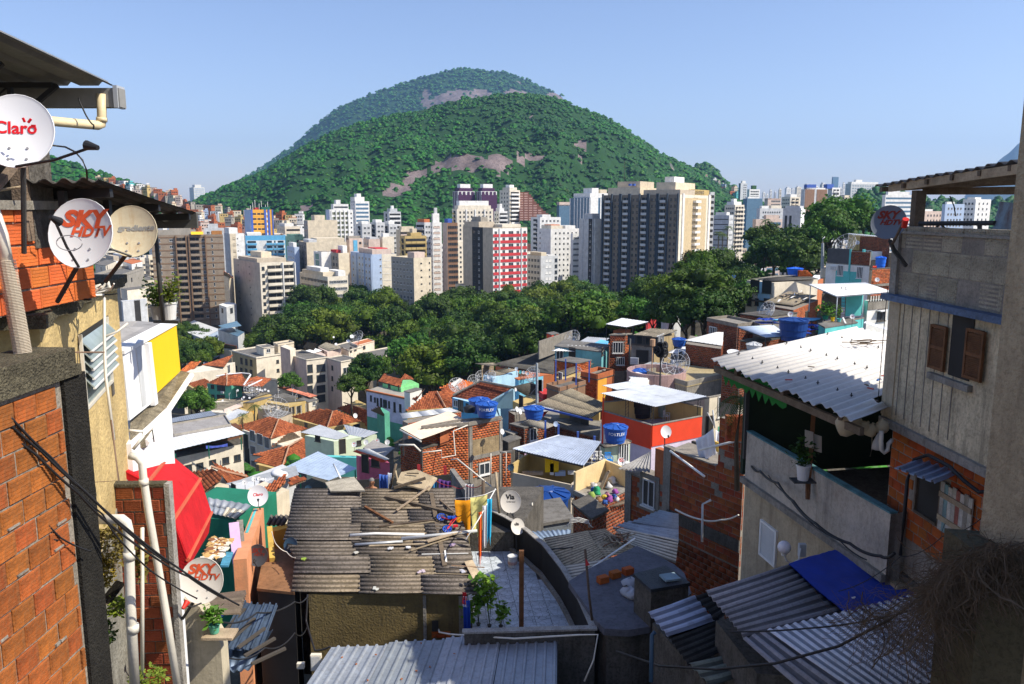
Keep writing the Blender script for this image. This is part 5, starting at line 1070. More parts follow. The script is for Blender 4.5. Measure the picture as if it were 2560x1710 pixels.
sheet(H.o,[wW2(x,y,bk.z+d)for x,y,d in((385,280,-.3),(690,290,-.3),(985,232,.1),(560,210,.1))],.35,.02,Me,3,1,TP)
po(H,[(440,390),(690,430),(850,400),(560,380)],H.z,H.z+2.3,.07,Bu)
H=hs("tin roofed building against the trees behind the teal block",'W2',(700,200),(930,235),(1100,190),112,4,Te,[],fa=0);rs4(H,[(690,185,.1),(960,210,.1),(1100,125,.8),(830,108,.8)],Me,SI,.3,.03,3,1);rs4(H,[(890,195,.5),(1080,205,.5),(1085,160,.8),(990,140,.9)],SKYB,SI,.3,.03,2,1)
H=hs("yellow stone shed with a sloping corrugated roof",'W2',(430,600),(560,640),(870,470),88,3.5,YEL,[('L',500,615,.7,1.4,'w')],fa=0);rs4(H,[(415,550,.5),(575,585,.1),(910,435,.5),(790,430,1)],Fc,SI,.22,.04,3,1)
H=hs("open yellow and brick tank room with two bays",'W2',(750,600),(945,640),(1150,580),86,3.2,Bc,[],br_={'L':BRK},ml=None,pa=.55,roofmat=Cd);Bf((H.fR,.1,H.fR.len*.55,H.z-3,H.z+.5,.01,.05),"painted_panel",ORG_,H.o);Bb((H.L.lerp(H.B,.0).lerp(H.N,.5)+V3((0,0,.5)),H.B.lerp(H.R,.5)+V3((0,0,.5)),.2,.15),"beam",Co,H.o)
H=hs("olive walled house with a dark roof behind the power pole",'W1',(1700,980),(1880,1060),(2200,930),90,4,YEL,[('L',1830,1020,1,2,'door')],fa=0);rs4(H,[(1660,770,1.8),(1900,900,.3),(2200,850,.3),(1990,690,1.8)],MS["m35"],SI,.25,.04,3,1)
H=hs("low red and purple walled yard beside the power pole",'W2',(235,850),(290,890),(560,770),84,3,REDP,[],roofmat=Cd,pa=.6)
H=hs("jumbled brown terrace with tables behind the grey corrugated roof",'W2',(330,740),(480,790),(800,700),80,3,BROWNW,[],pa=.4)
p=qW2(212,905,76);q=qW2(207,430,76);o=em("power_pole",p,"grey concrete power pole with meter boxes before the olive house","power pole")
Bt(([p-V3((0,0,3)),q],[.16,.11],8),"pole",mk("m200",(.35,.38,.40)),o)
for i in Rg(3):Bx((Tp(qW2(232+i*14,705,76)),(.36,.3,1.1)),"meter_box",Gw,o)
Bb((qW2(100,825,76),qW2(215,815,76),.08,.1),"bracket",Sl,o)
for i,(a,c)in En((((190,640),(0,565)),((190,650),(0,590)),((205,690),(60,590)),((200,730),(110,830)),((190,900),(110,830)))):wire(f"thin {['upper','second','slack','stay','lower stay'][i]} wire tied to the grey power pole",[qW2(*a,76),qW2(*c,82 if i<3 else 76)],.02,.25 if i<3 else 0,Gp,"wire","wire","wires at the power pole")
H=hs("orange brick house with concrete columns and a patched wall",'D',(170,860),(535,830),(795,780),62,6.2,Mo,[('R',660,1165,1.05,1.,'w')],br_={'L':BRK,'R':BRK},roofmat=Co,pa=.18)
for u in(.02,.93):Bf((H.fR,H.fR.len*u,H.fR.len*u+.3,H.z0-2,H.z-.1,.0,.06),"column",Co,H.o)
Bf((H.fR,.35,H.fR.len*.93,H.z-2.95,H.z-2.6,.0,.05),"ring_beam",Co,H.o)
Bf((H.fR,.4,H.fR.len*.92,H.z-2.6,H.z-1.25,.021,.034),"plaster_patch",mk("m81",(.36,.27,.15),var=.3,scale=2,fine=.5,streak=.7,bu=.5,sn=(.06,.045,.03)),H.o)
tk("round blue water tank with white lettering, nearer of the two on the orange brick house",qD(680,755,63),.85,1.05,"FORTLEV",group="blue tanks on the orange house");tk("rear blue water tank on the orange brick house, partly hidden",qD(622,722,65.5),.85,1.05,"",group="blue tanks on the orange house")
L_=qD(545,720,64);tag(Bl(([(.45,0),(.5,.4),(.2,.55),(0,.55)],L_,14),"black_tub",BLACK,sm=1),"black tub beside the blue tanks","tub")
H2=hs("open brick terrace under pale fibre cement panels, joined to the orange house",'D',(0,960),(175,1010),(440,945),60,3.2,Mo,[],br_={'L':Bd,'R':BRK},roofmat=Cd,pa=.0)
sheet(H2.o,[wD(x,y,H.z+d)for x,y,d in((0,845,0),(160,935,0),(540,800,.1),(380,712,.1))],.28,.018,mk("m26",(.66,.56,.44),var=.08,streak=.12,rnd=.05),2,2,TP)
po(H2,[(25,935),(165,1000)],H2.z,H.z-.02,.06);Bp(([wD(x,y,H2.z)for x,y in((315,985),(440,950),(430,900),(320,930))],H2.z+.01,H.z-.02),"inner_wall",Bc,H2.o)
Bt(([wD(0,862,H.z-.05),wD(165,952,H.z-.05)],.06,6),"gutter_pipe",PVC,H2.o)
wire("white drainpipe bending over the corner of the orange brick house",[qD(530,825,61.5),qD(418,870,60.5),qD(435,1060,60),qD(325,1082,59.5),qD(325,1022,59.5),qD(175,1040,59)],.05,0,PVC,"drainpipe","pipe");wire("white downpipe beside the window of the orange brick house",[qD(712,1045,61),qD(712,1300,61)],.05,0,PVC,"drainpipe","pipe");wire("long white pipe sloping down under the orange brick house",[qD(400,1095,56),qD(450,1090,56),qD(720,1310,52)],.055,0,PVC,"drainpipe","pipe");wire("thick white pipe laid over the terrace edge of the brick house",[qD(-10,980,56),qD(110,980,56),qD(160,1030,56)],.08,0,PVC,"drainpipe","pipe")
H=hs("narrow lower brick bay with a concrete column beside the orange house",'D',(795,1040),(800,1045),(872,1040),61,4,Mo,[],br_={'R':BRK},fa=1)
wire("white pipe framing the narrow brick bay",[qD(800,1035,60),qD(832,1035,60),qD(830,1285,60)],.045,0,PVC,"drainpipe","pipe")
H=hs("corrugated roof strip behind the cream panels",'D',(20,790),(60,810),(480,720),82,3,Mo,[],br_={'R':BRK},fa=0);rs4(H,[(0,735,.2),(20,775,0),(460,715,.2),(390,688,.4)],Me,SI,.25,.04,1,3)
H=hs("little dark shed of stacked slabs behind the narrow brick bay",'D',(795,940),(850,965),(940,930),64,2.6,Cd,[]);H=hs("upper slab of the little dark shed on stubby legs",'D',(830,880),(885,905),(940,880),66,1.8,Cd,[],roofmat=Co)
H=hs("brick house with lilac base and a cream framed window",'D',(865,820),(975,850),(1220,800),66,5,Mo,[('R',1043,895,.75,1.1,'w')],br_={'L':Bd,'R':Bd});Bf((H.fR,0,H.fR.len*.5,H.z0-2,H.z-2.2,.024,.04),"painted_base",LILAC,H.o)
sheet(H.o,[wD(x,y,H.z+d)for x,y,d in((930,818,.2),(1135,860,0),(1230,820,.2),(1010,780,.7))],.18,.03,FIBL,2,1,SI)
tk("blue tank between the brick house and the blue posted veranda",qD(1050,775,68),.85,.95,"",group=None)
V=hs("open veranda with blue posts under a moss grey corrugated roof",'D',(1110,800),(1540,925),(1600,800),66,3.5,Mo,[],br_={'L':Bd},roofmat=Co)
Z=qD(1500,765,65).z
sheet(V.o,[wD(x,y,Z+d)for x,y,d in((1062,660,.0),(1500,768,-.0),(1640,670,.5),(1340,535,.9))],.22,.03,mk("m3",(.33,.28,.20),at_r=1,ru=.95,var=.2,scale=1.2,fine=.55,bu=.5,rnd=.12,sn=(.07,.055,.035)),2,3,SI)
po(V,[(1140,790),(1243,820),(1395,875),(1525,910)],V.z,Z-.1,.08,Bu);Bb((wD(1068,680,Z-.15),wD(1510,785,Z-.15),.1,.16),"beam",Bu,V.o)
Bp(([wD(x,y,V.z)for x,y in((1250,775),(1560,800),(1570,780),(1260,755))],V.z+.1,Z-.2),"back_wall",YEL,V.o);Bp(([wD(x,y,V.z)for x,y in((1330,800),(1480,840),(1475,790),(1340,770))],V.z+.11,V.z+2),"dark_cupboard",Cd,V.o)
H=hs("low blue grey tin roof with a pair of dishes before the veranda",'D',(850,715),(900,745),(1080,715),74,3,Mo,[],br_={'L':Bd},fa=0);rs4(H,[(848,708,.1),(1090,730,.1),(1240,690,.3),(1060,655,.3)],Me,TP,.3,.015,3,1,mats=[MS["m203"]]*3)
for i,(x,y)in En(((915,700),(940,718),(1222,815),(905,545),(800,875),(950,1075))):
 L_=qD(x,y,[62,61,64,90,60,52][i]);di(["white dish of the pair turned away, upper one","white dish of the pair turned away, lower one","dim blue dish hanging on the blue post","white dish on the pale blue gable wall","white dish half hidden behind the narrow brick bay","white oval dish on the fence of the striped canopy"][i],L_,.42 if i!=5 else.36,[(.8,-.5,.3),(.8,-.5,.3),(.1,-.9,.2),(.8,-.5,.2),(.7,-.6,.3),(.4,-.8,.3)][i],mat=Dw if i!=2 else Lb,foot=L_-V3((0,0,.8)),arm=0,hl_=0)
Z=qD(1570,1060,50).z
c=cn_("broad blue grey ribbed canopy with white edging over the fenced terrace",'D',[(888,1012,0),(1440,1142,0),(1575,955,.3),(1250,905,.4)],Z,Me,TP,.22,.02,3,2,leg=2.6,mats=[mk("m1",(.36,.41,.50),ru=.45,metal=.2,streak=.25,scale=1.2,bu=.03)]*6)
Bb((c.Q[0],c.Q[3],.12,.1),"white_edging",Wm,c.o)
H=hs("grey walled terrace under the ribbed canopy, dark inside",'D',(885,1190),(1345,1440),(1440,1300),46,4,Be,[],fa=0,z=Z-2.7)
bpy.data.objects.remove(H.o.children[0]);T_=qD(885,1195,50)
fence=[qD(885,1195,50),qD(1160,1240,48),qD(1345,1290,46),qD(1420,1200,49)]
zt_=fence[0].z
pts_=[wD(x,y,zt_)for x,y in((885,1195),(1345,1290),(1440,1180),(1010,1110))];fl=[V3((p.x,p.y,zt_-1.))for p in pts_]
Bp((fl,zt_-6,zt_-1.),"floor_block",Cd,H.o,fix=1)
for i,(a,c_)in En(((0,1),(1,2),(2,3),(3,0))):
 d=(pts_[c_]-pts_[a]).normalized();n=V3((d.y,-d.x,0))*.06;Bp(([pts_[a]+n,pts_[c_]+n,pts_[c_]-n,pts_[a]-n],zt_-2.4 if i<1 else zt_-1,zt_-.0+(.0 if i<2 else.6)),"terrace_wall",[Be,Be,YEL,YEL][i],H.o,fix=1)
bb=[wD(x,y,zt_-3.2)for x,y in((880,1290),(1345,1440))];Bt(([bb[0],bb[1]],.05,6),"pipe",PVC,H.o)
b=MB();d=(pts_[1]-pts_[0]).normalized();n=V3((d.y,-d.x,0));fr=Fr(pts_[0]-V3((0,0,5.6))+n*.1,pts_[1]-V3((0,0,5.6))+n*.1);bk_(H.o,fr,0,fr.len,zt_-5.6,zt_-2.5,mat=Bd,seed=5)
for i,(x,y,w_,h_,m_)in En(((1190,1120,.9,1.2,YELB),(1190,1165,.25,.8,Wh),(1255,1200,.7,.3,Lb),(1345,1195,.5,.2,Wh),(1040,1200,1.4,.2,Wl))):
 p=qD(x,y,50.5);tag(Bx((Tp(p),(w_,.3,h_)),["yellow_banner","white_figurine","blue_crate","white_basin","plank_pile"][i],m_),["yellow board standing on the dark terrace under the ribbed canopy","white statuette before the yellow board","pale blue crate on the shaded terrace ledge","white basin at the end of the terrace ledge","boards lying on the shaded terrace floor"][i],["board","ornament","crate","basin","boards"][i])
H=hs("small mint house with a barred white window and a blue tank on top",'D',(1575,985),(1605,1000),(1805,960),55,3.,mk("m75",(.40,.48,.36),streak=.35),[('R',1750,1040,.95,1.5,'g')],roofmat=Cd,pa=0);rs4(H,[(1570,975,.2),(1610,1000,.2),(1815,965,.2),(1760,935,.4)],Fc,SI,.18,.03,1,2)
tk("blue tank lettered in white on the small mint house",qD(1688,965,55.6)+V3((0,0,.1)),.83,1.1,"FORTLEV",group=None)
terr=hs("narrow white railed ledge with plastic chairs beside the mint house",'D',(1440,1130),(1500,1160),(1780,1150),52,2.4,Be,[],roofmat=Co)
def chair(lb_,loc,m,rz=0):
 o=em("plastic_chair",loc,lb_,"chair");M_=Matrix.Translation(loc)@Matrix.Rotation(rz,4,'Z')
 def bx(nm,c,d):b=MB();b.box(c,d);b.v=[Tp(M_@V3(p))for p in b.v];b.obj(nm,m,o)
 bx("seat",(0,0,.44),(.46,.44,.03))
 for x in(-.2,.2):
  for y in(-.19,.19):bx("leg",(x*1.08,y*1.08,.21),(.04,.04,.43))
  bx("armrest",(x*1.2,0,.66),(.05,.42,.03));bx("arm_post",(x*1.2,-.18,.55),(.04,.04,.2))
 for i in Rg(5):bx("back_slat",(-.18+i*.09,.21,.68),(.045,.03,.36))
 bx("top_rail",(0,.21,.88),(.46,.035,.06));return o
for i,(x,y,m_)in En(((1520,1125,Wh),(1563,1125,Wh),(1635,1135,mk("m23",(.01,.25,.7),ru=.4)))):chair(["white plastic chair nearest the canopy on the ledge","white plastic chair next to the blue chair","bright blue plastic chair on the railed ledge"][i],wD(x,y+10,terr.z+.13),m_,.2)
def skydish(lb,v,x,y,Y,r,face,foot=.9,**k):
 L_=P(v,x,y,Y);return di(lb,L_,r,face,foot=L_+V3((0,.3,-foot)),text=[("SKY",.62,-.1,.42,Rl,.3,.03),("HDTV",.42,.12,-.02,Rl,.3,.02)],**k)
skydish("red lettered dish on the white rail near the ribbed canopy corner",'D',1447,1095,51,.45,(.05,-.9,.3));skydish("red lettered dish standing before the mint house window",'D',1735,1108,51,.52,(.15,-.9,.35));skydish("red lettered dish low behind the fenced terrace wall",'D',1003,1138,54,.42,(0,-.9,.4))
L_=qD(868,1155,48);di("dark dish hanging on the corner of the narrow brick bay",L_,.42,(.1,-.95,.1),mat=mk("m97",(.03,.07,.12),ru=.5),foot=L_-V3((0,0,.7)),arm=1,hl_=0)
H=hs("house with a bright red parapet band and lavender wall",'E',(20,1110),(408,1235),(795,1160),60,6,mk("m115",(.60,.52,.62),streak=.08),[],fa=0,z=qE(408,1235,60).z)
Zp=qE(408,1135,60).z
bpy.data.objects.remove(H.o.children[0]);pl=[wE(x,y,Zp)for x,y in((18,1025),(408,1140),(797,1068),(480,985))]
Bp((pl,Zp-9,Zp-1.1),"wall",MS["m115"],H.o,fix=1)
for i in Rg(4):
 a,c_=pl[i],pl[(i+1)%4];d=(c_-a).normalized();n=V3((d.y,-d.x,0))*.07;m2=[REDB,REDB,YEL,YEL][i]
 Bp(([a+n,c_+n,c_-n,a-n],Zp-(1.9 if i==0 else 1.7),Zp+(.0 if i<2 else.7)),"parapet_band"if i<2 else"parapet",m2,H.o,fix=1);Bp(([a+n*1.6,c_+n*1.6,c_-n*1.6,a-n*1.6],Zp+(.005 if i<2 else.71),Zp+(.06 if i<2 else.77)),"coping",Co,H.o,fix=1)
b=MB();fr=Fr(pl[0]-V3((0,0,6)),pl[1]-V3((0,0,6)));b.fb(fr,-.1,.5,Zp-6,Zp-1.1,.0,.1);b.obj("white_strip",Wh,H.o);Bf((fr,.15,.3,Zp-6,Zp+1.2,.1,.15),"red_stripe",REDB,H.o)
Zr=qE(430,995,60).z
sheet(H.o,[wE(x,y,Zr+d)for x,y,d in((0,888,0),(430,995,0),(835,912,.05),(420,822,.1))],.25,.02,mk("m67",(.33,.36,.41),ru=.5,metal=.2,streak=.2,bu=.03),3,2,TP);sheet(H.o,[wE(x,y,Zr-.1+d)for x,y,d in((15,825,0),(130,860,0),(420,830,.05),(215,795,.1))],.25,.02,MS["m67"],1,1,TP)
for x,y in((35,1020),(210,1070),(405,1130),(775,1062)):
 p=wE(x,y,Zp);b=MB()
 for dx in(-.12,.12):b.bar((p.x+dx,p.y,Zp-.8),(p.x+dx,p.y,Zr-.06),.04,.04)
 for k in Rg(5):b.bar((p.x-.12,p.y,Zp+.1+k*(Zr-Zp)/5.3),(p.x+.12,p.y,Zp+.35+k*(Zr-Zp)/5.3),.02,.02)
 b.obj("lattice_post",Sl,H.o)
tk("large black water tank in the shade under the steel blue roof",wE(400,1110,Zp-.9)+V3((-.6,1.6,0)),1.,1.9,"",mat=BLACK);tk("pale green barrel beside the black tank under the steel blue roof",wE(455,1095,Zp-.9)+V3((.5,1.,0)),.35,1.7,"",mat=mk("m131",(.28,.36,.30)))
chair("white chair on the red banded terrace in the sun",wE(520,1105,Zp-1.05),Wh,1.)
H=hs("cream and pink house with a green base and barred window",'E',(640,960),(655,965),(1010,900),70,7,C2,[('R',965,990,1.5,2.,'g'),('R',855,1145,1.,2.,'door'),('R',650,985,.5,2.2,'s')],roofmat=Co,pa=0);Bf((H.fR,0,H.fR.len*.45,H.z-1.6,H.z-.02,.01,.03),"pink_band",Pk,H.o);Bf((H.fR,H.fR.len*.78,H.fR.len,H.z-8,H.z-2.9,.01,.03),"green_base",Gn,H.o)
K_=hs("stained flat terrace with a round water cistern beside the speaker mast",'E',(350,745),(680,840),(1090,745),76,4.5,Co,[],pa=.45,roofmat=mk("m143",(.42,.34,.19),streak=.4,fine=.3,scale=.6))
L_=wE(440,770,K_.z);o=em("cistern",L_-V3((0,0,3)),"round pinkish concrete cistern before the flat terrace","cistern");Bl(([(0,-3),(3.,-3),(3.,.9),(2.75,.9),(2.75,-.4),(0,-.4)],L_,28),"drum",mk("m6",(.42,.28,.26),streak=.6,fine=.2),o)
p=wE(405,745,K_.z);b=MB();b.tube([p-V3((0,0,2)),p+V3((0,0,3.4))],.06,6);b.lathe([(0,3.1),(.28,3.1),(.28,3.8),(0,3.8)],p,10);tag(b.obj("chimney_pipe",mk("m196",(.4,.25,.15))),"thin flue with a rusty cap rising from the cistern","chimney")
H=hs("powder white shelter roof edge beside the cistern",'E',(225,790),(345,840),(400,760),74,3,Wh,[],fa=0);rs4(H,[(225,758,0),(350,832,0),(385,745,.2),(340,740,.3)],Wh,TP,.5,.01)
p0,p1=qE(472,742,72),qE(477,590,72);o=em("speaker_mast",p0,"mast with a cluster of black horn loudspeakers above the flat terrace","loudspeaker mast");Bt(([p0-V3((0,0,2)),p1+V3((0,0,1.5))],.07,8),"pole",Sl,o)
for i,(x,y,fc)in En(((470,520,(-.2,-1,.1)),(505,515,(.7,-.8,.2)),(450,550,(-.8,-.8,0)),(497,550,(.4,-1,-.1)),(470,572,(-.1,-1,-.2)),(508,575,(.8,-.8,-.1)))):
 c0=qE(x,y,71.8);M_=basis(V3(fc));b=MB();b.lathe([(.06,-.55),(.12,-.5),(.14,-.2),(.22,0),(.42,.12),(.43,.1),(.2,-.05),(.05,-.2)],(0,0,0),16);b.v=[Tp(c0+(M_@V3(q)))for q in b.v];b.obj("horn_speaker",BLACK,o,sm=1)
H=hs("tall narrow brick house with a tin lid roof and white grilled window",'W2',(1100,90),(1290,90),(1365,75),98,9,Mo,[('L',1200,240,1.3,1.4,'g'),('L',1232,405,1.,1.,'g')],br_={'L':Bd,'R':BRK},roofmat=Co);bk=H
H=hs("brick core of the tin lid penthouse",'E',(105,395),(190,400),(240,385),100,1.2,Bc,[],fa=0)
cn_("flat pale tin lid over the tall narrow brick house",'E',[(45,345,0),(205,370,0),(380,328,.05),(170,298,.1)],qE(205,370,98).z,Wm,TP,.4,.012,2,1,leg=2.2)
H=hs("concrete terrace house with black windows over a white lower wall",'W2',(1365,135),(1645,150),(1890,50),92,8,Co,[('L',1410,140,1.8,1.1,'d'),('L',1520,150,1.8,1.1,'d'),('L',1612,165,1.5,1.1,'d'),('R',1683,155,.7,1.2,'w'),('R',1713,145,.7,1.2,'w'),('R',1745,130,.7,1.2,'w'),('L',1497,345,1.5,1.5,'s'),('L',1405,400,1.,.8,'ac')],fa=0);rs4(H,[(1355,95,.3),(1655,130,.1),(1935,25,.4),(1600,5,.8)],Fc,SI,.25,.05,3,2)
Bf((H.fL,.1,H.fL.len-.1,H.z-9,H.z-3.7,.01,.04),"white_lower_wall",Wh,H.o);Bf((H.fL,-.1,H.fL.len+.1,H.z-3.6,H.z-3.3,.01,.6),"ledge",Cd,H.o);Bf((H.fR,0,H.fR.len,H.z-8,H.z-.02,.004,.02),"side_wall",mk("m151",(.40,.31,.17),streak=.6,fine=.3),H.o)
wire("dark wooden pole leaning at the corner of the concrete terrace house",[qW2(1335,500,88),qW2(1350,130,88)],.12,0,Sl,"wooden_pole","pole")
H=hs("small white house with a pale roof beside the speaker mast",'W2',(1850,330),(1900,345),(2060,300),90,3,Wh,[('R',1960,375,.8,1.6,'door'),('L',1885,345,1,.5,'s')],fa=0);rs4(H,[(1820,305,.1),(2050,325,.1),(2060,225,.3),(1930,240,.3)],Wm,TP,.4,.012);tk("low blue tank above the small white house",qW2(1945,220,94),.8,.8)
H=hs("long grey corrugated roof in front of the terrace house",'W2',(1330,560),(1560,620),(1900,500),84,3,Mo,[],fa=0);rs4(H,[(1290,530,0),(1600,545,0),(2060,450,.4),(1590,415,.5)],Me,SI,.3,.04,4,2,mats=[MS["m203"]]*8);tk("flat blue lid of a tank under the long grey roof",qW2(1465,590,82),.9,.6)
H=hs("brick house with a white mono pitch roof by the speaker mast",'E',(672,500),(950,540),(968,470),84,5,Mo,[],br_={'L':Bd,'R':Bd},fa=0);rs4(H,[(662,472,.1),(960,515,.1),(968,410,1),(910,408,1)],Wh,TP,.6,.01,3,1)
H=hs("long unfinished brick house with concrete columns",'E',(840,320),(1075,370),(1240,350),92,5.5,Mo,[('L',885,405,1.4,1.2,'g')],br_={'L':Bd,'R':Bd},roofmat=Co,pa=.3)
cn_("blue white corrugated canopy between two brick houses",'E',[(1075,368,0),(1300,450,0),(1480,438,0),(1360,355,.2)],qE(1300,450,74).z,Wm,SI,.3,.04,3,1,leg=2.6,mats=[mk("m117",(.5,.58,.68),ru=.45,bu=.03)]*3)
H=hs("dark brick room under the blue white canopy",'E',(1100,480),(1215,500),(1470,450),76,3,Mo,[],br_={'L':Bd,'R':Bd},roofmat=Cd);tk("big dark blue tank behind the blue white canopy",qE(1510,470,74),1.3,1.9,"",mat=mk("m130",(.01,.05,.22),ru=.4))
tk("grey lidded tank at the foot of the brick canopy room",qE(1205,560,70),.65,.6,"",mat=Gw);di("upturned white basin dish beside the mono pitch brick house",qE(1050,575,74),1.3,(.0,-.25,1),arm=0,hl_=0,foot=qE(1050,600,74));H=hs("brick stub wall behind the big white corrugated roof",'E',(960,600),(1100,620),(1330,560),66,3,Mo,[],br_={'L':Bd,'R':Bd})
H=hs("cream and pale blue house with black windows and a sooty roof",'W3',(408,660),(728,690),(1245,650),130,8,C2,[('L',505,728,1.9,2.1,'s'),('L',645,738,1.9,2.1,'s'),('L',440,905,.9,1.6,'s'),('L',528,915,.8,1.2,'s'),('L',648,930,1.4,1.6,'s')],fa=0)
rs4(H,[(540,630,.3),(700,672,.2),(1250,645,.2),(1100,605,.5)],MS["m35"],SI,.25,.05,3,1);rs4(H,[(400,652,.1),(560,640,.3),(1000,600,.8),(780,600,.8)],Co,SI,.3,.01)
Bf((H.fL,H.fL.len*.12,H.fL.len*.56,H.z-7,H.z-.05,.004,.02),"blue_stripe",PBLUE,H.o);Bf((H.fL,0,H.fL.len,H.z-3.4,H.z-3.1,.01,.4),"ledge",Cd,H.o)
tk("bright blue box tank on the sooty roof",qW3(970,605,138),1.3,1.2,mat=mk("m11",(.02,.16,.75),ru=.4))
o=em("brick_stack",qW3(1100,612,136),"stack of orange hollow bricks on the sooty roof beside the blue box tank","brick stack")
for r_ in Rg(5):
 for c_ in Rg(10-r_):
  b_=qW3(1030+c_*15+r_*3,605-r_*12,136);in_("brick",brick_mesh(.40,.3,.5,BRK1),o,b_,.1*r_)
H=hs("small white roofed room behind the bricks",'W3',(1175,640),(1225,655),(1310,610),138,3,Te,[],fa=0);rs4(H,[(1165,640,.1),(1250,655,.1),(1325,600,.2),(1200,600,.3)],Wm,TP,.5,.01)
H=hs("orange brick cottage with loose planks on its mossy roof",'W3',(680,960),(955,1010),(1245,890),104,4,Mo,[('R',1110,1065,1.6,1.,'s')],br_={'L':Bd,'R':BRK},fa=0);rs4(H,[(608,915,.2),(960,960,.2),(1230,840,.6),(900,790,.8)],mats=[MS["m3"]]*6,pf_='sine',pi_=.25,am=.04,nu=3,nv=2)
rs_=Rn(3)
for i in Rg(22):
 x,y=rs_.U(760,1120),0;y=900-(x-760)*.18+rs_.U(-55,45);a=wW3(x,y,H.z+.75);d=V3((rs_.U(.7,1.1),rs_.U(.9,2.2),0)).normalized()*rs_.U(1.2,2.6)
 Bb((a,a+d+V3((0,0,.05)),rs_.U(.1,.28),.04),"loose_plank",Wl if rs_.random()<.7 else Wh,H.o)
cq("tarpaulin",wW3(730,960,H.z-.1),wW3(910,985,H.z-.1),2.3,TARPB,"bright blue tarpaulin hung over the brick cottage front","tarpaulin",wv=3,am=.15)
md_("half turned mesh dish left of the blue tarpaulin".replace("left of","beside"),qW3(670,1025,98),1.2,(-.8,-.4,.4))
for x,y,Yd,lb,tx in((922,1060,92,"red lettered dish before the orange brick cottage",1),(1940,655,112,"white dish on the brick wall behind the white canopy",0),(1650,1088,76,"red lettered dish on the aqua house terrace",1),(1565,210,124,"round dish at the corner of the top brick house",0),(1708,220,122,"second dish under the washing of the top brick house",0),(2065,310,116,"dish seen edge on above the cluttered terrace",0)):
 L_=qW3(x,y,Yd);di(lb,L_,.62 if Yd>90 else.48,(-.3,-.8,.45),text=[("SKY",.5,0,.1,Rl,.3,.02)]if tx else(),foot=L_-V3((0,0,1)),hl_=0)
md_("tilted mesh dish beside the top brick house",qW3(1580,265,122),1.9,(-.75,-.45,.5))
Z=qW3(1460,840,78).z
c=cn_("long white ribbed canopy over the aqua house",'W3',[(1135,708,.2),(1465,848,0),(2115,795,.1),(1800,690,.5)],Z,Wm,TP,.3,.02,3,1,leg=2.8,pm=Wm)
H=hs("aqua walled house with a ladder and potted plants under the white canopy",'W3',(1250,1170),(1450,1170),(1780,1110),78,4,Aq,[],z=Z-2.8,roofmat=Co)
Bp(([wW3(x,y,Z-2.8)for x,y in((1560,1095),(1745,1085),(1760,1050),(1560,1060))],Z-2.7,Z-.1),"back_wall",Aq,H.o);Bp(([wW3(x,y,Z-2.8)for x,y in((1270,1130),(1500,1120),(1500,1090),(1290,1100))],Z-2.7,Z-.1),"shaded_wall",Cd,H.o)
b=MB();p0=qW3(1510,1100,82)
for dx in(0,.45):b.bar(p0+V3((dx,0,0)),p0+V3((dx,.3,3.2)),.05,.05)
for k in Rg(9):b.bar(p0+V3((0,0,.3+k*.33)),p0+V3((.45,0,.3+k*.33)),.04,.04)
tag(b.obj("ladder",Wd),"wooden ladder leaning in the shade of the white canopy","ladder")
pt_("bushy plant hanging over the aqua ledge",qW3(1330,1120,78),.3,.4,DGREEN,lh=1.1,n=260,lr=.9,ls=.3,seed=4);pt_("small plant in a yellow pot by the canopy post",qW3(1415,1140,77.5),.2,.4,YELB,lh=.4,n=60,seed=5,ls=.15);pt_("tall plant in an aqua pot by the canopy post",qW3(1490,1150,77.5),.22,.35,Aq,lh=1.2,n=90,seed=6,ls=.2)
tag(Bb((qW3(1535,1100,77),qW3(1570,1175,76.5),.15,.1),"white_board",Wh),"short white board leaning on the aqua ledge","board")
H=hs("white washed house with a dark window and striped awning beside the grey tower house",'W3',(1790,893),(1830,902),(2130,880),84,5,Wh,[('R',1985,1065,1.25,1.3,'d')],fa=0,z=qW3(1830,900,84).z);Bf((H.fR,0,H.fR.len,H.z-1.,H.z,.01,.05),"grey_band",Co,H.o)
for i in Rg(18):Bf((H.fR,.1+i*.2,.2+i*.2,H.z-.1,H.z+.5,.05,.1),"awning_slat",Wh if i%2 else Cd,H.o)
b=MB();p0,p1=on(H.fR,'W3',1925,1025),on(H.fR,'W3',2045,1000);b.fb(H.fR,p0[0],p1[0],p0[1],p0[1]+.12,.01,.6);b.obj("window_canopy",Wm,H.o)
sheet(H.o,[qW3(1780,1160,60),qW3(2085,1255,55),qW3(2090,1225,57),qW3(1800,1140,62)],.6,.01,Wm,1,1,TP)
H=hs("white and aqua painted house with a grey and brick parapet",'W3',(1340,455),(1350,462),(1850,498),115,6,Wh,[('R',1508,545,1.,1.5,'g'),('R',1737,570,1.,1.6,'g'),('R',1432,515,.7,.5,'ac')],roofmat=Co)
fr=H.fR;L_=fr.len
Bf((fr,L_*.23,L_*.84,H.z-6,H.z-.9,.004,.02),"aqua_panel",Aq,H.o);Bf((fr,0,L_*.55,H.z+.13,H.z+2.2,-.15,.03),"parapet",mk("m85",(.09,.09,.095)),H.o);Bf((fr,L_*.55,L_,H.z+.13,H.z+1.9,-.15,.03),"parapet",Mo,H.o);bk_(H.o,Fr(fr.at(0,0,.03),fr.at(L_,0,.03)),L_*.56,L_,H.z+.15,H.z+1.9,mat=Bd)
Bf((fr,L_*.53,L_*.57,H.z-6,H.z+2.2,.03,.1),"pilaster",Aq,H.o)
H=hs("two storey brick side house with a red cloth and blue barrel",'W3',(1850,530),(1880,535),(2130,520),112,6,Mo,[],br_={'R':BRK},roofmat=Cd);Bf((H.fR,-.1,H.fR.len,H.z-2.4,H.z-2.1,.0,.3),"ledge",Co,H.o)
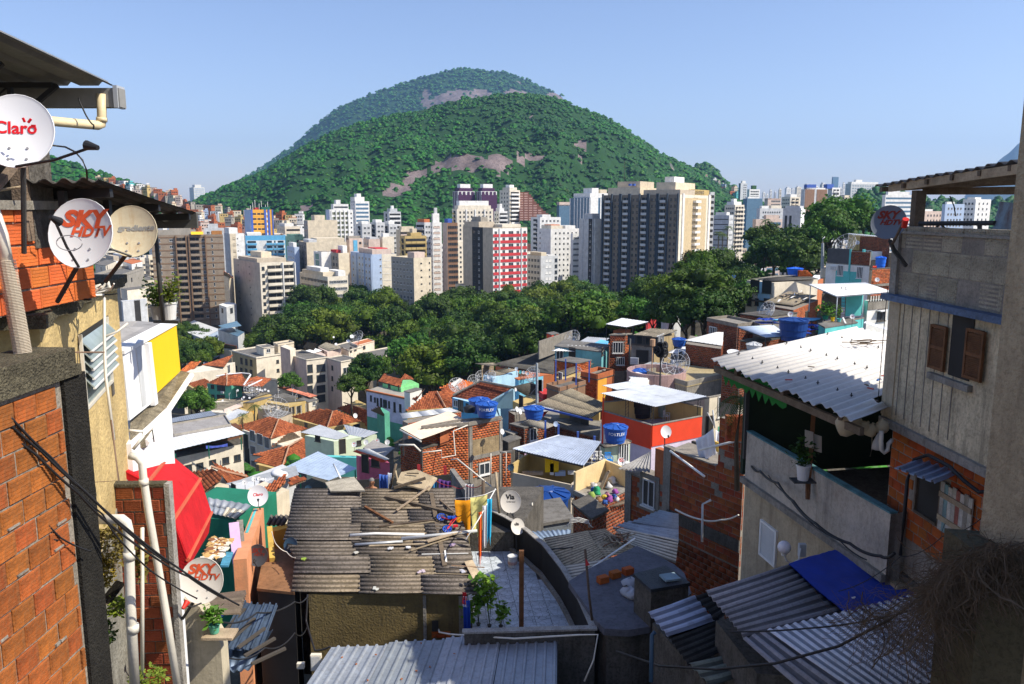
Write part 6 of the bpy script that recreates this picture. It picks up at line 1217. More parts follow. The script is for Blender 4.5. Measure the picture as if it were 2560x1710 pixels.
tk("blue barrel on the brick side house",qW3(1975,520,115),.7,1.5,mat=MS["m11"]);cq("red_cloth",qW3(1890,490,113),qW3(1935,490,113),1.3,REDB,"red cloth draped beside the blue barrel","cloth")
H=hs("cluttered roof terrace with white frames behind the aqua house",'W3',(1560,322),(1600,330),(2120,350),121,3,Mo,[('R',1830,365,1.2,1.4,'w')],roofmat=Cd,z=P('W3',1600,330,121).z)
for i,(x,y,w_,h_)in En(((1940,370,1.6,1.2),(2010,385,1.4,.8),(2050,345,1.3,.5),(1780,370,.3,1.8),(1530,350,.25,1.6))):
 p=qW3(x,y,117);b=MB();b.box(Tp(p),(w_,.5,h_));b.box((p.x,p.y-.3,p.z),(w_*.6,.1,h_*.5));tag(b.obj("rooftop_crate",Wh if i!=3 else Aq),["white cabinet on the cluttered terrace","white slatted crate at the terrace edge","white basin on top of the terrace clutter","aqua upright post box on the terrace","short white leaning panel on the charcoal parapet"][i],"crate")
H=hs("top brick house with an ochre end and washing on the line",'W3',(1597,128),(1605,133),(2095,158),126,6,Mo,[],br_={'R':Bd},fa=0,z=P('W3',1605,130,126).z);sheet(H.o,[P('W3',1595,118,125),P('W3',2090,160,125),P('W3',2090,150,131),P('W3',1600,108,131)],.3,.02,Me,3,1,TP)
Bf((H.fR,0,H.fR.len*.3,H.z-2.2,H.z,.03,.06),"ochre_wall",YEL,H.o)
for i,(x,c_)in En(((1665,(.15,.25,.6)),(1690,(.3,.12,.5)),(1715,(.1,.35,.7)),(1740,(.1,.5,.3)),(2020,(.1,.5,.5)),(2050,(.35,.1,.5)))):cq("washing",qW3(x-11,170,124),qW3(x+11,170,124),1.5,cm_(f"washing_{i}",c_),f"{['blue','purple','light blue','green','teal','violet'][i]} washing on the line of the top brick house","washing",seed=i,group=None)
o=em("power_pole",qW3(1295,590,128),"tall concrete pole at the wood's edge beside the white and aqua house","power pole");Bt(([qW3(1292,640,128),qW3(1300,225,128)],[.3,.22],8),"pole",MS["m200"],o);Bx((Tp(qW3(1310,575,127)),(.9,.5,1.4)),"meter_box",C2,o)
wire("street lamp arm reaching over the dark trees from a stub pole",[qW3(1325,150,128),qW3(1300,175,128),qW3(1302,230,128)],.07,0,Gw,"lamp_arm","lamp")
H=hs("rusty cluttered yard wall below the cream and blue house",'W3',(330,1060),(600,1100),(1000,1050),96,3,Mo,[],br_={'L':Bd},roofmat=Cd)
o=cn_("open shed frame with a thin blue edge over the blue tarps",'W3',[(700,1128,0),(1180,1135,0),(1340,1105,0),(860,1095,0)],P('W3',1180,1135,80).z,SKYB,TP,.4,.01,leg=2.8)
for i,(x0,y0,x1,y1,Yd)in En(((580,1130,800,1180,88),(1000,1200,1320,1240,78),(860,1240,1170,1290,74))):
 a,b_=qW3(x0,y0,Yd),qW3(x1,y0,Yd);b=MB();rs2=Rn(i)
 n_=12
 for j in Rg(5):
  for k in Rg(n_+1):b.v.append((a.x+(b_.x-a.x)*k/n_,a.y+j*.6,a.z+rs2.U(-.12,.12)-j*.03))
 for j in Rg(4):
  for k in Rg(n_):q=j*(n_+1)+k;b.f.append((q,q+1,q+n_+2,q+n_+1))
 b.m=[0]*len(b.f);b.slab([a+V3((0,0,-.3)),b_+V3((0,0,-.3)),b_+V3((0,2.4,-.45)),a+V3((0,2.4,-.45))],.1);tag(b.obj("tarpaulin",TARPB),["crumpled blue tarpaulin below the brick cottage","blue tarpaulin sagging behind the big white roof","dark blue tarpaulin beside the navy tank"][i],"tarpaulin")
H=hs("grey rubble roof behind the unfinished brick house",'W3',(460,1150),(560,1180),(800,1130),92,3,Co,[]);H=hs("aqua base wall under the potted plants",'W3',(1255,1180),(1330,1225),(1700,1165),74,4,Aq,[])
H=hs("small red and white shelter among the trees",'E',(362,205),(368,212),(445,200),150,7,REDP,[('R',400,240,2.2,1.2,'s')],roofmat=Co);Bf((H.fR,0,H.fR.len,H.z-5.2,H.z-4.4,.01,.05),"white_band",Wh,H.o)
H=hs("white hip roofed kiosk half covered by the round tree",'E',(485,165),(560,178),(640,150),155,4,Gw,[],fa=0);rs4(H,[(478,158,.0),(560,165,0),(620,110,.9),(575,108,.9)],Wh,TP,.5,.01)
H=hs("pale metal roof behind the round tree with blue tanks",'K',(465,1108),(640,1125),(890,1105),165,4,Co,[],fa=0);rs4(H,[(462,1105,.0),(860,1115,.0),(890,1090,.2),(560,1080,.2)],Wm,TP,.5,.01,3,1);tk("flat blue tank lid behind the round tree",qK(820,1085,166),1.2,.5)
H=hs("salmon painted hut peeping through the park trees",'D',(1150,105),(1190,120),(1245,108),150,3.5,REDB,[('R',1215,130,.8,1,'s')])
BOARD=mk("m4",(.58,.49,.33),ru=.95,var=.3,scale=1.4,streak=.75,fine=.35,bu=.6,sn=(.10,.085,.06));ROUGH=mk("m153",(.42,.37,.27),ru=1,var=.35,scale=2.5,fine=.45,bu=1,rnd=.12,sn=(.08,.075,.06));LEDGEB=mk("m93",(.09,.14,.24),ru=.6,var=.4,scale=1.5,fine=.4)
PLAS=mk("m21",(.45,.37,.25),ru=.95,var=.22,scale=1.2,streak=.45,fine=.2,bu=.5)
a=V3((7.93,16.6,0));bq=V3((8.12,13.2,0));fU=Fr(a,bq);fU.n=V3((-abs(fU.n.x),fU.n.y*(1 if fU.n.x<0 else-1),0)).normalized()
def wp(v,x,y,fr=None):return on(fr or fU,v,x,y)
uR=wp('G',1650,980)[0]
zb0,zb1=wp('G',905,600)[1],wp('G',1640,985)[1];zt0=wp('X',650,1200)[1];ztop=wp('X',770,808)[1]
o=em("tower_house",fU.at(fU.len/2,36)-fU.n*3,"grey concrete tower house with wooden shutters and a roof terrace, beside the big white roof","house")
zb=min(zb0,zb1)
Bf((fU,0,6.,zb,zt0,-5,0),"wall",BOARD,o);Bf((fU,.0,6.,zt0,zt0+.12,-5,.22),"ledge",LEDGEB,o)
b=MB();b.fb(fU,.02,6.,zt0+.12,ztop,-.16,-.02);b.fb(fU,.02,.2,zt0+.12,ztop,-4.8,-.16);b.obj("terrace_wall",Mo,o)
Bf((fU,.0,6.,ztop,ztop+.05,-.2,.02),"coping",Co,o)
bw_(o,fU,.05,uR+.3,zt0+.14,ztop-.02,mat=ROUGH,bw=.62,bh=.46,off=-.03)
Bf((fU,-.02,.22,zt0+.12,ztop,-.1,.05),"corner_pier",Co,o)
Bf((fU,.05,uR+.3,zb,zb+.16,.0,.09),"lower_edge",Co,o);Bf((fU,0,.42,zb+.2,zt0,.0,.025),"plaster_strip",PLAS,o)
for i in Rg(7):
 u=.55+i*.3;Bf((fU,u,u+.018,zb+.3,zt0,0,.012),"board_seam",Co,o)
def su(v,x0,x1,y0,y1,fr,rt_,d=.04,mat=Wb,slats=22,tilt=1):
 ua=wp(v,x0,(y0+y1)/2,fr)[0];ub=wp(v,x1,(y0+y1)/2,fr)[0];za=wp(v,(x0+x1)/2,y1,fr)[1];zc=wp(v,(x0+x1)/2,y0,fr)[1]
 b=MB()
 for u in(ua,ub-.05):b.fb(fr,u,u+.05,za,zc,d,d+.05)
 for z in(za,zc-.05,(za+zc)/2-.03):b.fb(fr,ua+.05,ub-.05,z,z+.06,d,d+.045)
 s=b.obj("shutter",mat,rt_)
 for k in Rg(slats):
  z=za+.07+(zc-za-.14)*(k+.5)/slats
  if abs(z-(za+zc)/2)<.04:continue
  b=MB();p=[fr.at(u,z+dz,d+dd)for u in(ua+.05,ub-.05)for dz,dd in((-.018,.04),(-.012,.045),(.022,.008),(.016,.004))];b.add(p,[(0,1,2,3),(7,6,5,4),(0,4,5,1),(1,5,6,2),(2,6,7,3),(3,7,4,0)]);b.obj("slat",mat,s)
 return ua,ub,za,zc
b=MB();u0,zz=wp('G',1345,245);u1,_=wp('G',1500,245);zT=wp('X',1070,1275)[1];b.fb(fU,u0,u1,zz,zT,.01,.02);b.obj("window_opening",Dr,o)  # no hole is cut; a dark panel gives the opening's shade
su('G',1232,1347,-105,215,fU,o,mat=Wb);su('G',1492,1625,-75,290,fU,o,d=.06,mat=Wb)
b=MB();u2,z2=wp('G',1225,225);b.fb(fU,u2,u1+.1,z2-.12,z2,.0,.1);b.obj("sill",Co,o)
tip=qX(548,516,17.2);q1=qX(1420,366,13.6);q0=qX(1500,350,13.3);ext=V3((5,1.5,.25))
Rf=[tip,q0,q0+ext,tip+ext];sheet(o,Rf,.25,.03,mk("m124",(.12,.12,.12),ru=.7,streak=.5),4,1,SI)
Bb((qX(640,530,16.9),qX(1420,415,13.6),.08,.16),"beam",Wl,o);Bb((qX(700,550,16.7)+V3((.5,0,0)),qX(1400,545,14)+V3((.5,0,0)),.1,.14),"beam",Wd,o)
for k in Rg(6):s=(k+.3)/6;p=tip.lerp(q0,s)-V3((0,0,.1));Bb((p,p+ext*.8,.06,.1),"rafter",Wd,o)
pz=qX(785,560,16.3);Bx(((pz.x+.1,pz.y,(ztop+pz.z)/2),(.2,.2,pz.z-ztop+.1)),"post",Wd,o)
pz=qX(1400,560,13.8);Bx(((pz.x+.1,pz.y,(ztop+pz.z)/2),(.12,.12,pz.z-ztop+.1)),"post",Wd,o)
b=MB();b.tube([qX(820,745,16),qX(1270,742,14.4)],.05,6);b.tube([qX(820,800,16),qX(825,745,16)],.04,6);b.tube([qX(1180,745,14.7),qX(1180,825,14.7)],.04,6);b.obj("railing",Sl,o)
b=MB();b.bar(qX(885,805,16.5),qX(942,745,16.4),.06,.04);b.bar(qX(942,745,16.4),qX(1000,805,16.3),.06,.04);tag(b.obj("trestle",Wd),"wooden trestle standing behind the terrace railing of the tower house","trestle")
RUST=mk("m68",(.22,.30,.36),ru=.7,var=.2,streak=.9,sn=(.10,.03,.015),scale=1.6,fine=.2)
c4=[qX(1245,830,14.4),qX(1385,835,14.),qX(1392,620,14.1),qX(1300,612,14.5)];b=MB();b.v=[Tp(p)for p in c4]+[Tp(p+V3((.03,.05,0)))for p in c4];b.f=[(0,1,2,3),(7,6,5,4),(0,4,5,1),(1,5,6,2),(2,6,7,3),(3,7,4,0)];b.m=[0]*6;tag(b.obj("metal_sheet",RUST),"rust stained pale blue sheet leaning in the roof terrace","metal sheet")
wire("thin black wire hanging from the terrace roof",[qX(1000,580,15.6),qX(1025,640,15.6),qX(1035,700,15.5)],.012,0)
wire("long thin wire dropping past the white roof from the blue ledge",[qX(625,1130,16.8),qX(600,1400,16.8),qG(835,520,16.8)],.008,0)
L_=qX(632,742,15.6);fc=V3((-.52,-.74,.35));od=di("dark shaded dish with red lettering on the corner of the tower house",L_,.64,fc,mat=mk("m158",(.13,.15,.18),ru=.5,bu=0,var=.06),text=[("SKY",.60,-.12,.44,mk("m25",(.20,.03,.02),var=.05,bu=0),.35,.03),("HDTV",.42,.1,.02,MS["m25"],.35,.02)],arm=0,hl_=0)  # dish and lettering coloured dark to carry their shade
Bt(([qX(655,865,15.4),qX(718,745,15.)],.028,6),"feed_arm",Wd,od);Bt(([qX(724,765,14.9),qX(735,718,14.8)],[.05,.06],8),"feed_horn",mk("m216",(.6,.03,.02),ru=.4),od);Bt(([qX(640,850,15.7),qX(660,900,15.9),qX(735,1000,16.)],.045,6),"mast",Sl,od)
fB=Fr(a+V3((.12,-.3,0)),bq+V3((.12,0,0)));fB.n=fU.n
zb2=wp('G',1035,1230,fB)[1]
lo=em("brick_storey",fB.at(1,36)-fB.n*3,"orange brick storey with a boarded shutter below the grey tower house","house")
Bf((fB,.0,6,35,zb-.002,-5,0),"wall",Mo,lo)
uw0,uw1=wp('G',1120,1100,fB)[0],wp('G',1305,1150,fB)[0];zw0,zw1=wp('G',1200,1275,fB)[1],wp('G',1230,960,fB)[1]
bw_(lo,fB,.02,uR+.35,zb2-.5,zb-.04,hl_=[(uw0,uw1,zw0,zw1)],mat=BRK1,bw=.3,bh=.21,off=.0)
Bf((fB,uw0,uw1,zw0,zw1,.005,.02),"window_opening",Dr,lo);b=MB()  # dark panel in place of a shaded hole in the bricks
for u in(uw0,uw1-.05):b.fb(fB,u,u+.05,zw0,zw1,.02,.07)
b.fb(fB,uw0+.05,uw1-.05,zw0,zw0+.05,.02,.09);b.obj("window_frame",Wd,lo)
us0,us1=wp('G',1302,1150,fB)[0],wp('G',1528,1280,fB)[0];zs0,zs1=wp('G',1400,1420,fB)[1],wp('G',1420,1060,fB)[1]
cols_=[(.42,.40,.35),(.20,.32,.33),(.5,.48,.42),(.45,.42,.36),(.35,.13,.10),(.5,.47,.42),(.33,.30,.25),(.48,.45,.38)]
for k in Rg(8):
 u=us0+(us1-us0)*k/8;Bf((fB,u+.004,u+(us1-us0)/8-.004,zs0,zs1-.02*(k%3),.05,.075),"plank",mk(f"worn_plank_{k}",cols_[k],ru=.9,var=.3,scale=4,streak=.5,fine=.3),lo)
for z in(zs0+.2,zs1-.3):Bf((fB,us0,us1,z,z+.1,.076,.10),"batten",Wl,lo)
aw=[qG(958,915,14.7),qG(1245,1022,13.3),qG(1412,955,13.9),qG(1110,852,15.2)];sheet(lo,aw,.3,.03,mk("m45",(.32,.42,.58),ru=.35,metal=.3,streak=.4,bu=.05),1,1,TP,name="awning")
e0=qs(2532,523,10.);e1=V3((e0.x+.9,5.,0));fE=Fr(V3((e0.x,e0.y,0)),e1);o2=em("end_building",(e0.x+1,8,36),"rough plastered wall of the nearest building, cut by the picture's edge","building")
Bp(([V3((e0.x,e0.y,0)),e1,e1+V3((3,0,0)),V3((e0.x+3,e0.y+.5,0))],36,54.5),"wall",mk("m108",(.42,.345,.23),ru=1,var=.25,scale=1.5,streak=.35,fine=.3,bu=.8,bscale=30),o2,fix=1)
Bp(([V3((e0.x+.05,e0.y+.01,0)),V3((e0.x+.35,e0.y+.05,0)),V3((9.2,13.,0)),V3((8.9,13.2,0))],36,49.3),"return_wall",Co,o2,fix=1)
zp=43.9;A_,B_=ws(1868,1079,zp),wG(932,1240,zp);fP=Fr(V3((*A_.xy,36)),V3((*B_.xy,36)));C_=wG(1030,1232,zp)
v_=em("veranda_house",fP.at(fP.len/2,36)-fP.n*2,"concrete house with a long streaked parapet and dark open veranda","house")
PAR=mk("m69",(.46,.41,.34),ru=.95,var=.25,scale=1.,streak=.5,fine=.25,bu=.5,sn=(.10,.09,.08));TEALC=mk("m31",(.10,.24,.26),ru=.8,var=.4,scale=3,fine=.4)
zl=zp-1.32
Bf((fP,0,fP.len,zl,zp,-.14,0),"parapet",PAR,v_);Bf((fP,-.01,fP.len,zp,zp+.035,-.16,.02),"coping",TEALC,v_)
fe=Fr(V3((*B_.xy,36)),V3((*C_.xy,36)));Bp(([B_,C_,C_-fP.n*.5+V3((0,.2,0)),B_-fP.n*.14],zl-2.6,zp-.001),"corner_pier",Co,v_,fix=1)
Bf((fP,-.1,fP.len,zl-.16,zl,-.3,.10),"floor_edge",Co,v_)
Bf((fP,-.2,fP.len+.2,34,zl-.16,-6,-.12),"lower_wall",PLAS,v_)
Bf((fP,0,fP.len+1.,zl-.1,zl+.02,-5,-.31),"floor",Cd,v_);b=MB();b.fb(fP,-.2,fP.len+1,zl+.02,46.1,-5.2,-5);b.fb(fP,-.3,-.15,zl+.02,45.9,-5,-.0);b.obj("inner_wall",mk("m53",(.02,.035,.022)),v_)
for x,y0,y1 in((1862/1,944,1147),):
 p=qE(1160,800,21.5);q=qE(1135,1400,21.5);Bb((p,q,.1,.1),"post",Sl,v_)
Bb((qG(385,470,18.6),qG(340,1130,18.),.10,.10),"post",Wb,v_)
for(x0,x1,y0,y1)in((322,382,640,775),(388,440,670,805)):
 q=[qG(x0,y0,18.3),qG(x1,y0+18,18.2),qG(x1,y1,18.2),qG(x0,y1-15,18.3)];b=MB();b.v=[Tp(p)for p in q]+[Tp(p+V3((0,.02,0)))for p in q];b.f=[(3,2,1,0),(4,5,6,7),(0,1,5,4),(1,2,6,5),(2,3,7,6),(3,0,4,7)];b.m=[0]*6;tag(b.obj("hinged_panel",mk("m174",(.40,.36,.30),streak=.3)),["pale louvred board hung on the veranda post, outer one","pale board hung on the veranda post, inner one"][x0>385],"board")
fQ=Fr(fP.at(0,0,-.12),fP.at(fP.len,0,-.12));fQ.n=fP.n
u0,z1=on(fQ,'J',828,118);u1,z0=on(fQ,'J',905,385);b=MB();b.fb(fQ,u0-.03,u0+.05,z0-.03,z1+.03,.0,.06);b.fb(fQ,u1-.05,u1+.03,z0-.03,z1+.03,.0,.06);b.fb(fQ,u0+.05,u1-.05,z0-.03,z0+.04,.0,.06);b.fb(fQ,u0+.05,u1-.05,z1-.04,z1+.03,.0,.06);b.obj("shutter_frame",Wh,v_);Bf((fQ,u0+.05,u1-.05,z0+.04,z1-.04,.0,.01),"shutter_back",Dr,v_)  # dark panel behind the slats puts shade into their gaps
for k in Rg(24):z=z0+.02+(z1-z0-.04)*(k+.5)/24;Bf((fQ,u0+.05,u1-.05,z-.010,z+.010,.015,.05),"slat",Wh,v_)
g0=qJ(955,275,17.);gl=em("globe_lamp",g0-V3((0,0,.4)),"round white globe lamp on a curved bracket above the blue tarpaulin","lamp");Bl(([(.001,-.15)]+[(.15*math.cos(k),.15*math.sin(k))for k in np.linspace(-1.4,1.5,12)]+[(.001,.15)],g0,20),"globe",mk("m191",(.72,.70,.74),ru=.35,var=.02,bu=0),gl,sm=1)
b=MB();b.tube([g0-V3((0,0,.14)),qJ(965,350,17),qJ(1000,372,17),qJ(1040,345,17.1),qJ(1050,280,17.2)],.022,6);b.lathe([(0,-.19),(.06,-.19),(.07,-.13),(0,-.13)],g0,10);b.obj("bracket",Wh,gl);b=MB();p=qJ(1058,290,17.25);b.box(Tp(p),(.16,.1,.3));b.obj("junction_box",Gw,gl)
p=qG(305,990,17.3);tag(Bx(((p.x,p.y,p.z-.04),(.5,.35,.03)),"bracket_shelf",Sl),"small dark shelf fixed on the long parapet under the white pot","shelf");pt_("white bucket with a dark leafy plant on the parapet shelf",p-V3((0,0,.02)),.155,.36,mk("m141",(.7,.7,.68),ru=.4,streak=.1,bu=0),LD,lh=.55,n=150,lr=.28,ls=.13,seed=3)
tag(Bt(([qG(340,900,17.6),qG(340,1135,17.2)],.05,6),"brown_batten",Wb),"brown post running down the outside of the long parapet","post")
JUG=mk("m50",(.48,.40,.26),ru=.5,var=.15)
for i,(x,y,s)in En(((625,605,.24),(735,620,.13),(785,645,.14),(870,620,.14))):
 c0=qG(x,y,15.9);b=MB();b.lathe([(.001,-s*.9),(s*.7,-s*.85),(s,-s*.4),(s*.95,s*.5),(s*.5,s*.9),(s*.22,s),(s*.22,s*1.25),(.001,s*1.25)],(0,0,0),12);M_=Matrix.Rotation(R(70-i*25),3,'Y');b.v=[Tp(c0+(M_@V3((p[0],p[1]*.7,p[2]))))for p in b.v];tag(b.obj("plastic_jug",JUG,sm=1),["big cream plastic jug hanging under the white roof edge","small cream jug next to the big one","second small jug in the row under the roof","boxy jug nearest the tower house wall"][i],"jug")
wire("bent cream drain trap under the tower house corner",[qG(865,650,15.6),qG(860,780,15.6),qG(885,803,15.6),qG(912,785,15.6),qG(915,740,15.6),qG(940,715,15.7)],.045,0,PVC,"drain_trap","pipe");b=MB();c0=qG(842,750,15.7);b.lathe([(.001,-.1),(.13,-.08),(.11,.05),(.03,.25),(.001,.26)],c0,8);tag(b.obj("plastic_bag",mk("m206",(.4,.4,.38),ru=.3),sm=1),"limp plastic bag hanging beside the drain trap","bag");wire("thin chain hanging in front of the dark veranda",[qG(800,600,16),qG(798,780,16),qG(785,830,16)],.012,0,MS["m153"],"chain","chain")
zr=46.;A4=ws(1776,898,zr);B4=ws(2143,1049,zr-.05);dd=V3((6.6,6.3,-.05));D4=A4+dd;C4=B4+V3((1.55,1.45,0))
wr=em("white_roof",(A4+B4)/2-V3((0,0,1)),"big white corrugated roof with rows of hook bolts beside the tower house","roof")
WR=mk("m2",(.64,.61,.56),ru=.6,var=.07,scale=.8,streak=.22,fine=.12,bu=.05,rnd=.04,sn=(.34,.31,.26))
nS=10
for i in Rg(nS):
 q0_=A4.lerp(B4,i/nS);q1_=A4.lerp(B4,(i+1)/nS)
 kx=min(1,(7.9-q1_.x)/6.6);e_=dd if q1_.y+(7.93-q1_.x)*.954>16.7 else dd*kx
 st_=V3((-.14 if i%2 else 0,-.13 if i%2 else 0,.012*(i%2)))
 sheet(wr,[q0_+st_,q1_+st_,q1_+e_,q0_+e_],.285,.034,WR,1,1,SI,jig=.004)
 if e_.x>3:
  for k in Rg(3):
   for s in((.5,)if i%2 else(.3,)):
    p=q0_.lerp(q1_,s)+e_*(.14+.3*k+.08*(s>.5));b=MB();b.tube([p,p+V3((0,0,.09))],.012,6);b.lathe([(0,.05),(.035,.045),(.035,.03),(0,.03)],p,8);b.obj("hook_bolt",BLACK,wr)
for s in(.2,.55,.9):Bb((A4.lerp(B4,s)+V3((.1,.1,-.14)),A4.lerp(B4,s)+(dd if s<.8 else V3((1.4,1.3,0)))-V3((0,0,.14)),.08,.14),"rafter",Wd,wr)
Bb((A4+V3((.2,.2,-.3)),B4+V3((.2,.2,-.3)),.1,.16),"beam",Wd,wr)
GRN=mk("m205",(.01,.16,.02),ru=.8);b=MB();n_=20
for k in Rg(n_+1):
 p=A4.lerp(B4,.05+.5*k/n_)+V3((.3,.3,-.12));b.v+=[Tp(p),Tp(p-V3((0,0,.35+.25*math.sin(k*1.7)**2)))]
b.f=[(2*k,2*k+1,2*k+3,2*k+2)for k in Rg(n_)];b.m=[0]*n_;bb_=len(b.v);b.slab([A4+V3((.35,.3,-.1)),A4.lerp(B4,.5)+V3((.35,.3,-.1)),A4.lerp(B4,.5)+V3((.5,.4,-.1)),A4+V3((.5,.4,-.1))],.03);tag(b.obj("shade_net",GRN),"green shade net hanging under the edge of the big white roof","net")
for i,(x,y,c_)in En(((205,283,(.5,.08,.06)),(885,253,(.5,.1,.08)),(840,285,(.05,.15,.4)),(760,320,(.2,.15,.1)),(788,345,(.5,.08,.05)),(365,190,(.25,.2,.15)))):
 p=wG(x,y,zr+.05);tag(Bx((Tp(p),(.16,.05,.02),.5*i),"litter_scrap",cm_(f"scrap_{i}",c_)),["red scrap near the low edge","red scrap beside the hanging wire","blue scrap by the hanging wire","brown leaf scrap below the blue one","small red scrap lowest of all","dull scrap high on the sheets"][i]+" of the white roof","litter")
p=wG(700,30,zr+.06)
for i in Rg(9):b=MB();q=p+V3((random.uniform(-.5,.5),random.uniform(-.3,.3),.01*i));b.bar(q,q+V3((random.uniform(.3,.9),random.uniform(-.1,.3),.02)),.03,.02);tag(b.obj("stick",Wd),"dry stick in the loose heap lying on the white roof","stick","sticks heaped on the white roof")
W_=lambda v,x,y,Y:P(v,x,y,Y)
wire("thick black cable swooping along the long parapet",[W_('G',-60,900,21),W_('G',0,935,20.3),W_('G',130,1020,19),W_('G',240,1150,17.8),W_('G',400,1310,16.5),W_('G',640,1450,15.4),W_('G',860,1540,14.6),W_('G',960,1520,14.3)],.032,.06);wire("second black cable under the thick one on the parapet",[W_('G',60,965,19.8),W_('G',200,1110,18.2),W_('G',350,1290,16.8),W_('G',560,1420,15.6),W_('G',760,1568,14.8)],.014,.05)
wire("black cable rising from the parapet corner past the brick window",[W_('G',1000,1535,14.6),W_('G',1025,1300,14.6),W_('G',1050,1000,14.8),W_('G',1100,850,15),W_('G',1200,820,14.5),W_('G',1350,900,13.8),W_('G',1450,1000,13.4),W_('G',1560,1085,13.1),W_('G',1650,1080,12.9)],.035,0)
wire("thin wire crossing from the brick window to the blue tarpaulin",[W_('G',1640,1215,12),W_('G',1300,1400,12.5),W_('G',1000,1545,13),W_('J',1270,530,13.5)],.008,.1)
H=hs("dark hollow brick house with a stained wall and broken top",'W5',(150,715),(950,1000),(1150,900),29,7.5,Mo,[],fa=0,z=None)
nb=bw_(H.o,H.fL,.0,H.fL.len,H.z-3.7,H.z-.02,mat=BRK2,bw=.40,bh=.25,hl_=[(H.fL.len*.30,H.fL.len*.32,H.z-1.2,H.z-.8)],off=0.)
bk_(H.o,H.fL,0,H.fL.len,H.z-7,H.z-3.72,mat=Bd,bw=.40,bh=.25)
Bf((H.fL,0,H.fL.len*.33,H.z,H.z+2.,-.25,-.02),"upper_wall",Mo,H.o);bw_(H.o,H.fL,.0,H.fL.len*.33,H.z,H.z+2,mat=BRK2,bw=.40,bh=.25,off=-.02,skip=.06)
Bf((H.fL,H.fL.len*.97,H.fL.len+.3,H.z-6,H.z+.1,-.2,.06),"column",Co,H.o);Bf((H.fL,0,H.fL.len,H.z-3.1,H.z-2.6,.005,.06),"ring_beam",Cd,H.o)
Bf((H.fL,H.fL.len*.34,H.fL.len,H.z,H.z+.06,-.2,.03),"coping",Co,H.o)
f2=Fr(H.fL.at(0,0,-1.6),H.fL.at(H.fL.len,0,-1.6));f2.n=H.fL.n;u0,z0=on(f2,'W5',545,860);u1,z1=on(f2,'W5',680,640);Bf((f2,min(u0,u1),max(u0,u1),H.z-1,z1,-.15,0),"inner_wall",mk("m96",(.62,.40,.08),streak=.4,fine=.3,scale=2,sn=(.2,.12,.06)),H.o);u2,_=on(f2,'W5',380,760);Bf((f2,max(u0,u1),u2,H.z-1,z1-.3,-.15,0),"inner_wall",Cd,H.o)
cq("bedsheet",qW5(432,600,31.5),qW5(625,480,31),1.15,cm_("white_linen",(.78,.78,.82)),"white sheet hung out above the broken brick wall, larger one","bedsheet",wv=3,am=.08,tp_=.1,sh=.3);cq("bedsheet",qW5(650,500,31.5),qW5(785,560,31.5),.45,MS["white_linen"],"white sheet hung out beyond the larger one","bedsheet",wv=3,am=.06)
wire("thin mast with a small tent shaped aerial above the white sheets",[qW5(640,480,32),qW5(618,285,32)],.03,0,Gw,"aerial_mast","aerial");wire("bent rod crossing behind the white sheets",[qW5(640,470,32),qW5(560,310,32)],.02,0,Gw,"aerial_rod","aerial")
wire("pale pole laid across the broken brick wall",[qW5(480,715,30),qW5(940,605,28.5)],.05,0,Wh,"pole","pole");wire("white pole leaning down from the pillar of the brick wall",[qW5(155,730,32),qW5(525,1005,27.5)],.045,0,Wh,"pole","pole");wire("thin wooden pole on top of the brick pillar",[qW5(85,675,34),qW5(200,730,32)],.03,0,Wl,"pole","pole")
wire("grey conduit standing off the lower brick wall",[qW5(600,1262,26),qW5(508,1308,26),qW5(500,1720,25.5)],.04,0,Gw,"conduit","pipe");wire("pale cable sagging across the lower brick wall",[qW5(210,1365,27),qW5(500,1478,26),qW5(700,1480,25.5),qW5(900,1425,25)],.03,.05,PVC)
o=em("brick_stack",qW5(850,600,27.5),"stack of reddish hollow bricks on the wall next to the veranda","brick stack")
for r_ in Rg(7):
 for c_ in Rg(3):in_("brick",brick_mesh(.40,.25,.22,BRK2),o,qW5(830+c_*48+(r_%2)*8,590-r_*34,27.5),.05*c_)
skp=qW5(105,520,33);di("white round dish on top of the brick pillar before the red band",skp,.50,(.25,-.9,.25),foot=skp-V3((0,0,.9)),hl_=0,at2=(-.1,-.2,.45))
H=hs("brick pillar house with a narrow dark window, left of the broken wall".replace(", left of"," beside"),'D',(1785,1190),(2130,1320),(2300,1290),34,6,Mo,[('L',1955,1357,.75,1.25,'w')],fa=0,z=None)
bw_(H.o,H.fL,.0,H.fL.len,H.z-3.2,H.z-.02,mat=BRK2,bw=.36,bh=.24,hl_=[(on(H.fL,'D',1955,1357)[0]-.5,on(H.fL,'D',1955,1357)[0]+.5,on(H.fL,'D',1955,1357)[1]-.75,on(H.fL,'D',1955,1357)[1]+.75)],off=0);Bf((H.fL,H.fL.len-.3,H.fL.len+.1,H.z-6,H.z+.05,-.1,.06),"column",Co,H.o);b=MB();uu,zz=on(H.fL,'D',1955,1357)
for q in((-.62,-.42,-.9,.9),(.42,.62,-.9,.9),(-.42,.42,.66,.9),(-.42,.42,-.9,-.66)):b.fb(H.fL,uu+q[0],uu+q[1],zz+q[2],zz+q[3],.005,.03)
b.obj("window_surround",Co,H.o)
Bf((H.fL,0,H.fL.len*.38,H.z,H.z+1.6,-.3,0),"pillar",Bc,H.o)
sheet(H.o,[wD(x,y,H.z+.5)for x,y in((1705,1170),(1960,1195),(1968,1030),(1880,1080))],.2,.035,mk("m59",(.30,.29,.28),var=.2,fine=.4),2,1,SI,name="roof_sheet")
ZN=qH(1300,905,20.5).z;ZF=qH(1300,128,25.4).z
hut=em("hut",qH(1350,1200,21),"mustard walled hut under a big weathered corrugated roof with planks and pipes on it","hut")
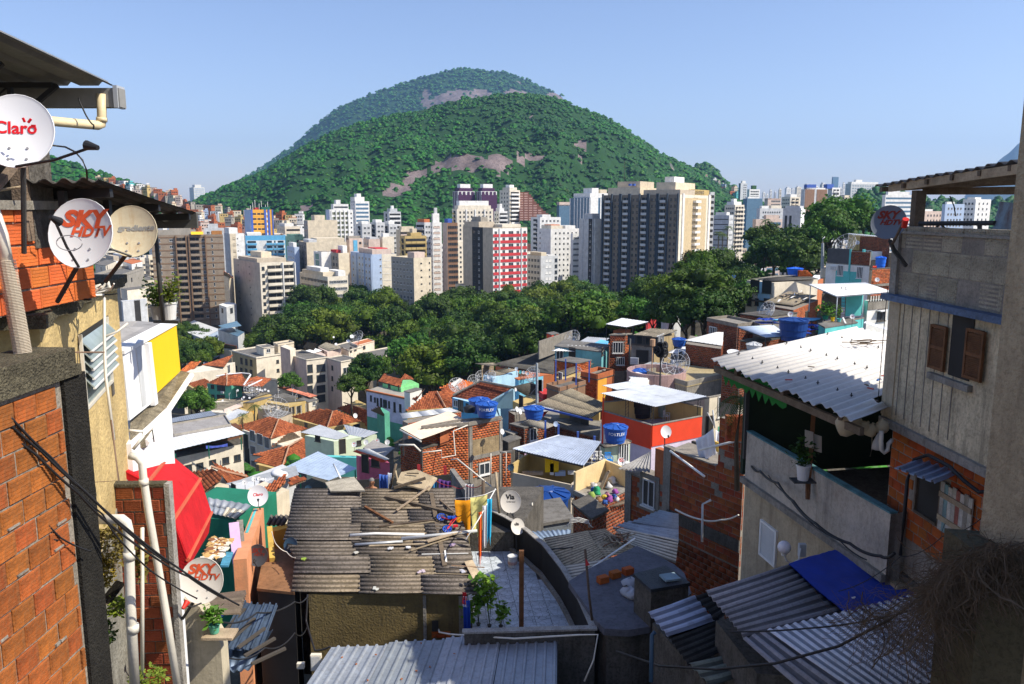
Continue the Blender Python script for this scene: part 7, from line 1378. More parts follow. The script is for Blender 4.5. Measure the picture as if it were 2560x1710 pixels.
Od=[mk(f"weathered_fibre_cement_{i}",(c[0]*.86,c[1]*.84,c[2]*.95),at_r=1,ru=1,var=.3,scale=1.6,fine=.65,bu=.7,sn=s,bscale=30)for i,(c,s)in En((((.255,.22,.16),(.06,.05,.035)),((.29,.245,.17),(.07,.055,.035)),((.235,.205,.155),(.05,.042,.03)),((.33,.27,.17),(.09,.07,.04))))]
def hq(x,y):f=(905-y)/777;return wH(x,y,ZN+(ZF-ZN)*f)
rows=[(885,745,678,2060,690,2035),(755,620,690,2035,705,2000),(635,500,700,2010,625,1975),(510,385,615,1975,655,1940),(400,255,640,1945,672,1900),(265,128,668,1900,700,1862)]
for i,(y0,y1,xl0,xr0,xl1,xr1)in En(rows):
 nn=3;cut=[0,.42,.78,1]if i%2 else[0,.36,.70,1]
 for j in Rg(3):
  a=xl0+(xr0-xl0)*cut[j];c=xl0+(xr0-xl0)*cut[j+1]+8;a1=xl1+(xr1-xl1)*cut[j];c1=xl1+(xr1-xl1)*cut[j+1]+8;yo=(14 if j==1 else 24 if(j==2 and i==0)else 0)
  if i==0 and j==0:yo=0
  up=V3((0,0,.03*(i%2)+.012*j))
  sheet(hut,[hq(a,y0+yo)+up,hq(a1,y1)+up,hq(c1,y1)+up,hq(c,y0+yo)+up],.177,.024,Od[(i*2+j)%4 if not(i==0 and j==0)else 3],1,1,SI,th=.01,jig=.012)
A_,B_=hq(800,880),hq(1945,868);fH=Fr(V3((*A_.xy,30)),V3((*B_.xy,30)))
MUST=mk("m118",(.17,.125,.05),ru=1,var=.25,scale=1.2,streak=.6,fine=.3,bu=.5,sn=(.06,.05,.035))  # wall colour darkened in place of the eave's shadow
Bf((fH,0,fH.len,33,ZN-.06,-4.6,0),"wall",MUST,hut);b=MB();b.fb(fH,fH.len*.74,fH.len*.76,33,ZN-.1,.0,.05);b.fb(fH,fH.len-.12,fH.len+.02,33,ZN-.1,.0,.06);b.obj("corner_column",Co,hut)
uh,zh=on(fH,'H',1770,1200);bw_(hut,fH,uh-.22,uh+.32,zh-.1,zh+.12,mat=BRK1,bw=.28,bh=.1);Bf((fH,uh-.2,uh-.02,zh+.1,zh+.42,.0,.03),"vent_hole",Dr,hut)  # vent is a near-black panel put in for its shade
wire("white pipe running along the hut wall to the terrace edge",[qH(1765,1165,20),qH(1770,1185,19.6),qH(1850,1200,19.2),qI(380,1250,18.2),qI(820,1225,17.8),qI(965,1222,17.6),qI(935,1400,17.4),qI(870,1550,17.2)],.022,0,PVC,"water_pipe","pipe")
def lay(lb,a,c,w_,h_,m,up=.07,name="plank",cat="plank"):
 p,q=hq(*a)+V3((0,0,up)),hq(*c)+V3((0,0,up));b=MB();b.bar(p,q,w_,h_);return tag(b.obj(name,m),lb,cat)
lay("dark beam lying diagonally across the top of the hut roof",(1370,200),(1880,325),.12,.10,Wd);lay("long dark beam running down the hut roof under the toy bicycle",(1710,175),(1810,715),.13,.09,Wd,.06);lay("grey slat crossing the dark beam at the top of the hut roof",(1700,140),(1455,320),.06,.04,Wl,.16)
lay("lone brown plank in the middle of the hut roof",(1218,270),(1425,390),.08,.05,Wb);lay("slim dark stick beside the upper dark beam",(1770,225),(1885,325),.05,.04,Wd,.1);lay("upper grey lath under the lone brown plank",(1320,415),(1920,345),.06,.035,Wd,.06);lay("lower grey lath beside the upper one",(1400,420),(1735,378),.05,.03,Wl,.05)
lay("pale brown board ending in a point below the toy bicycle",(1680,545),(1935,468),.16,.03,Wl,.14);lay("thin pale lath beside the two grey pipes",(1250,560),(1690,545),.06,.03,Wl,.06);lay("short white lath on the lower right of the hut roof".replace("lower right of","lower part of"),(1640,625),(1985,618),.03,.02,Wh);lay("bent pale stick below the pointed board",(1560,602),(1840,512),.04,.03,Wl,.09);lay("short white strip beside the beam foot",(1812,605),(1822,690),.05,.03,Wh,.1);lay("thin lath near the lower edge of the hut roof",(1735,768),(1990,775),.03,.02,Wl)
lay("upright brown board overhanging the hut roof corner",(1985,682),(2050,808),.26,.03,Wl,.1);lay("small offcut of board at the hut roof corner",(1995,830),(2055,830),.16,.04,Wl,.1);lay("rusty rod poking out over the terrace",(1860,720),(2105,735),.02,.02,MS["m196"],.12,"rod","rod")
def pipe_on(lb,pts,r,m,up=.06):return wire(lb,[hq(*p)+V3((0,0,up))for p in pts],r,0,m,"pipe","pipe")
pipe_on("white plastic pipe lying across the hut roof, upper one",[(1110,482),(1300,470),(1660,478)],.045,Wh);pipe_on("grey pipe with a capped end lying on the hut roof",[(1145,552),(1500,528)],.042,Me);pipe_on("long grey pipe reaching past the hut roof edge to the washing",[(1490,520),(1800,490),(2050,462)],.05,Gw,.12)
o=em("fallen_door",hq(1600,100),"warped pale wooden door lying at the far edge of the hut roof","door");Bs(([hq(1455,150)+V3((0,0,.35)),hq(1690,160)+V3((0,0,.12)),hq(1755,85)+V3((0,0,.2)),hq(1600,68)+V3((0,0,.42)),hq(1490,95)+V3((0,0,.45))],.05),"panel",Wl,o);Bb((hq(1435,160)+V3((0,0,.2)),hq(1670,135)+V3((0,0,.42)),.08,.08),"ledger",Wd,o);Bb((hq(1530,108)+V3((0,0,.47)),hq(1620,105)+V3((0,0,.45)),.04,.03),"handle",Wd,o)
tag(Bs(([qH(925,75,26.2),qH(965,140,25),qH(1220,135,24.8),qH(1140,35,26.8)],.05),"board_sheet",mk("m123",(.48,.43,.33),var=.3,scale=3,fine=.5,streak=.5)),"large peeling board propped behind the far edge of the hut roof","board")
for i,(x,y,c_)in En(((1535,575,(.7,.7,.72)),(1410,582,(.6,.6,.6)),(1150,612,(.5,.48,.42)),(1640,750,(.55,.45,.5)),(1870,555,(.4,.3,.4)),(1935,748,(.5,.5,.55)),(1295,882,(.5,.5,.45)),(780,655,(.25,.35,.05)))):
 p=hq(x,y)+V3((0,0,.06));b=MB();rs=Rn(i)
 for k in Rg(3):b.box((p.x+rs.U(-.05,.05),p.y+rs.U(-.05,.05),p.z+.01*k),(rs.U(.08,.2),rs.U(.05,.12),.02),rs.U(0,3))
 tag(b.obj("rag",cm_(f"rag_{i}",c_)),["white rag below the pipe ends","small white scrap beside the rag","crumpled paper in the lower middle","pale lump near the lower edge","lilac scrap under the toy bicycle","white scrap near the corner board","chip of plaster at the front edge","green mossy scrap at the near end"][i]+" of the hut roof","litter")
tb=em("toy_bicycle",hq(1830,420),"child's red and blue bicycle lying on the hut roof","bicycle");BW=mk("m211",(.02,.10,.55),ru=.4);RW=mk("m214",(.6,.02,.03),ru=.4)
def tw(x,y,r_):
 c0=hq(x,y)+V3((0,0,.14));M_=basis((.1,-.45,.9));w_=MB();w_.tube([c0+(M_@V3((r_*math.cos(a),r_*math.sin(a),0)))for a in np.linspace(0,6.283,19)],.022,6);wo=w_.obj("wheel",BLACK,tb)
 q=MB()
 for k in Rg(8):q.tube([c0+(M_@V3((.03*math.cos(k*.785),.03*math.sin(k*.785),0))),c0+(M_@V3((r_*.85*math.cos(k*.785),r_*.85*math.sin(k*.785),0)))],.012,4)
 q.tube([c0+(M_@V3((r_*.86*math.cos(a),r_*.86*math.sin(a),0)))for a in np.linspace(0,6.283,19)],.018,5);q.obj("rim",BW,wo)
 return c0
c1=tw(1785,365,.155);c2=tw(1828,455,.15);hd=hq(1905,400)+V3((0,0,.3));mid=hq(1860,405)+V3((0,0,.2))
b=MB();b.tube([c1,mid,c2],.016,6);b.tube([mid,hd],.018,6);b.tube([c2,hd],.015,6);b.obj("frame",RW,tb);Bt(([hd+V3((-.1,0,.1)),hd,hd+V3((.12,-.02,.05))],.013,6),"handlebar",BLACK,tb);b=MB();b.box(Tp(mid+V3((.08,.05,.1))),(.16,.1,.05),.5);b.box(Tp(hq(1845,380)+V3((0,0,.2))),(.12,.08,.06),.3);b.obj("saddle",BW,tb);Bx((Tp(hq(1890,440)+V3((0,0,.18))),(.14,.1,.05),.2),"guard",RW,tb)
ZT=qI(480,1175,18.7).z;ZFl=ZT-1.
outer=[wI(x,y,ZT)for x,y in((943,1165),(905,1080),(850,960),(790,850),(735,760),(680,690),(640,640),(600,590),(560,560),(490,500),(420,450),(330,400),(235,355),(175,330),(110,300))]
TW=mk("m87",(.022,.02,.018),ru=.9,var=.4,scale=1.5,fine=.3);Cp=mk("m173",(.36,.34,.31),ru=.95,var=.3,scale=3,fine=.45,streak=.3,bu=.5)  # terrace wall near-black, with its shade put into the colour
te=em("terrace",wI(400,900,ZFl),"paved roof terrace with stone pattern tiles and a curving shade-dark wall beside the hut","terrace")
inner=[]
for i,p in En(outer):
 d=(outer[min(i+1,len(outer)-1)]-outer[max(i-1,0)]).normalized();n=V3((-d.y,d.x,0));inner.append(p+n*.13)
for i in Rg(len(outer)-1):
 Bp(([outer[i],outer[i+1],inner[i+1],inner[i]],ZFl-3,ZT),"wall_segment",TW,te,fix=1);b=MB();o0,o1,i0,i1=outer[i],outer[i+1],inner[i],inner[i+1];b.prism([o0+(o0-i0)*.1,o1+(o1-i1)*.1,i1-(o1-i1)*.1,i0-(o0-i0)*.1],ZT+.002,ZT+.04+.004*(i%2));b.obj("coping",Cp,te,fix=1)
fpoly=inner+[wH(1930,250,ZFl),wH(1990,640,ZFl),wH(1950,1160,ZT)]
fpoly=[V3((p.x,p.y,0))for p in fpoly];SLABF=MB();SLABF.prism(fpoly,ZFl-.5,ZFl-.03);SLABF.obj("floor_slab",Cd,te,fix=1)
STONE=mk("m60",(.50,.55,.60),ru=.75,var=.3,scale=2.2,fine=.2,bu=.3,rnd=.14,streak=0)
t_=STONE.node_tree;bs=t_.nodes["Principled BSDF"];vo=nd(t_,"ShaderNodeTexVoronoi",feature='DISTANCE_TO_EDGE');vm=nd(t_,"ShaderNodeVectorMath",operation='ADD');sock(t_,vo,"Scale",5.2);sock(t_,vm,0,nd(t_,"ShaderNodeTexCoord").outputs["Object"]);sock(t_,vm,1,nd(t_,"ShaderNodeObjectInfo").outputs["Location"]);sock(t_,vo,"Vector",vm.outputs[0])
sock(t_,bs,"Base Color",blend(t_,bs.inputs["Base Color"].links[0].from_socket,mg(t_,vo.outputs["Distance"],.01,.035,.35,1)))
b=MB();b.box((0,0,-.013),(.437,.437,.026));tm_=b.mesh("floor_tile",STONE);PX=[p.x for p in fpoly];PY=[p.y for p in fpoly];ca,sa=math.cos(.12),math.sin(.12);nt_=0
for i in Rg(-20,30):
 for j in Rg(-20,30):
  x,y=i*.45,j*.45;X_,Y_=PX[0]+x*ca-y*sa-4,PY[0]+x*sa+y*ca
  if ip(np.array([X_]),np.array([Y_]),[(p.x,p.y)for p in fpoly])[0]and nt_<290:in_("floor_tile",tm_,te,(X_,Y_,ZFl+random.uniform(-.003,.003)),.12+random.uniform(-.005,.005));nt_+=1
kb=[wI(x,y,ZT)for x,y in((30,1190),(940,1165))];fk=Fr(V3((*kb[0].xy,30)),V3((*kb[1].xy,30)));Bf((fk,0,fk.len,ZFl-3,ZT-.02,-.0,.14),"kerb_wall",Cd,te);Bf((fk,-.05,fk.len+.05,ZT-.019,ZT+.03,-.02,.17),"coping",Cp,te)
b=MB()
for i in Rg(0,13):b.prism([inner[i]-(outer[i]-inner[i])*.08,inner[i+1]-(outer[i+1]-inner[i+1])*.08,inner[i+1]-(outer[i+1]-inner[i+1])*.9,inner[i]-(outer[i]-inner[i])*.9],ZFl,ZFl+.12)
b.obj("skirting",Co,te,fix=1)
p=wI(368,745,ZFl);k=em("paint_bucket",p,"white lidded bucket standing on the paved terrace","bucket");Bl(([(0,0),(.13,0),(.155,.33),(0,.33)],p,20),"body",MS["m141"],k,sm=0);Bl(([(.165,.33),(.168,.37),(.15,.375),(0,.365)],p,20),"lid",MS["m141"],k);Bl(([(.145,.1),(.152,.1),(.158,.2),(.150,.2)],p,20),"label_band",mk("m170",(.55,.35,.30),var=.3,scale=20),k)
b=MB();q=wI(430,1155,ZFl+.2);b.box((q.x,q.y+.15,ZFl+1.15),(.13,.1,2.3));tag(b.obj("wooden_post",Wb),"square brown post standing at the front edge of the paved terrace","post")
for i,(x,y,h_)in En(((128,1150,1.45),(205,1160,1.5),(285,1165,.75),(70,1160,.6))):
 q=wI(x,y+20,ZFl);pt_(["first tall leafy stem growing by the terrace kerb","second tall leafy stem, beside the first","short leafy sprig by the terrace kerb","low sprig nearest the hut wall"][i],q+V3((0,.1,0)),.06,.06,Cd,LEAFN,lh=h_,n=190 if i<2 else 90,lr=.20,ls=.17,seed=20+i,group=None,name="plant")
o=em("clothes_bundle",qH(1965,1000,19.8),"blue trousers and a red and white cloth hung at the hut corner","laundry")
for nm,x0,x1,y0,dr,c_ in(("trousers",1945,1995,945,.85,(.02,.07,.40)),("red_cloth",1940,1968,885,.35,(.6,.03,.03)),("white_cloth",1942,1975,915,.3,(.7,.7,.75))):
 q=cq(nm,qH(x0,y0,19.8),qH(x1,y0+5,19.9),dr,cm_("bundle_"+nm,c_),"x",wv=2,am=.04);lw=q.location.copy();q.parent=o;q.location=lw-o.location;del q["label"];del q["category"]
ZB=qH(1500,1285,18.6).z;MR=[mk(f"ribbed_zinc_{i}",c,ru=.5,metal=.25,var=.15,scale=2,streak=.45,fine=.15,bu=.08,sn=(.14,.12,.10))for i,c in En(((.33,.36,.40),(.28,.31,.34),(.38,.40,.43)))]
br=em("metal_roof",wH(1500,1400,ZB-1),"ribbed zinc roof running out of the picture below the hut wall","roof")
aL,aR=wH(972,1300,ZB),wI(680,1245,ZB+.05);dn=V3((-.25,-4.2,.55));nP=4
for i in Rg(nP):
 p0,p1=aL.lerp(aR,i/nP),aL.lerp(aR,(i+1)/nP);yo=V3((0,.12*(i%3),.008*(i%2)));sheet(br,[p0+dn+yo,p1+dn+yo,p1+yo,p0+yo],.225,.022,MR[i%3],1,1,TP,jig=.01)
Bp(([aL+dn+V3((.1,.1,0)),aR+dn+V3((-.1,.1,0)),aR+V3((-.1,-.1,0)),aL+V3((.1,-.1,0))],30,ZB-.25),"wall",Cd,br,fix=1)
for i,(x,y)in En(((1300,1350),(1155,1420),(1240,1540),(1600,1470),(1490,1530),(1635,1265),(1880,1345),(1050,1370),(1700,1440))):q=wH(x,y,ZB+.1+(y-1290)*.001);tag(Bx((Tp(q),(.05,.03,.02),i),"dry_leaf",mk("m208",(.35,.12,.04))),"curled dry leaf on the ribbed zinc roof","leaf","dry leaves on the ribbed zinc roof")
bx=em("meter_box",qH(860,1400,18.3),"cream electricity box beside the ribbed zinc roof","electricity box");c0=qH(860,1405,18.3);Bx((Tp(c0),(.26,.12,.42)),"box",C2,bx);Bx(((c0.x,c0.y-.065,c0.z),(.22,.01,.36)),"cover",Wh,bx);b=MB();c1_=qH(745,1430,18.4);b.box(Tp(c1_),(.18,.1,.14));tag(b.obj("small_box",C2),"small cream box on the wall next to the electricity box","electricity box");p=qH(870,1545,17.6);tag(Bl(([(.001,-.1),(.12,-.06),(.14,.02),(.06,.12),(.001,.13)],p,9),"cloth_bundle",cm_("patterned_bundle",(.45,.38,.5)),sm=1),"patterned cloth bundle below the electricity box","bundle")
yard=hs("roofless yard wall of dark painted blocks behind the hut roof",'H',(1130,60),(1135,62),(1860,20),29,3.,mk("m109",(.035,.037,.035),fine=.3),[],fa=0);ztw=yard.z
for(x0,y0,x1,y1,Y0,Y1)in((1855,-25,2040,235,32,24.5),):
 p0,p1=qH(x0,y0,33.5),qH(x1,y1,26);fr=Fr(V3((*p0.xy,30)),V3((*p1.xy,30)));b=MB();n=8
 b.hexa([V3((*(fr.at(u,0,d).xy),36))for u,d in((0,-.15),(fr.len,-.15),(fr.len,.05),(0,.05))]+[V3((*(fr.at(u,0,d).xy),z))for u,d,z in((0,-.15,p0.z),(fr.len,-.15,p1.z),(fr.len,.05,p1.z),(0,.05,p0.z))]);tag(b.obj("yard_wall",Co,fix=1),"grey coped wall running from the orange house down to the clothes line","wall")
CL=[("sheet",(1620,1810,-20,100),(.22,.22,.26),"dark grey sheet with red edges on the yard wall",31,2.),("towel",(1520,1655,8,62),(.30,.13,.34),"purple cloth hanging over the yard wall",29.5,1.),("towel",(1325,1400,15,20),(.05,.12,.42),"blue printed towel on the line beside the man",27.5,1.3),("towel",(1390,1420,5,10),(.6,.65,.75),"blue and white striped towel folded beside the blue one",27.4,1.2),("cloth",(1670,1750,35,42),(.06,.30,.55),"bright blue cloth on the line behind the fallen door",28.5,.55),("cloth",(1765,1855,50,68),(.10,.04,.20),"dark purple flowered cloth on the line",28,.8),("cloth",(1960,2025,85,90),(.42,.42,.44),"grey printed cloth on the red line",26,.85)]
for nm,(x0,x1,y0,y1),c_,lb,Y,dr in CL:
 cq(nm,qH(x0,y0,Y),qH(x1,y1,Y),dr,cm_("c_"+lb[:12].replace(' ','_'),c_),lb,"laundry",wv=3,am=.05)
b=MB();p0=qH(1617,-28,30.8);b.box((p0.x,p0.y,p0.z-.8),(.12,.03,1.9));p1=qH(1812,-20,30.8);b.box((p1.x,p1.y,p1.z-.8),(.12,.03,1.9));tag(b.obj("sheet_trim",REDP),"red borders of the dark grey sheet on the yard wall","trim")
wire("red clothes line under the grey coped wall",[qH(1700,30,28),qH(1870,105,27),qH(1970,100,26),qH(2090,90,25)],.012,.1,REDP,"clothes_line","clothes line");wire("clothes line stretched from the board to the terrace pole",[qH(1180,75,27.5),qH(1325,15,27.5),qH(1560,-5,29)],.01,.1,BLACK,"clothes_line","clothes line")
for i,(x0,x1,y0,y1,dr,c_,lb,Y,tp,rg,sh_)in En(((1880,2000,205,205,1.12,(.75,.30,.01),"torn orange shirt on the near clothes line",23.5,.25,.25,.1),(1998,2125,190,165,1.2,(.72,.66,.24),"pale yellow shirt with a ragged hem on the near clothes line",23.2,.3,.25,.0),(2060,2085,300,290,1.5,(.80,.13,.02),"long orange red garment hanging low on the line",22.2,.1,.3,-.2),(2090,2125,250,245,1.25,(.70,.70,.72),"narrow white garment between the red and blue ones",22.4,.1,.3,-.1),(2125,2160,200,195,1.35,(.03,.42,.68),"bright blue garment, last on the near clothes line",22.6,.2,.3,-.2))):
 cq("shirt",qH(x0,y0,Y),qH(x1,y1,Y),dr,cm_(f"near_wash_{i}",c_),lb,"laundry",wv=1.3,am=.035,tp_=tp,rg_=rg,seed=i+3,sh=sh_)
wire("near clothes line with the bright garments",[qH(1880,195,23.5),qH(2000,190,23.3),qH(2105,168,23.1),qH(2190,130,24)],.01,0,Wh,"clothes_line","clothes line");wire("thin white rod from the grey pipe up to the washing",[qH(1965,500,21.5),qH(2060,350,22),qH(2185,125,23.5)],.018,0,Wh,"rod","rod")
wire("grey wooden post holding the clothes lines at the wall end",[qH(2090,440,24),qH(2095,65,24)],.06,0,Wd,"line_post","post");wire("tall splintered pole beside the Via dish".replace("Via dish","large round dish"),[qI(275,370,25),qI(262,240,25),qI(250,85,25)],.05,0,Wl,"line_pole","pole");wire("short dark post next to the splintered pole",[qI(165,250,25),qI(163,145,25)],.06,0,Wd,"line_post","post")
wire("two crossed props beside the blue towel, left one".replace(", left one",", upright one"),[qH(1405,120,27),qH(1450,-60,27)],.05,0,Wd,"prop","post");wire("slanting pale prop beside the blue towel",[qH(1470,118,27),qH(1445,-10,27)],.035,0,Wl,"prop","post");wire("white stick leaning on the light blue roof corner",[qC(1360,1130,60),qC(1415,1240,55)],.07,0,Wh,"stick","stick")
L_=qI(355,292,26.5);di("large round dish lettered Via behind the curving wall",L_,.72,(-.02,-.93,.30),mat=mk("m79",(.66,.62,.56),ru=.4,bu=0,var=.05),text=[("Via",.62,-.05,.42,BLKL,0,.02),("Embratel",.22,.02,-.0,BLKL,0,0)],foot=L_-V3((.45,-.2,1.6)),at2=(.1,-.45,.5),hl_=0)
L_=qI(400,465,25);di("second Via dish half hidden below the first one",L_,.50,(.45,-.8,.35),mat=MS["m79"],text=[("via",.6,-.05,.30,BLKL,0,.02)],foot=L_-V3((0,-.2,1.3)),hl_=0,arm=0)
def man():
 o=bpy.data.objects.new("person",None)
 hp=qH(1268,72,25.8);rt_=V3((hp.x-.02,hp.y,hp.z-1.68));COL.objects.link(o);o.location=rt_;ORG[o.name]=rt_
 tag(o,"shirtless man with short grey hair standing behind the far edge of the hut roof","person")
 J={'pel':(0,0,.95),'w':(0,.01,1.10),'ch':(0,.02,1.30),'sh':(0,.02,1.44),'nk':(.01,-.0,1.52),'h0':(.03,-.02,1.60),'h1':(.035,-.02,1.70),'h2':(.03,-.01,1.76),'sl':(-.17,.02,1.43),'el':(-.26,.02,1.16),'wl':(-.22,-.14,.95),'hl':(-.20,-.22,.88),'sr':(.18,.02,1.42),'er':(.27,-.02,1.16),'wr':(.22,-.22,1.02),'hr':(.18,-.30,.98),'tl':(-.1,0,.88),'kl':(-.11,-.03,.49),'al':(-.11,.02,.09),'fl':(-.12,-.13,.04),'tr':(.1,0,.88),'kr':(.12,-.02,.49),'ar':(.12,.03,.09),'fr':(.14,-.12,.04)}
 rad=dict(pel=.15,w=.135,ch=.155,sh=.11,nk=.06,h0=.075,h1=.088,h2=.07,sl=.07,el=.048,wl=.033,hl=.035,sr=.07,er=.048,wr=.033,hr=.035,tl=.09,kl=.06,al=.042,fl=.04,tr=.09,kr=.06,ar=.042,fr=.04)
 E=[('pel','w'),('w','ch'),('ch','sh'),('sh','nk'),('nk','h0'),('h0','h1'),('h1','h2'),('sh','sl'),('sl','el'),('el','wl'),('wl','hl'),('sh','sr'),('sr','er'),('er','wr'),('wr','hr'),('pel','tl'),('tl','kl'),('kl','al'),('al','fl'),('pel','tr'),('tr','kr'),('kr','ar'),('ar','fr')]
 for side in('l','r'):
  h=V3(J['h'+side])
  for k in Rg(5):
   off=V3((-.03+.015*k,-.045-.01*(k in(1,2,3)),-.03))if k else V3((.035 if side=='l'else-.035,-.01,-.02));J[f'g{side}{k}']=Tp(h+off*.7);J[f'G{side}{k}']=Tp(h+off*1.5);rad[f'g{side}{k}']=.011;rad[f'G{side}{k}']=.008;E+=[('h'+side,f'g{side}{k}'),(f'g{side}{k}',f'G{side}{k}')]
 ks=list(J);me=bpy.data.meshes.new("body");me.from_pydata([J[k]for k in ks],[(ks.index(a),ks.index(c))for a,c in E],[]);body=bpy.data.objects.new("body",me);COL.objects.link(body)
 md=body.modifiers.new("skin",'SKIN')
 for i,k in En(ks):me.skin_vertices[0].data[i].radius=(rad[k],rad[k]*(.8 if k in('pel','w','ch','sh')else 1))
 me.skin_vertices[0].data[0].use_root=1
 body.modifiers.new("sub",'SUBSURF').render_levels=1;body.modifiers["sub"].levels=1;body.parent=o;ORG[body.name]=rt_
 bpy.context.view_layer.update();m2=bpy.data.meshes.new_from_object(body.evaluated_get(bpy.context.evaluated_depsgraph_get()));body.modifiers.clear();body.data=m2;m2.name="body";m2.materials.clear();m2.materials.append(mk("m171",(.36,.17,.09),ru=.6,var=.08,scale=4,bu=.05));m2.polygons.foreach_set("use_smooth",[1]*len(m2.polygons))
 hc=rt_+V3((.033,-.015,1.70));sk_=m2.materials[0]
 def ell(nm,c,r_,mt,par=o,lo=-1.5,hi=1.5):
  b=MB();b.lathe([(max(.001,math.cos(t)),math.sin(t))for t in np.linspace(lo,hi,8)],(0,0,0),14);b.v=[(hc.x+c[0]+x*r_[0],hc.y+c[1]+y*r_[1],hc.z+c[2]+z*r_[2])for x,y,z in b.v];return b.obj(nm,mt,par,sm=1)
 ell("hair",(-.005,.02,.02),(.092,.103,.098),mk("m202",(.22,.21,.20),ru=.9,var=.3,scale=30,bu=.5),lo=.1);ell("nose",(.085,-.06,-.015),(.018,.022,.024),sk_);ell("ear",(-.0,-.085,-.01),(.02,.012,.03),sk_);ell("eye",(.07,-.075,.012),(.012,.012,.01),BLACK);ell("mouth",(.075,-.06,-.055),(.018,.025,.007),mk("m219",(.22,.07,.05)))
 b=MB();b.lathe([(.155,.74),(.165,.86),(.158,1.),(.150,1.)],(0,0,0),18);b.v=[(rt_.x+x,rt_.y+y*.85,rt_.z+z)for x,y,z in b.v]
 for s in(-.11,.11):b.lathe([(.10,.0),(.11,.4),(.10,.4),(.09,0)],(rt_.x+s,rt_.y,rt_.z+.46),14)
 b.obj("shorts",cm_("shorts_cloth",(.10,.12,.18)),o)
man()
fl_=em("yard_floor",qH(1400,200,27)-V3((0,0,2)),"sunken concrete yard floor on which the man stands behind the hut","yard");hp=qH(1268,72,25.8);Bp(([(hp.x-2.5,25.5,0),(hp.x+5,25.5,0),(hp.x+6,30,0),(hp.x-2.5,30,0)],34,hp.z-1.68),"slab",Cd,fl_,fix=1)
ZG=qI(1100,900,20.5).z;gr=em("flat_roof",wI(1100,950,ZG-1),"dark grey flat roof slab between the curving wall and the brick house","roof")
gp=[wI(x,y,ZG)for x,y in((950,1120),(1010,1180),(1180,1190),(1330,1165),(1480,1080),(1620,930),(1570,790),(1500,730),(1350,650),(1240,600),(900,760),(760,850))]
SLB=mk("m136",(.12,.12,.14),ru=.85,var=.3,scale=1,streak=.3,fine=.3,bu=.3);Bp((gp,ZG-.18,ZG),"slab",SLB,gr,fix=1);c0=sum(gp,V3())/len(gp);Bp(([p.lerp(c0,.08)for p in gp],30,ZG-.181),"wall",Cd,gr,fix=1)
bx=em("tank_box",wI(1400,1000,ZG),"black tar covered tank box with a pale tile on top, on the grey flat roof","tank box");zt_=ZG+.95;tp=[wI(x,y,zt_)for x,y in((1340,925),(1600,880),(1440,765),(1222,820))];Bp((tp,ZG,zt_),"box",Cd,bx,fix=1);b=MB();c0=sum(tp,V3())/4;b.prism([c0+(p-c0)*1.06 for p in tp],zt_+.002,zt_+.09);b.obj("lid",mk("m198",(.03,.033,.04),ru=.5,var=.4,scale=3,bu=.8),bx,fix=1);q=wI(1470,820,zt_+.13);Bx((Tp(q),(.42,.36,.05),.3),"tile",mk("m101",(.28,.38,.42),fine=.2),bx)
rs=Rn(9)
for i,(x,y)in En(((1175,915),(1215,935),(1190,860))):
 p=wI(x,y,ZG+.12);b=MB();b.lathe([(.001,-.12),(.2,-.1),(.24,.0),(.12,.1),(.001,.13)],p,9);b.v=[(x_+rs.U(-.04,.04),y_+rs.U(-.04,.04),z_+rs.U(-.03,.03))for x_,y_,z_ in b.v];tag(b.obj("white_sack",cm_("sack_white",(.38,.40,.44)),sm=1),["crumpled white sack beside the black tank box","white sack slumped against the tank box","smaller white sack behind the other two"][i],"sack")
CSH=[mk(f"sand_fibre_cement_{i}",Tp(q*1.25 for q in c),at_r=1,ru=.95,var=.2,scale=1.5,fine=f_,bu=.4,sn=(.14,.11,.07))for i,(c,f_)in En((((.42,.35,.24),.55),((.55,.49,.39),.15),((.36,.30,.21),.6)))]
ZC=qI(700,750,22.5).z;cr=em("corrugated_roof",wI(850,700,ZC-1),"sand coloured corrugated roof beside the curving wall","roof")
g=lambda x,y,d=0:wI(x,y,ZC+d)
sheet(cr,[g(745,835),g(585,545,.1),g(890,492,.12),g(1000,680,.05)],.177,.024,CSH[0],1,1,SI);sheet(cr,[g(1000,690,.02),g(880,495,.10),g(1010,480,.10),g(1130,560,.06)],.177,.024,CSH[2],1,1,SI);sheet(cr,[g(750,840,.06),g(700,740,.08),g(1290,640,.08),g(1365,695,.04)],.177,.024,CSH[1],1,2,SI);sheet(cr,[g(1000,680,.02),g(930,560,.08),g(1180,580,.05),g(1240,640,.03)],.177,.024,CSH[0],1,1,SI)
for i,(x,y)in En(((1000,835),(1085,800),(1175,775))):q=wI(x,y,ZG+.1);tag(Bx((Tp(q),(.3,.2,.18),.5),"loose_brick",BRK1),["orange block propping the corrugated edge, nearest the curving wall","middle orange block under the corrugated edge","last orange block under the corrugated edge"][i],"brick")
Z2=qI(1500,720,24).z;c2_=em("corrugated_roof",wI(1350,600,Z2-1),"pale corrugated roof running up to the dark brick wall","roof");g2=lambda x,y,d=0:wI(x,y,Z2+d)
sheet(c2_,[g2(1065,465,.1),g2(1185,595,.02),g2(1510,722,0),g2(1530,560,.08)],.2,.028,CSH[1],1,1,SI);sheet(c2_,[g2(1190,430,.15),g2(1090,460,.12),g2(1530,575,.1),g2(1530,480,.15)],.2,.028,MR[0],1,1,SI);sheet(c2_,[g2(1400,350,.3),g2(1200,430,.2),g2(1530,485,.17),g2(1530,380,.3)],.2,.028,MR[1],1,1,SI)
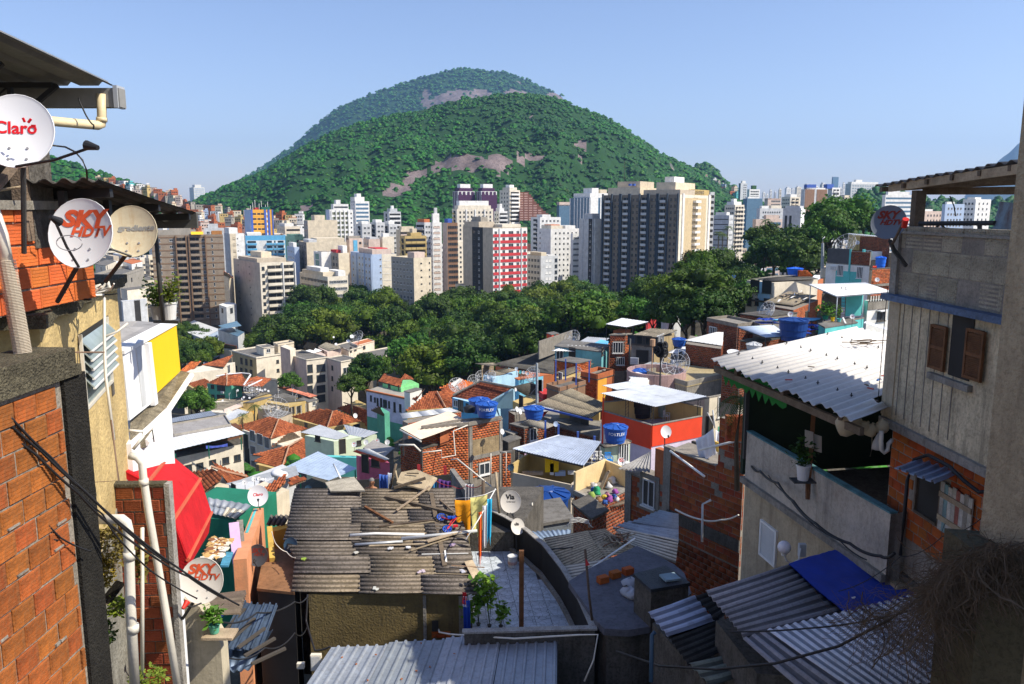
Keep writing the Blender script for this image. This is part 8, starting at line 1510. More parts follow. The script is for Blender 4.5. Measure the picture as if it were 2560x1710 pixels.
ZD=qI(520,510,27).z;c3_=em("corrugated_roof",wI(650,520,ZD-1),"narrow blue corrugated roof behind the sand coloured one","roof");g3=lambda x,y,d=0:wI(x,y,ZD+d);sheet(c3_,[g3(500,500,.1),g3(780,490,.1),g3(770,520),g3(560,555)],.177,.026,mk("m5",(.20,.27,.38),fine=.2),2,1,SI)
for i in Rg(46):
 rs=Rn(i+70);x,y=rs.gauss(1110,45),rs.gauss(540,28);p=g(x,y,.12+rs.U(0,.15));a=rs.U(0,3.1);d=V3((math.cos(a),math.sin(a),rs.U(-.1,.2)))*rs.U(.06,.3);tag(Bb((p-d,p+d,rs.U(.02,.06),.02),"dry_twig",[Wd,Wl,Wb][i%3]),"dry twig in the heap where the corrugated roofs meet","twig","twigs in the rubbish heap on the corrugated roofs")
wire("long white pole resting across the sand coloured roof",[g(768,862,.1),g(1225,548,.25)],.03,0,Wh,"pole","pole");wire("short grey rod lying on the sand coloured roof",[g(625,625,.1),g(790,612,.1)],.02,0,Sl,"rod","rod");wire("upright dark pole with a small red cap beside the curving wall",[qI(925,1120,18.5),qI(905,960,18.5),qI(876,625,18.5)],.035,0,Wd,"pole","pole");b=MB();q=qI(888,715,18.45);b.add([q+V3((-.03,-.04,.1)),q+V3((-.03,-.04,-.08)),q+V3((.07,-.04,-.06)),q+V3((-.03,.0,.1)),q+V3((-.03,.0,-.08)),q+V3((.07,.0,-.06))],[(0,1,2),(5,4,3),(0,3,4,1),(1,4,5,2),(2,5,3,0)]);tag(b.obj("red_flag",REDP),"tiny red flag tied to the upright dark pole","flag")
H=hs("dark grey room behind the Via dishes with a lone white pipe".replace("Via dishes","big lettered dish"),'I',(430,330),(500,470),(780,420),31,4,mk("m72",(.16,.18,.2),streak=.4),[],z=qI(500,400,31).z);tk("large dark blue water tank deep in the shade below the fenced terrace",qI(610,420,34),.95,1.2,mat=MS["m130"]);wire("lone white pipe standing in the shaded yard",[qI(510,395,28),qI(505,300,28)],.03,0,PVC,"pipe","pipe")
H=hs("brick base with a concrete ring beam under the fenced terrace",'D',(1360,1450),(1500,1568),(1620,1500),36,3,Mo,[],br_={'L':Bd,'R':Bd},roofmat=Cd)
wi=qI(830,470,26)
for k in Rg(4):wire(f"arching black and white hose loop, number".replace(", number",[""," behind the first"," lying flat"," at the back"][k]),[wi+V3((-.5+.1*k,0,0)),wi+V3((-.3,0,.15+.05*k)),wi+V3((0,0,.2+.05*k)),wi+V3((.35,0,.12+.04*k)),wi+V3((.5-.05*k,0,-.02))],.012,0,Wh,"hose_loop","hose")
Y_=41;H=hs("brick balcony full of toys and bags in front of the ribbed canopy",'D',(1368,1365),(1545,1450),(1785,1330),Y_,5,Mo,[],br_={'L':BRK,'R':Bd},roofmat=Co,z=P('D',1545,1440,Y_).z)
for p,q,m_,h_ in((H.L,H.B,mk("m168",(.66,.50,.26),streak=.2),1.15),(H.B,H.R,MS["m168"],1.1),(H.L,H.N,Cp,.12)):
 d=(q-p).normalized();n=V3((d.y,-d.x,0))*.07;Bp(([p+n,q+n,q-n,p-n],H.z+.12,H.z+.12+h_),"parapet",m_,H.o,fix=1)
jm=[("green",(.03,.30,.13)),("lime",(.26,.36,.08)),("blue",(.03,.09,.3)),("white",(.55,.53,.5)),("purple",(.25,.06,.25)),("yellow",(.55,.42,.05)),("brown",(.3,.16,.07)),("pink",(.42,.18,.24))]
spots=[(1540,1340,0,.5,"bag"),(1500,1370,1,.4,"bag"),(1520,1300,3,.45,"sack"),(1515,1330,2,.35,"cloth"),(1650,1210,3,.6,"stuffed_sack"),(1665,1260,3,.5,"stuffed_sack"),(1635,1300,3,.45,"sack"),(1600,1390,5,.35,"toy"),(1640,1400,4,.4,"toy_chair"),(1680,1380,2,.3,"box"),(1560,1400,6,.35,"box"),(1690,1340,4,.35,"toy"),(1490,1400,0,.3,"toy"),(1605,1420,2,.3,"bucket"),(1625,1360,7,.3,"toy"),(1700,1400,3,.3,"bag")]
for i,(x,y,ci,s,nm)in En(spots):
 p=wD(x,y+20,H.z+.13);rs=Rn(i);b=MB();b.lathe([(.001,0),(s*.45,.0),(s*.5,s*.2),(s*.42,s*.5),(s*.2,s*.75),(.001,s*.7)],p,8);b.v=[(a+rs.U(-.2,.2)*s,c+rs.U(-.2,.2)*s,z+rs.U(-.08,.12)*s)for a,c,z in b.v]
 tag(b.obj(nm,cm_("junk_"+jm[ci][0],jm[ci][1]),sm=1),f"{jm[ci][0]} {nm.replace('_',' ')} {['in the heap centre','slumped near the wall corner','on top of the heap','poking up at the back','standing tall by the rear wall','second by the rear wall','third by the rear wall','beside the bucket','near the balcony edge','by the far side','at the heap foot','far out on the floor','at the corner of the heap','in front of the heap','behind the purple chair','last by the side wall'][i]} on the junk balcony",nm.split('_')[-1]if nm!='toy_chair'else'chair')
for i in Rg(3):tag(Bb((wD(1575+i*14,1320-i*8,H.z+.2),qD(1630+i*6,1190-i*4,Y_+2.2),.22,.04),"leaning_board",[Wl,Wb,Wl][i]),["tan board leaning on the rear wall, first","brown board leaning between two tan ones","tan board leaning next to the sacks"][i]+" of the junk balcony","board")
for i in Rg(9):a=wD(1560+i*22,1470-i*9,H.z-.5);tag(Bb((a,a+V3((1.1,.1,.1-.02*i)),.1,.05),"broken_board",Wd),"dark slat of the bundle hanging below the junk balcony","slat","broken slats below the junk balcony")
cr4=em("corrugated_roof",qD(1370,1330,43)-V3((0,0,1)),"small ash grey corrugated lean-to beside the junk balcony","roof");sheet(cr4,[qD(1297,1375,43),qD(1368,1400,42),qD(1450,1275,45),qD(1370,1272,45.5)],.2,.03,MS["m59"],1,1,SI)
YP=mk("m10",(.58,.43,.19),ru=.95,var=.28,scale=1.1,streak=.35,fine=.2,bu=.6,sn=(.20,.15,.09));MOSS=mk("m103",(.13,.115,.075),ru=1,var=.45,scale=3,streak=.5,fine=.6,bu=1.2,sn=(.025,.022,.015))
fT=Fr(V3((-4.95,7.2,0)),V3((-4.95,9.45,0)),1);fT.n=V3((1,0,0));fT.o=V3((-4.95,7.2,0));fT.u=V3((0,1,0));fT.rot=lambda:math.pi/2
zt=qQ(590,20,9.4).z;zb=qQ(620,500,9.45).z-.25
w1=em("brick_wall",(-5.1,8.3,zb),"bright orange hollow brick wall under the tin canopy, behind the two big dishes","wall")
Bx(((-5.13,8.,(zt+zb)/2),(.33,2.85,zt-zb)),"mortar_core",Mo,w1);bw_(w1,fT,-1.,2.23,zb,zt-.08,mat=mk("m28",(.58,.135,.03),ru=.85,var=.22,scale=4,fine=.12,bu=.2,rnd=.2,sn=(.4,.22,.15)),bw=.33,bh=.225,off=.0)
Bx(((-5.1,8.,zt-.03),(.42,2.9,.09)),"mortar_cap",Co,w1)
a=qQ(262,900,8.3);fY=Fr(V3((a.x,a.y,0)),V3((a.x-.29*3.9,a.y+.957*3.9,0)),1);fY.n=V3((.957,.29,0)).normalized();fY.rot=lambda:math.atan2(.957,-.29)
def yp(v,x,y):return on(fY,v,x,y)
zY=yp('Q',480,700)[1];uE=yp('Q',790,900)[0]
hY=em("ochre_house",fY.at(1.8,36)-fY.n,"ochre plastered house wall with a louvred window and white pipes beside the lane","house")
Bf((fY,0,uE,33,zY,-3,0),"wall",YP,hY)
GRYP=mk("m8",(.27,.26,.22),ru=1,var=.35,scale=1.5,streak=.6,fine=.4,bu=.7);zg=yp('T',700,560)[1]
b=MB();n=14;top=[zg-.25+.5*(i/n)+.12*math.sin(i*2.1)for i in Rg(n+1)]
for i in Rg(n):u0,u1=uE*i/n,uE*(i+1)/n;b.hexa([fY.at(u0,33,.001),fY.at(u1,33,.001),fY.at(u1,33,.015),fY.at(u0,33,.015),fY.at(u0,top[i],.001),fY.at(u1,top[i+1],.001),fY.at(u1,top[i+1],.015),fY.at(u0,top[i],.015)])
b.obj("grey_patch",GRYP,hY)
b=MB();rs=Rn(2);pts=[]
for i in Rg(19):u=-.35+(uE+.75)*i/18;pts.append((u,.10+rs.U(-.05,.06)))
for i in Rg(18):(u0,d0),(u1,d1)=pts[i],pts[i+1];z0,z1=zY+rs.U(-.01,.02),zY+.15+rs.U(-.015,.015);b.hexa([fY.at(u0,z0,-1.2),fY.at(u1,z0,-1.2),fY.at(u1,z0,d1),fY.at(u0,z0,d0),fY.at(u0,z1,-1.2),fY.at(u1,z1,-1.2),fY.at(u1,z1,d1),fY.at(u0,z1,d0)])
b.obj("mossy_slab",MOSS,hY)
ua,zu=yp('Q',502,830);ub,_=yp('Q',690,860);zl_=yp('Q',560,1365)[1];zu=yp('Q',690,760)[1]
Bf((fY,ua,ub,zl_,zu,.004,.012),"window_opening",Dr,hY);GL=mk("m99",(.30,.36,.36),ru=.15,var=.2,scale=2,bu=0,spec=.6)  # dark panel behind the louvres stands in for the shaded inside
wf=MB();wf.fb(fY,ua-.03,ua+.02,zl_,zu,.012,.05);wf.fb(fY,ub-.02,ub+.03,zl_,zu,.012,.05);wf.fb(fY,ua+.02,ub-.02,zl_,zl_+.04,.012,.05);wo_=wf.obj("window_frame",PVC,hY)
for k in Rg(5):
 z=zu-.12-(zu-zl_-.45)*k/4.4;b=MB();p=[fY.at(u,z+dz,d)for u in(ua+.02,ub-.02)for dz,d in((-.10,.13),(-.085,.14),(.05,.02),(.04,.015))];b.add(p,[(0,1,2,3),(7,6,5,4),(0,4,5,1),(1,5,6,2),(2,6,7,3),(3,7,4,0)]);b.obj("louvre",GL,wo_);Bf((fY,ua+.02,ub-.02,z-.115,z-.095,.12,.15),"louvre_rail",Fm,wo_)
Bf((fY,ua+.03,ub-.03,zl_+.05,zl_+.42,.02,.03),"lower_pane",GL,wo_)
Bf((fY,ub+.05,ub+.2,yp('Q',740,1270)[1],zu,.004,.02),"dark_strip",Cd,hY)
fN=Fr(V3((-4.42,5.2,0)),V3((-4.32,7.45,0)),1);fN.n=V3((1,-.045,0)).normalized();fN.rot=lambda:math.pi/2-.045
zn=on(fN,'Q',300,1020)[1]-.25
w2=em("brick_wall",(-4.6,6.5,36),"sunlit rough hollow brick wall with thick mortar joints, closest to the camera","wall")
Bf((fN,-1,2.25,36,zn,-.3,-.004),"mortar_core",Mo,w2);bw_(w2,fN,-.6,2.22,zn-5.,zn-.02,mat=mk("m46",(.31,.085,.018),ru=.95,var=.4,scale=3.5,streak=.5,fine=.4,bu=.5,rnd=.22,sn=(.16,.09,.04),bscale=14),bw=.305,bh=.225,off=.0)
b=MB();b.fb(fN,-1,2.5,zn,zn+.10,-.5,.07);b.fb(fN,-1,2.5,zn+.101,zn+.26,-.5,.02);b.obj("coping",MOSS,w2)
Bf((fN,2.26,2.62,33,zn-.003,-.45,.03),"black_pier",mk("m179",(.022,.02,.016),ru=1,var=.5,scale=3,fine=.5,bu=1),w2)
rs=Rn(5);b=MB()
for k in Rg(22):
 r_=rs.randrange(0,22);z=zn-.225*r_-.01;u=rs.U(.2,2.1);b.box(Tp(fN.at(u,z,.012)),(.03,rs.U(.06,.16),rs.U(.015,.03)))
b.obj("squeezed_mortar",Co,w2,kind="stuff")
rib=[];A0,A1=qQ(40,395,7.4),qQ(152,1010,7.4);b=MB();nr=62
for k in Rg(nr):t_=k/nr;p=A0.lerp(A1,t_);b.tube([p,p+(A1-A0)/nr*.5],.078,14);b.tube([p+(A1-A0)/nr*.5,p+(A1-A0)/nr*1.05],.057,12)
tag(b.obj("ribbed_duct",mk("m36",(.55,.47,.36),ru=.6,var=.15,scale=3),None,sm=0),"leaning cream ribbed duct in front of the brick wall","duct");wire("straight white pipe feeding down into the ribbed duct",[qQ(-60,20,7.4),qQ(12,230,7.4),qQ(42,400,7.4)],.055,0,PVC,"pipe","pipe")
pp=[qT(595,590,8.5),qT(660,590,8.4),qT(725,590,8.35),qT(750,610,8.35),qT(762,660,8.35),qT(775,1100,8.35),qT(802,1600,8.35)];o=em("waste_pipe",pp[-1],"thick cream waste pipe with an elbow running down the ochre wall","pipe");Bt((pp,.056,14),"pipe",PVC,o,sm=1);b=MB();b.tube([qT(766,780,8.35),qT(768,830,8.35)],.064,14);b.tube([qT(790,1215,8.35),qT(791,1260,8.35)],.064,14);b.obj("coupling",PVC,o,sm=1)
pp=[qT(770,212,9.2),qT(815,222,9.2),qT(843,255,9.2),qT(850,330,9.2),qT(885,560,9.2),qT(935,850,9.2),qT(985,1140,9.2),qT(1060,1620,9.2)];o=em("rain_pipe",pp[-1],"long white rain pipe with a bent top leaning beside the brick pier","pipe");Bt((pp,.046,14),"pipe",PVC,o,sm=1);Bt(([qT(852,350,9.2),qT(857,385,9.2)],.056,14),"coupling",PVC,o,sm=1)
wire("thin white pipe between the two thick ones",[qT(845,640,9.6),qT(846,1560,9.6)],.024,0,PVC,"pipe","pipe")
wire("white water pipe dropping past the louvred window",[qQ(300,660,8.9),qQ(420,625,9.2),qQ(676,620,9.8),qQ(682,640,9.8),qQ(682,880,9.6),qQ(684,1000,9.5),qQ(690,1150,9.4),qQ(745,1568,9.2)],.018,0,PVC,"water_pipe","pipe");wire("short valve stub branching off the white water pipe",[qQ(690,890,9.6),qQ(765,860,9.7),qQ(835,805,9.8)],.014,0,PVC,"water_pipe","pipe");wire("thin pipe square looping beside the louvred window",[qQ(684,995,9.5),qQ(465,995,9.2),qQ(490,1160,9.1),qQ(530,1162,9.1)],.012,0,mk("m192",(.2,.13,.09)),"water_pipe","pipe");wire("thin rusty pipe loop low on the ochre wall",[qT(510,-20,9.1),qT(545,370,8.9),qT(705,360,9.),qT(660,0,9.2)],.011,0,MS["m192"],"water_pipe","pipe");wire("rusty tail of pipe below the low loop",[qT(545,370,8.9),qT(565,515,8.8)],.011,0,MS["m192"],"water_pipe","pipe");wire("bent white pipe at the corner of the ochre wall",[qT(768,62,9.8),qT(845,68,9.9),qT(855,95,9.9),qT(790,175,9.8)],.02,0,PVC,"water_pipe","pipe")
for i,pts_ in En(([(0,-30),(250,190),(500,420),(760,650),(1060,880),(1420,1100)],[(60,-20),(300,220),(540,455),(800,700),(1000,850)],[(-40,-10),(220,210),(470,440),(640,610),(940,830),(1120,930),(1330,1060)],[(-20,330),(200,520),(360,700),(540,780)],[(420,380),(610,560),(700,700),(900,900),(1170,1060)],[(-20,500),(170,660),(345,715)])):wire(["black cable bundle strand crossing the low brick wall, topmost","second black strand crossing the brick wall","third black strand running on to the lettered dish","slack black strand over the black pier","fine strand hanging across the two waste pipes","short strand low on the brick wall"][i],[qT(x,y,6.6+.0016*max(x,0))for x,y in pts_],.009 if i>2 else.012,.015)
rs=Rn(8)
for i in Rg(9):
 x,y=200+i*55,660-i*10;pts_=[qQ(x+rs.U(-30,30),y+rs.U(-20,20),8.6+i*.15)]
 for k in Rg(4):pts_.append(qQ(x+rs.U(-60,220),y+rs.U(-60,40),8.6+i*.15+rs.U(-.1,.2)))
 wire("tangled cable lying on the mossy slab under the dishes",pts_,rs.choice([.01,.014,.02]),.03,[Wh,BLACK,PVC][i%3],"cable","cable","tangled cables on the mossy slab")
wire("black pipe lying on the mossy slab",[qQ(150,655,8.4),qQ(380,630,8.8)],.03,0,BLACK,"pipe","pipe")
FERN=lm("m212",(.22,.13,.03),warm=(.16,.14,.03),tr=.2)
def cl_(lb,c,r,n,m,s,seed,dp=0,cat="plant",name="creeper"):
 rs=Rn(seed);V=[];Q=[];T=[];c=V3(c)
 for k in Rg(n):
  d=V3((rs.gauss(0,1),rs.gauss(0,1),rs.gauss(0,1))).normalized()*rs.U(.3,1)**.5;addleaf(V,Q,T,V3((d.x*r[0],d.y*r[1],d.z*r[2]-dp*abs(d.x))),s*rs.U(.5,1.4),rs)
 o=em(name,c,lb,cat);me=npmesh("foliage",np.array(V),np.array(Q),m,np.array(T));ob=bpy.data.objects.new("foliage",me);COL.objects.link(ob);ob.parent=o;ob["kind"]="stuff"
 b=MB()
 for k in Rg(5):b.tube([c,c+V3((rs.U(-r[0],r[0]),rs.U(-r[1],r[1]),rs.U(-r[2],r[2])))],.006,4)
 b.obj("stem",Wd,o)
cl_("dried brown creeper clump under the elbow of the waste pipe",qT(640,760,8.6),(.20,.2,.27),900,FERN,.05,1);cl_("upper tuft of dried creeper beside the elbow pipe",qT(705,650,8.7),(.10,.12,.12),260,FERN,.045,2);cl_("yellowing fern below the dried creeper",qT(625,910,8.5),(.10,.12,.18),300,lm("m161",(.2,.18,.03),tr=.2),.055,3);cl_("green fern sprouting from the cracked sill",qT(700,1110,8.4),(.11,.12,.12),260,lm("m178",(.12,.2,.03),tr=.25),.06,4);cl_("dark hanging root tuft low on the ochre wall",qT(640,1260,8.4),(.07,.08,.16),240,LD,.045,5);cl_("weeds growing at the foot of the brick pier",qT(880,1530,9.6),(.25,.2,.12),300,lm("m178",(.12,.2,.03)),.06,6);cl_("bundle of dry stalks hanging behind the thin white pipe",qT(835,850,9.7),(.05,.05,.28),160,FERN,.09,7)
tag(Bs(([qT(610,1050,8.55),qT(640,1090,8.35),qT(735,965,8.5),qT(690,950,8.7)],.04),"broken_sill",FIBL),"broken pale sill fragment jutting from the ochre wall","sill")
c0=qT(1003,385,11.3);fr=Fr(V3((c0.x-1.2,11.25,0)),V3((c0.x,11.3,0)));w3=em("brick_pier",fr.at(.6,36),"narrow brown brick pier with a grey edge beside the red awning","wall");Bf((fr,0,1.2,34,c0.z,-.12,0),"mortar_core",Mo,w3);bw_(w3,fr,.0,1.13,c0.z-4.4,c0.z-.03,mat=mk("m183",(.26,.065,.025),ru=.95,var=.3,scale=4,fine=.3,bu=.4,rnd=.25,sn=(.06,.03,.02)),bw=.27,bh=.19);Bf((fr,1.135,1.21,34,c0.z+.02,-.12,.03),"grey_edge",Cp,w3);Bf((fr,0,1.14,c0.z,c0.z+.03,-.12,.04),"cap",MOSS,w3)
AW=mk("m66",(.55,.015,.02),ru=.8,var=.22,scale=2.5,streak=.35,bu=.3,spec=.2);AWS=mk("m33",(.50,.10,.05),ru=.8,var=.2)
far_=[qT(790,165,15.2),qT(1012,205,15.2),qT(1190,350,15.2),qT(1257,550,15.2),qT(1240,660,15.2)];near_=[qT(740,300,12.2),qT(880,370,12.2),qT(1030,595,12.2),qT(1115,830,12.2),qT(1095,905,12.2)]
aw=em("awning",(near_[2]+far_[2])/2-V3((.5,0,1)),"big bright red barrel awning with a scalloped fringe beside the white house wall","awning")
for i in Rg(4):
 a,c,d,e=near_[i],near_[i+1],far_[i+1],far_[i];b=MB();nn=(c-a).cross(e-a).normalized()*.03;m_=8
 if i<3:b.v=[Tp(p)for p in(a,c,d,e)]+[Tp(p-nn*.5)for p in(a,c,d,e)];b.f=[(0,1,2,3),(7,6,5,4),(0,4,5,1),(1,5,6,2),(2,6,7,3),(3,7,4,0)];b.m=[0]*6;b.obj("panel",AW,aw)
 else:
  n=26
  for k in Rg(n):s0,s1=k/n,(k+.98)/n;p0,p1=a.lerp(e,s0),a.lerp(e,s1);q0,q1=c.lerp(d,s0),c.lerp(d,s1);mdn=(q0+q1)/2-V3((0,0,.05));j_=len(b.v);b.v+=[Tp(p0),Tp(p1),Tp(q1),Tp(mdn),Tp(q0)];b.f.append((j_,j_+1,j_+2,j_+3,j_+4));b.m.append(0)
  b.obj("fringe",AW,aw)
 if 0<i<4:Bt(([near_[i],far_[i]],.035,6),"seam",AWS,aw)
b=MB();back=[V3((p.x,p.y,p.z))for p in near_];lowp=near_[4]+V3((-.9,.0,-.1));b.v=[Tp(p)for p in back]+[Tp(lowp)]+[Tp(p+V3((0,.03,0)))for p in back+[lowp]];b.f=[(0,1,2,3,4,5),(11,10,9,8,7,6)];b.m=[0,0];b.obj("end_panel",AW,aw)
YW=[qQ(925,925,14.2),qQ(1150,795,17.3)];fW=Fr(V3((*YW[0].xy,0)),V3((*YW[1].xy,0)),1);fW.n=V3((abs(fW.n.x),-abs(fW.n.y)if fW.n.y*fW.n.x<0 else abs(fW.n.y),0));fW.n=V3((fW.u.y,-fW.u.x,0))
hW=em("yellow_house",fW.at(1,36)-fW.n*2,"white house with a bright yellow parapet face and a mossy ledge beside the red awning","house")
zT0,zT1=YW[0].z,YW[1].z;q_=lambda x,y:on(fW,'Q',x,y)
zbl=[q_(988,1298)[1],q_(1180,1118)[1]]
def wq(nm,pts,d0,d1,mat):
 b=MB();n=len(pts);b.v=[Tp(fW.at(u,z,d0))for u,z in pts]+[Tp(fW.at(u,z,d1))for u,z in pts];b.f=[Tp(Rg(n-1,-1,-1)),Tp(Rg(n,2*n))]+[(i,(i+1)%n,n+(i+1)%n,n+i)for i in Rg(n)];b.m=[0]*len(b.f);return b.obj(nm,mat,hW,fix=1)
wq("yellow_face",[q_(955,935),q_(988,1298),q_(1180,1118),q_(1150,795)],-.2,0,YELB);WHB=mk("m19",(.82,.82,.82),var=.03,streak=.06,bu=.05)
wq("white_face",[q_(800,985),q_(850,1440),q_(990,1330),q_(953,937)],-.2,-.004,WHB);wq("white_pilaster",[q_(940,940),q_(985,1345),q_(1005,1330),q_(960,930)],-.003,.08,WHB);wq("pilaster_recess",[q_(885,962),q_(930,1350),q_(958,1330),q_(915,945)],-.003,.01,Gw)
u0,z0=q_(800,985);u1,z1=q_(1150,795);b=MB();b.v=[Tp(fW.at(u0,z0+.0,.03)),Tp(fW.at(u1,z1,.03)),Tp(fW.at(u1,z1+.01,-.25)),Tp(fW.at(u0,z0+.01,-.25))]+[Tp(fW.at(u,z-.06,d))for u,z,d in((u0,z0,.03),(u1,z1,.03),(u1,z1,-.25),(u0,z0,-.25))];b.f=[(0,1,2,3),(7,6,5,4),(0,4,5,1),(1,5,6,2),(2,6,7,3),(3,7,4,0)];b.m=[0]*6;b.obj("white_coping",WHB,hW,fix=1)
b=MB();p=[fW.at(u0,z0-.02,-.26),fW.at(u1,z1-.02,-.26),qQ(900,790,17.6),qQ(780,795,15.5)];b.slab(p,.1);b.obj("grey_roof",mk("m88",(.30,.29,.28),streak=.4,scale=1.2),hW)
lp=[qQ(850,1445,13.6),qQ(990,1300,15.2),qQ(1180,1115,17.4),qQ(1250,1130,17.1),qQ(1090,1370,14.7),qQ(950,1568,13.),qQ(850,1568,12.6)];b=MB();b.slab(lp,.14);lo_=b.obj("mossy_ledge",mk("m77",(.33,.28,.19),ru=1,var=.45,scale=4,fine=.6,bu=1.2,sn=(.07,.055,.035)),hW,fix=1);Bt(([lp[3]-V3((0,0,.05)),lp[4]-V3((0,0,.05)),lp[5]-V3((0,0,.05))],.06,6),"white_edge",Wh,hW)
wl=[qQ(1000,1500,13.6),qQ(1120,1390,14.8)];b=MB();f5=Fr(V3((*wl[0].xy,0)),V3((*wl[1].xy,0)),1);b.fb(f5,-1.2,f5.len,34,wl[1].z+.1,-1.5,0);b.obj("lower_wall",WHB,hW)
wire("black cord hanging down the white wall",[qT(905,60,13.2),qT(915,130,13.2)],.01,0)
wire("thin dark pole carrying the canopy, rising from the yellow house",[qQ(1012,150,13.2),qQ(1065,790,13.2)],.035,0,Sl,"canopy_pole","pole")
for i,(x,y,lb,m_)in En(((1110,780,"old white paint bucket with a flowering shrub on the yellow wall top",MS["m141"]),(1032,780,"grey bucket with a green shrub next to the flowering one",Gp))):
 p=qQ(x,y,13.4);pt_(lb,p,.13 if i==0 else.11,.30 if i==0 else.24,m_,lm("m189",(.10,.17,.03),tr=.25),lh=.42,n=420,lr=.2,ls=.07,seed=30+i)
tag(Bs(([qQ(1000,785,13.6),qQ(1165,790,13.2),qQ(1175,775,13.8),qQ(1010,770,14.2)],.05),"shelf_board",Sl),"dark shelf board under the two buckets","shelf")
can=em("canopy",(-7,8,50),"dark metal canopy on a lattice truss with a rain gutter, highest at the picture's corner","canopy roof");CM=mk("m13",(.22,.22,.21),ru=.5,metal=.3,var=.2,streak=.4)
e1_=qL(690,527,10.);ze=e1_.z;rk=qL(0,215,7.9);sl_=(rk.z-ze)/(10.-7.9)
def cz(y):return ze+sl_*(10.-y)
cx=e1_.x;cp=[V3((cx-4.5,10,ze)),V3((cx,10,ze)),V3((cx+.15,4,cz(4))),V3((cx-4.5,4,cz(4)))];sheet(can,cp,.33,.022,CM,4,1,TP)
Bx(((cx-2.2,10.02,ze-.14),(4.6,.16,.22)),"gutter",mk("m155",(.25,.25,.24),streak=.3),can);Bx(((cx+.06,10.02,ze-.13),(.05,.2,.26)),"gutter_end",Me,can)
for yy,dz in((9.6,.42),(8.6,.42)):
 b=MB();b.bar((cx-4.5,yy,cz(yy)-.08),(cx-.5,yy,cz(yy)-.08),.06,.06);b.bar((cx-4.5,yy,cz(yy)-dz),(cx-.9,yy,cz(yy)-dz),.05,.05);b.bar((cx-.9,yy,cz(yy)-dz),(cx-.45,yy,cz(yy)-.08),.05,.05);b.obj("truss_chord",BLACK,can)
 for k in Rg(8):x0=cx-1.-k*.45;b=MB();b.bar((x0,yy,cz(yy)-dz),(x0,yy,cz(yy)-.08),.05,.05);b.tube([(x0,yy,cz(yy)-dz),(x0-.45,yy,cz(yy)-.08)],.012,5);b.tube([(x0-.45,yy,cz(yy)-dz),(x0,yy,cz(yy)-.08)],.012,5);b.obj("truss_web",BLACK,can)
for dx in(-1.3,-2.9):Bb(((cx+dx,10,ze-.5+.05),(cx+dx+.2,4.5,cz(4.5)-.4),.07,.1),"purlin",mk("m135",(.07,.06,.05)),can)
o=em("gutter_pipe",qL(622,760,9.9),"cream pipe dropping from the canopy gutter and turning back to the wall","pipe");Bt(([qL(622,575,9.95),qL(624,735,9.95),qL(620,760,9.95),qL(600,768,9.9),qL(420,752,9.6),qL(210,732,9.2),qL(60,720,8.8)],.055,14),"pipe",mk("m185",(.70,.58,.36),ru=.4,streak=.1),o,sm=1);Bt(([qL(623,720,9.95),qL(623,745,9.95)],.064,14),"coupling",MS["m185"],o,sm=1)
wire("black wire hanging from the canopy truss round the cream pipe",[qL(480,600,9.6),qL(510,670,9.6),qL(545,735,9.6),qL(575,765,9.6),qL(570,790,9.6)],.009,.01);wire("thin cable arching from the white Claro dish to the lower canopy".replace("Claro ","lettered "),[qL(318,890,7.6),qL(400,900,7.8),qL(460,930,8),qL(505,980,8),qL(530,1040,8),qL(535,1110,8.1)],.009,0)
c2=em("canopy",(-6,11,48.5),"lower dark corrugated canopy sloping out over the orange brick wall","canopy roof");p1,p2,p3=qL(150,1112,8.2),qL(600,1103,8.2),qL(1200,1305,13.);p4=qL(700,1330,13.4)
sheet(c2,[p1-(p2-p1)*.6,p2,p3,p3+(p1-p2)*2.6+V3((0,0,-.02))],.18,.028,mk("m9",(.10,.095,.085),ru=.9,fine=.3,at_r=1),2,1,SI)
for t_ in(.12,.55,.95):a=p2.lerp(p3,t_);Bb((a+V3((-.05,0,-.07)),a+(p1-p2)*2.2+V3((0,0,-.09)),.07,.1),"purlin",BLACK,c2)
Bb((p3+V3((0,.05,-.12)),p3+V3((-2.6,.1,-.14)),.06,.24),"gutter",mk("m154",(.08,.08,.075)),c2)
for dx,yy in((-.8,8.5),(-1.1,9.6),(-1.5,10.8),(-.6,9.6),(-.5,10.8)):a=p2.lerp(p3,(yy-8.2)/4.8);Bx(((a.x+dx*.6,yy,a.z-.33),(.07,.07,.5)),"stub_post",BLACK,c2)
b=MB();b.bar(qL(60,1010,7.9),qL(115,975,7.9),.07,.07);b.bar(qL(-40,1170,7.4),qL(110,985,7.9),.07,.05);b.box(Tp(qL(122,1110,8.2)),(.12,.12,1.2));tag(b.obj("timber_frame",Wd),"rough timber strut behind the uppermost dish","strut");tag(Bx(((qL(40,1100,8.4).x,8.5,50.2),(.6,.4,1.2)),"dark_post",Cd),"dark post behind the uppermost dish","post");wire("bamboo stick poking out over the brick wall",[qL(0,1165,7.9),qL(160,1140,7.9)],.015,0,Wl,"stick","stick")
RL=mk("m20",(.62,.09,.03),var=.25,scale=9,bu=0);L_=qL(512,1435,7.9)
di("large grey white dish with red SKY HDTV lettering before the orange brick wall",L_,.64,(-.03,-.95,.22),text=[("SKY",.62,.02,.42,RL,.28,.035,1.15),("HDTV",.40,.22,.06,RL,.28,.018,1.1)],foot=qQ(375,665,8.3),at2=(-.04,.06,.42))
b=MB();cc=qL(425,1488,7.45);b.tube([cc+V3((.12*math.cos(a),0,.07*math.sin(a)))for a in np.linspace(.3,6.2,24)],.005,5);tag(b.obj("cable_loop",Gp),"thin cable loop dangling in front of the large lettered dish","cable")
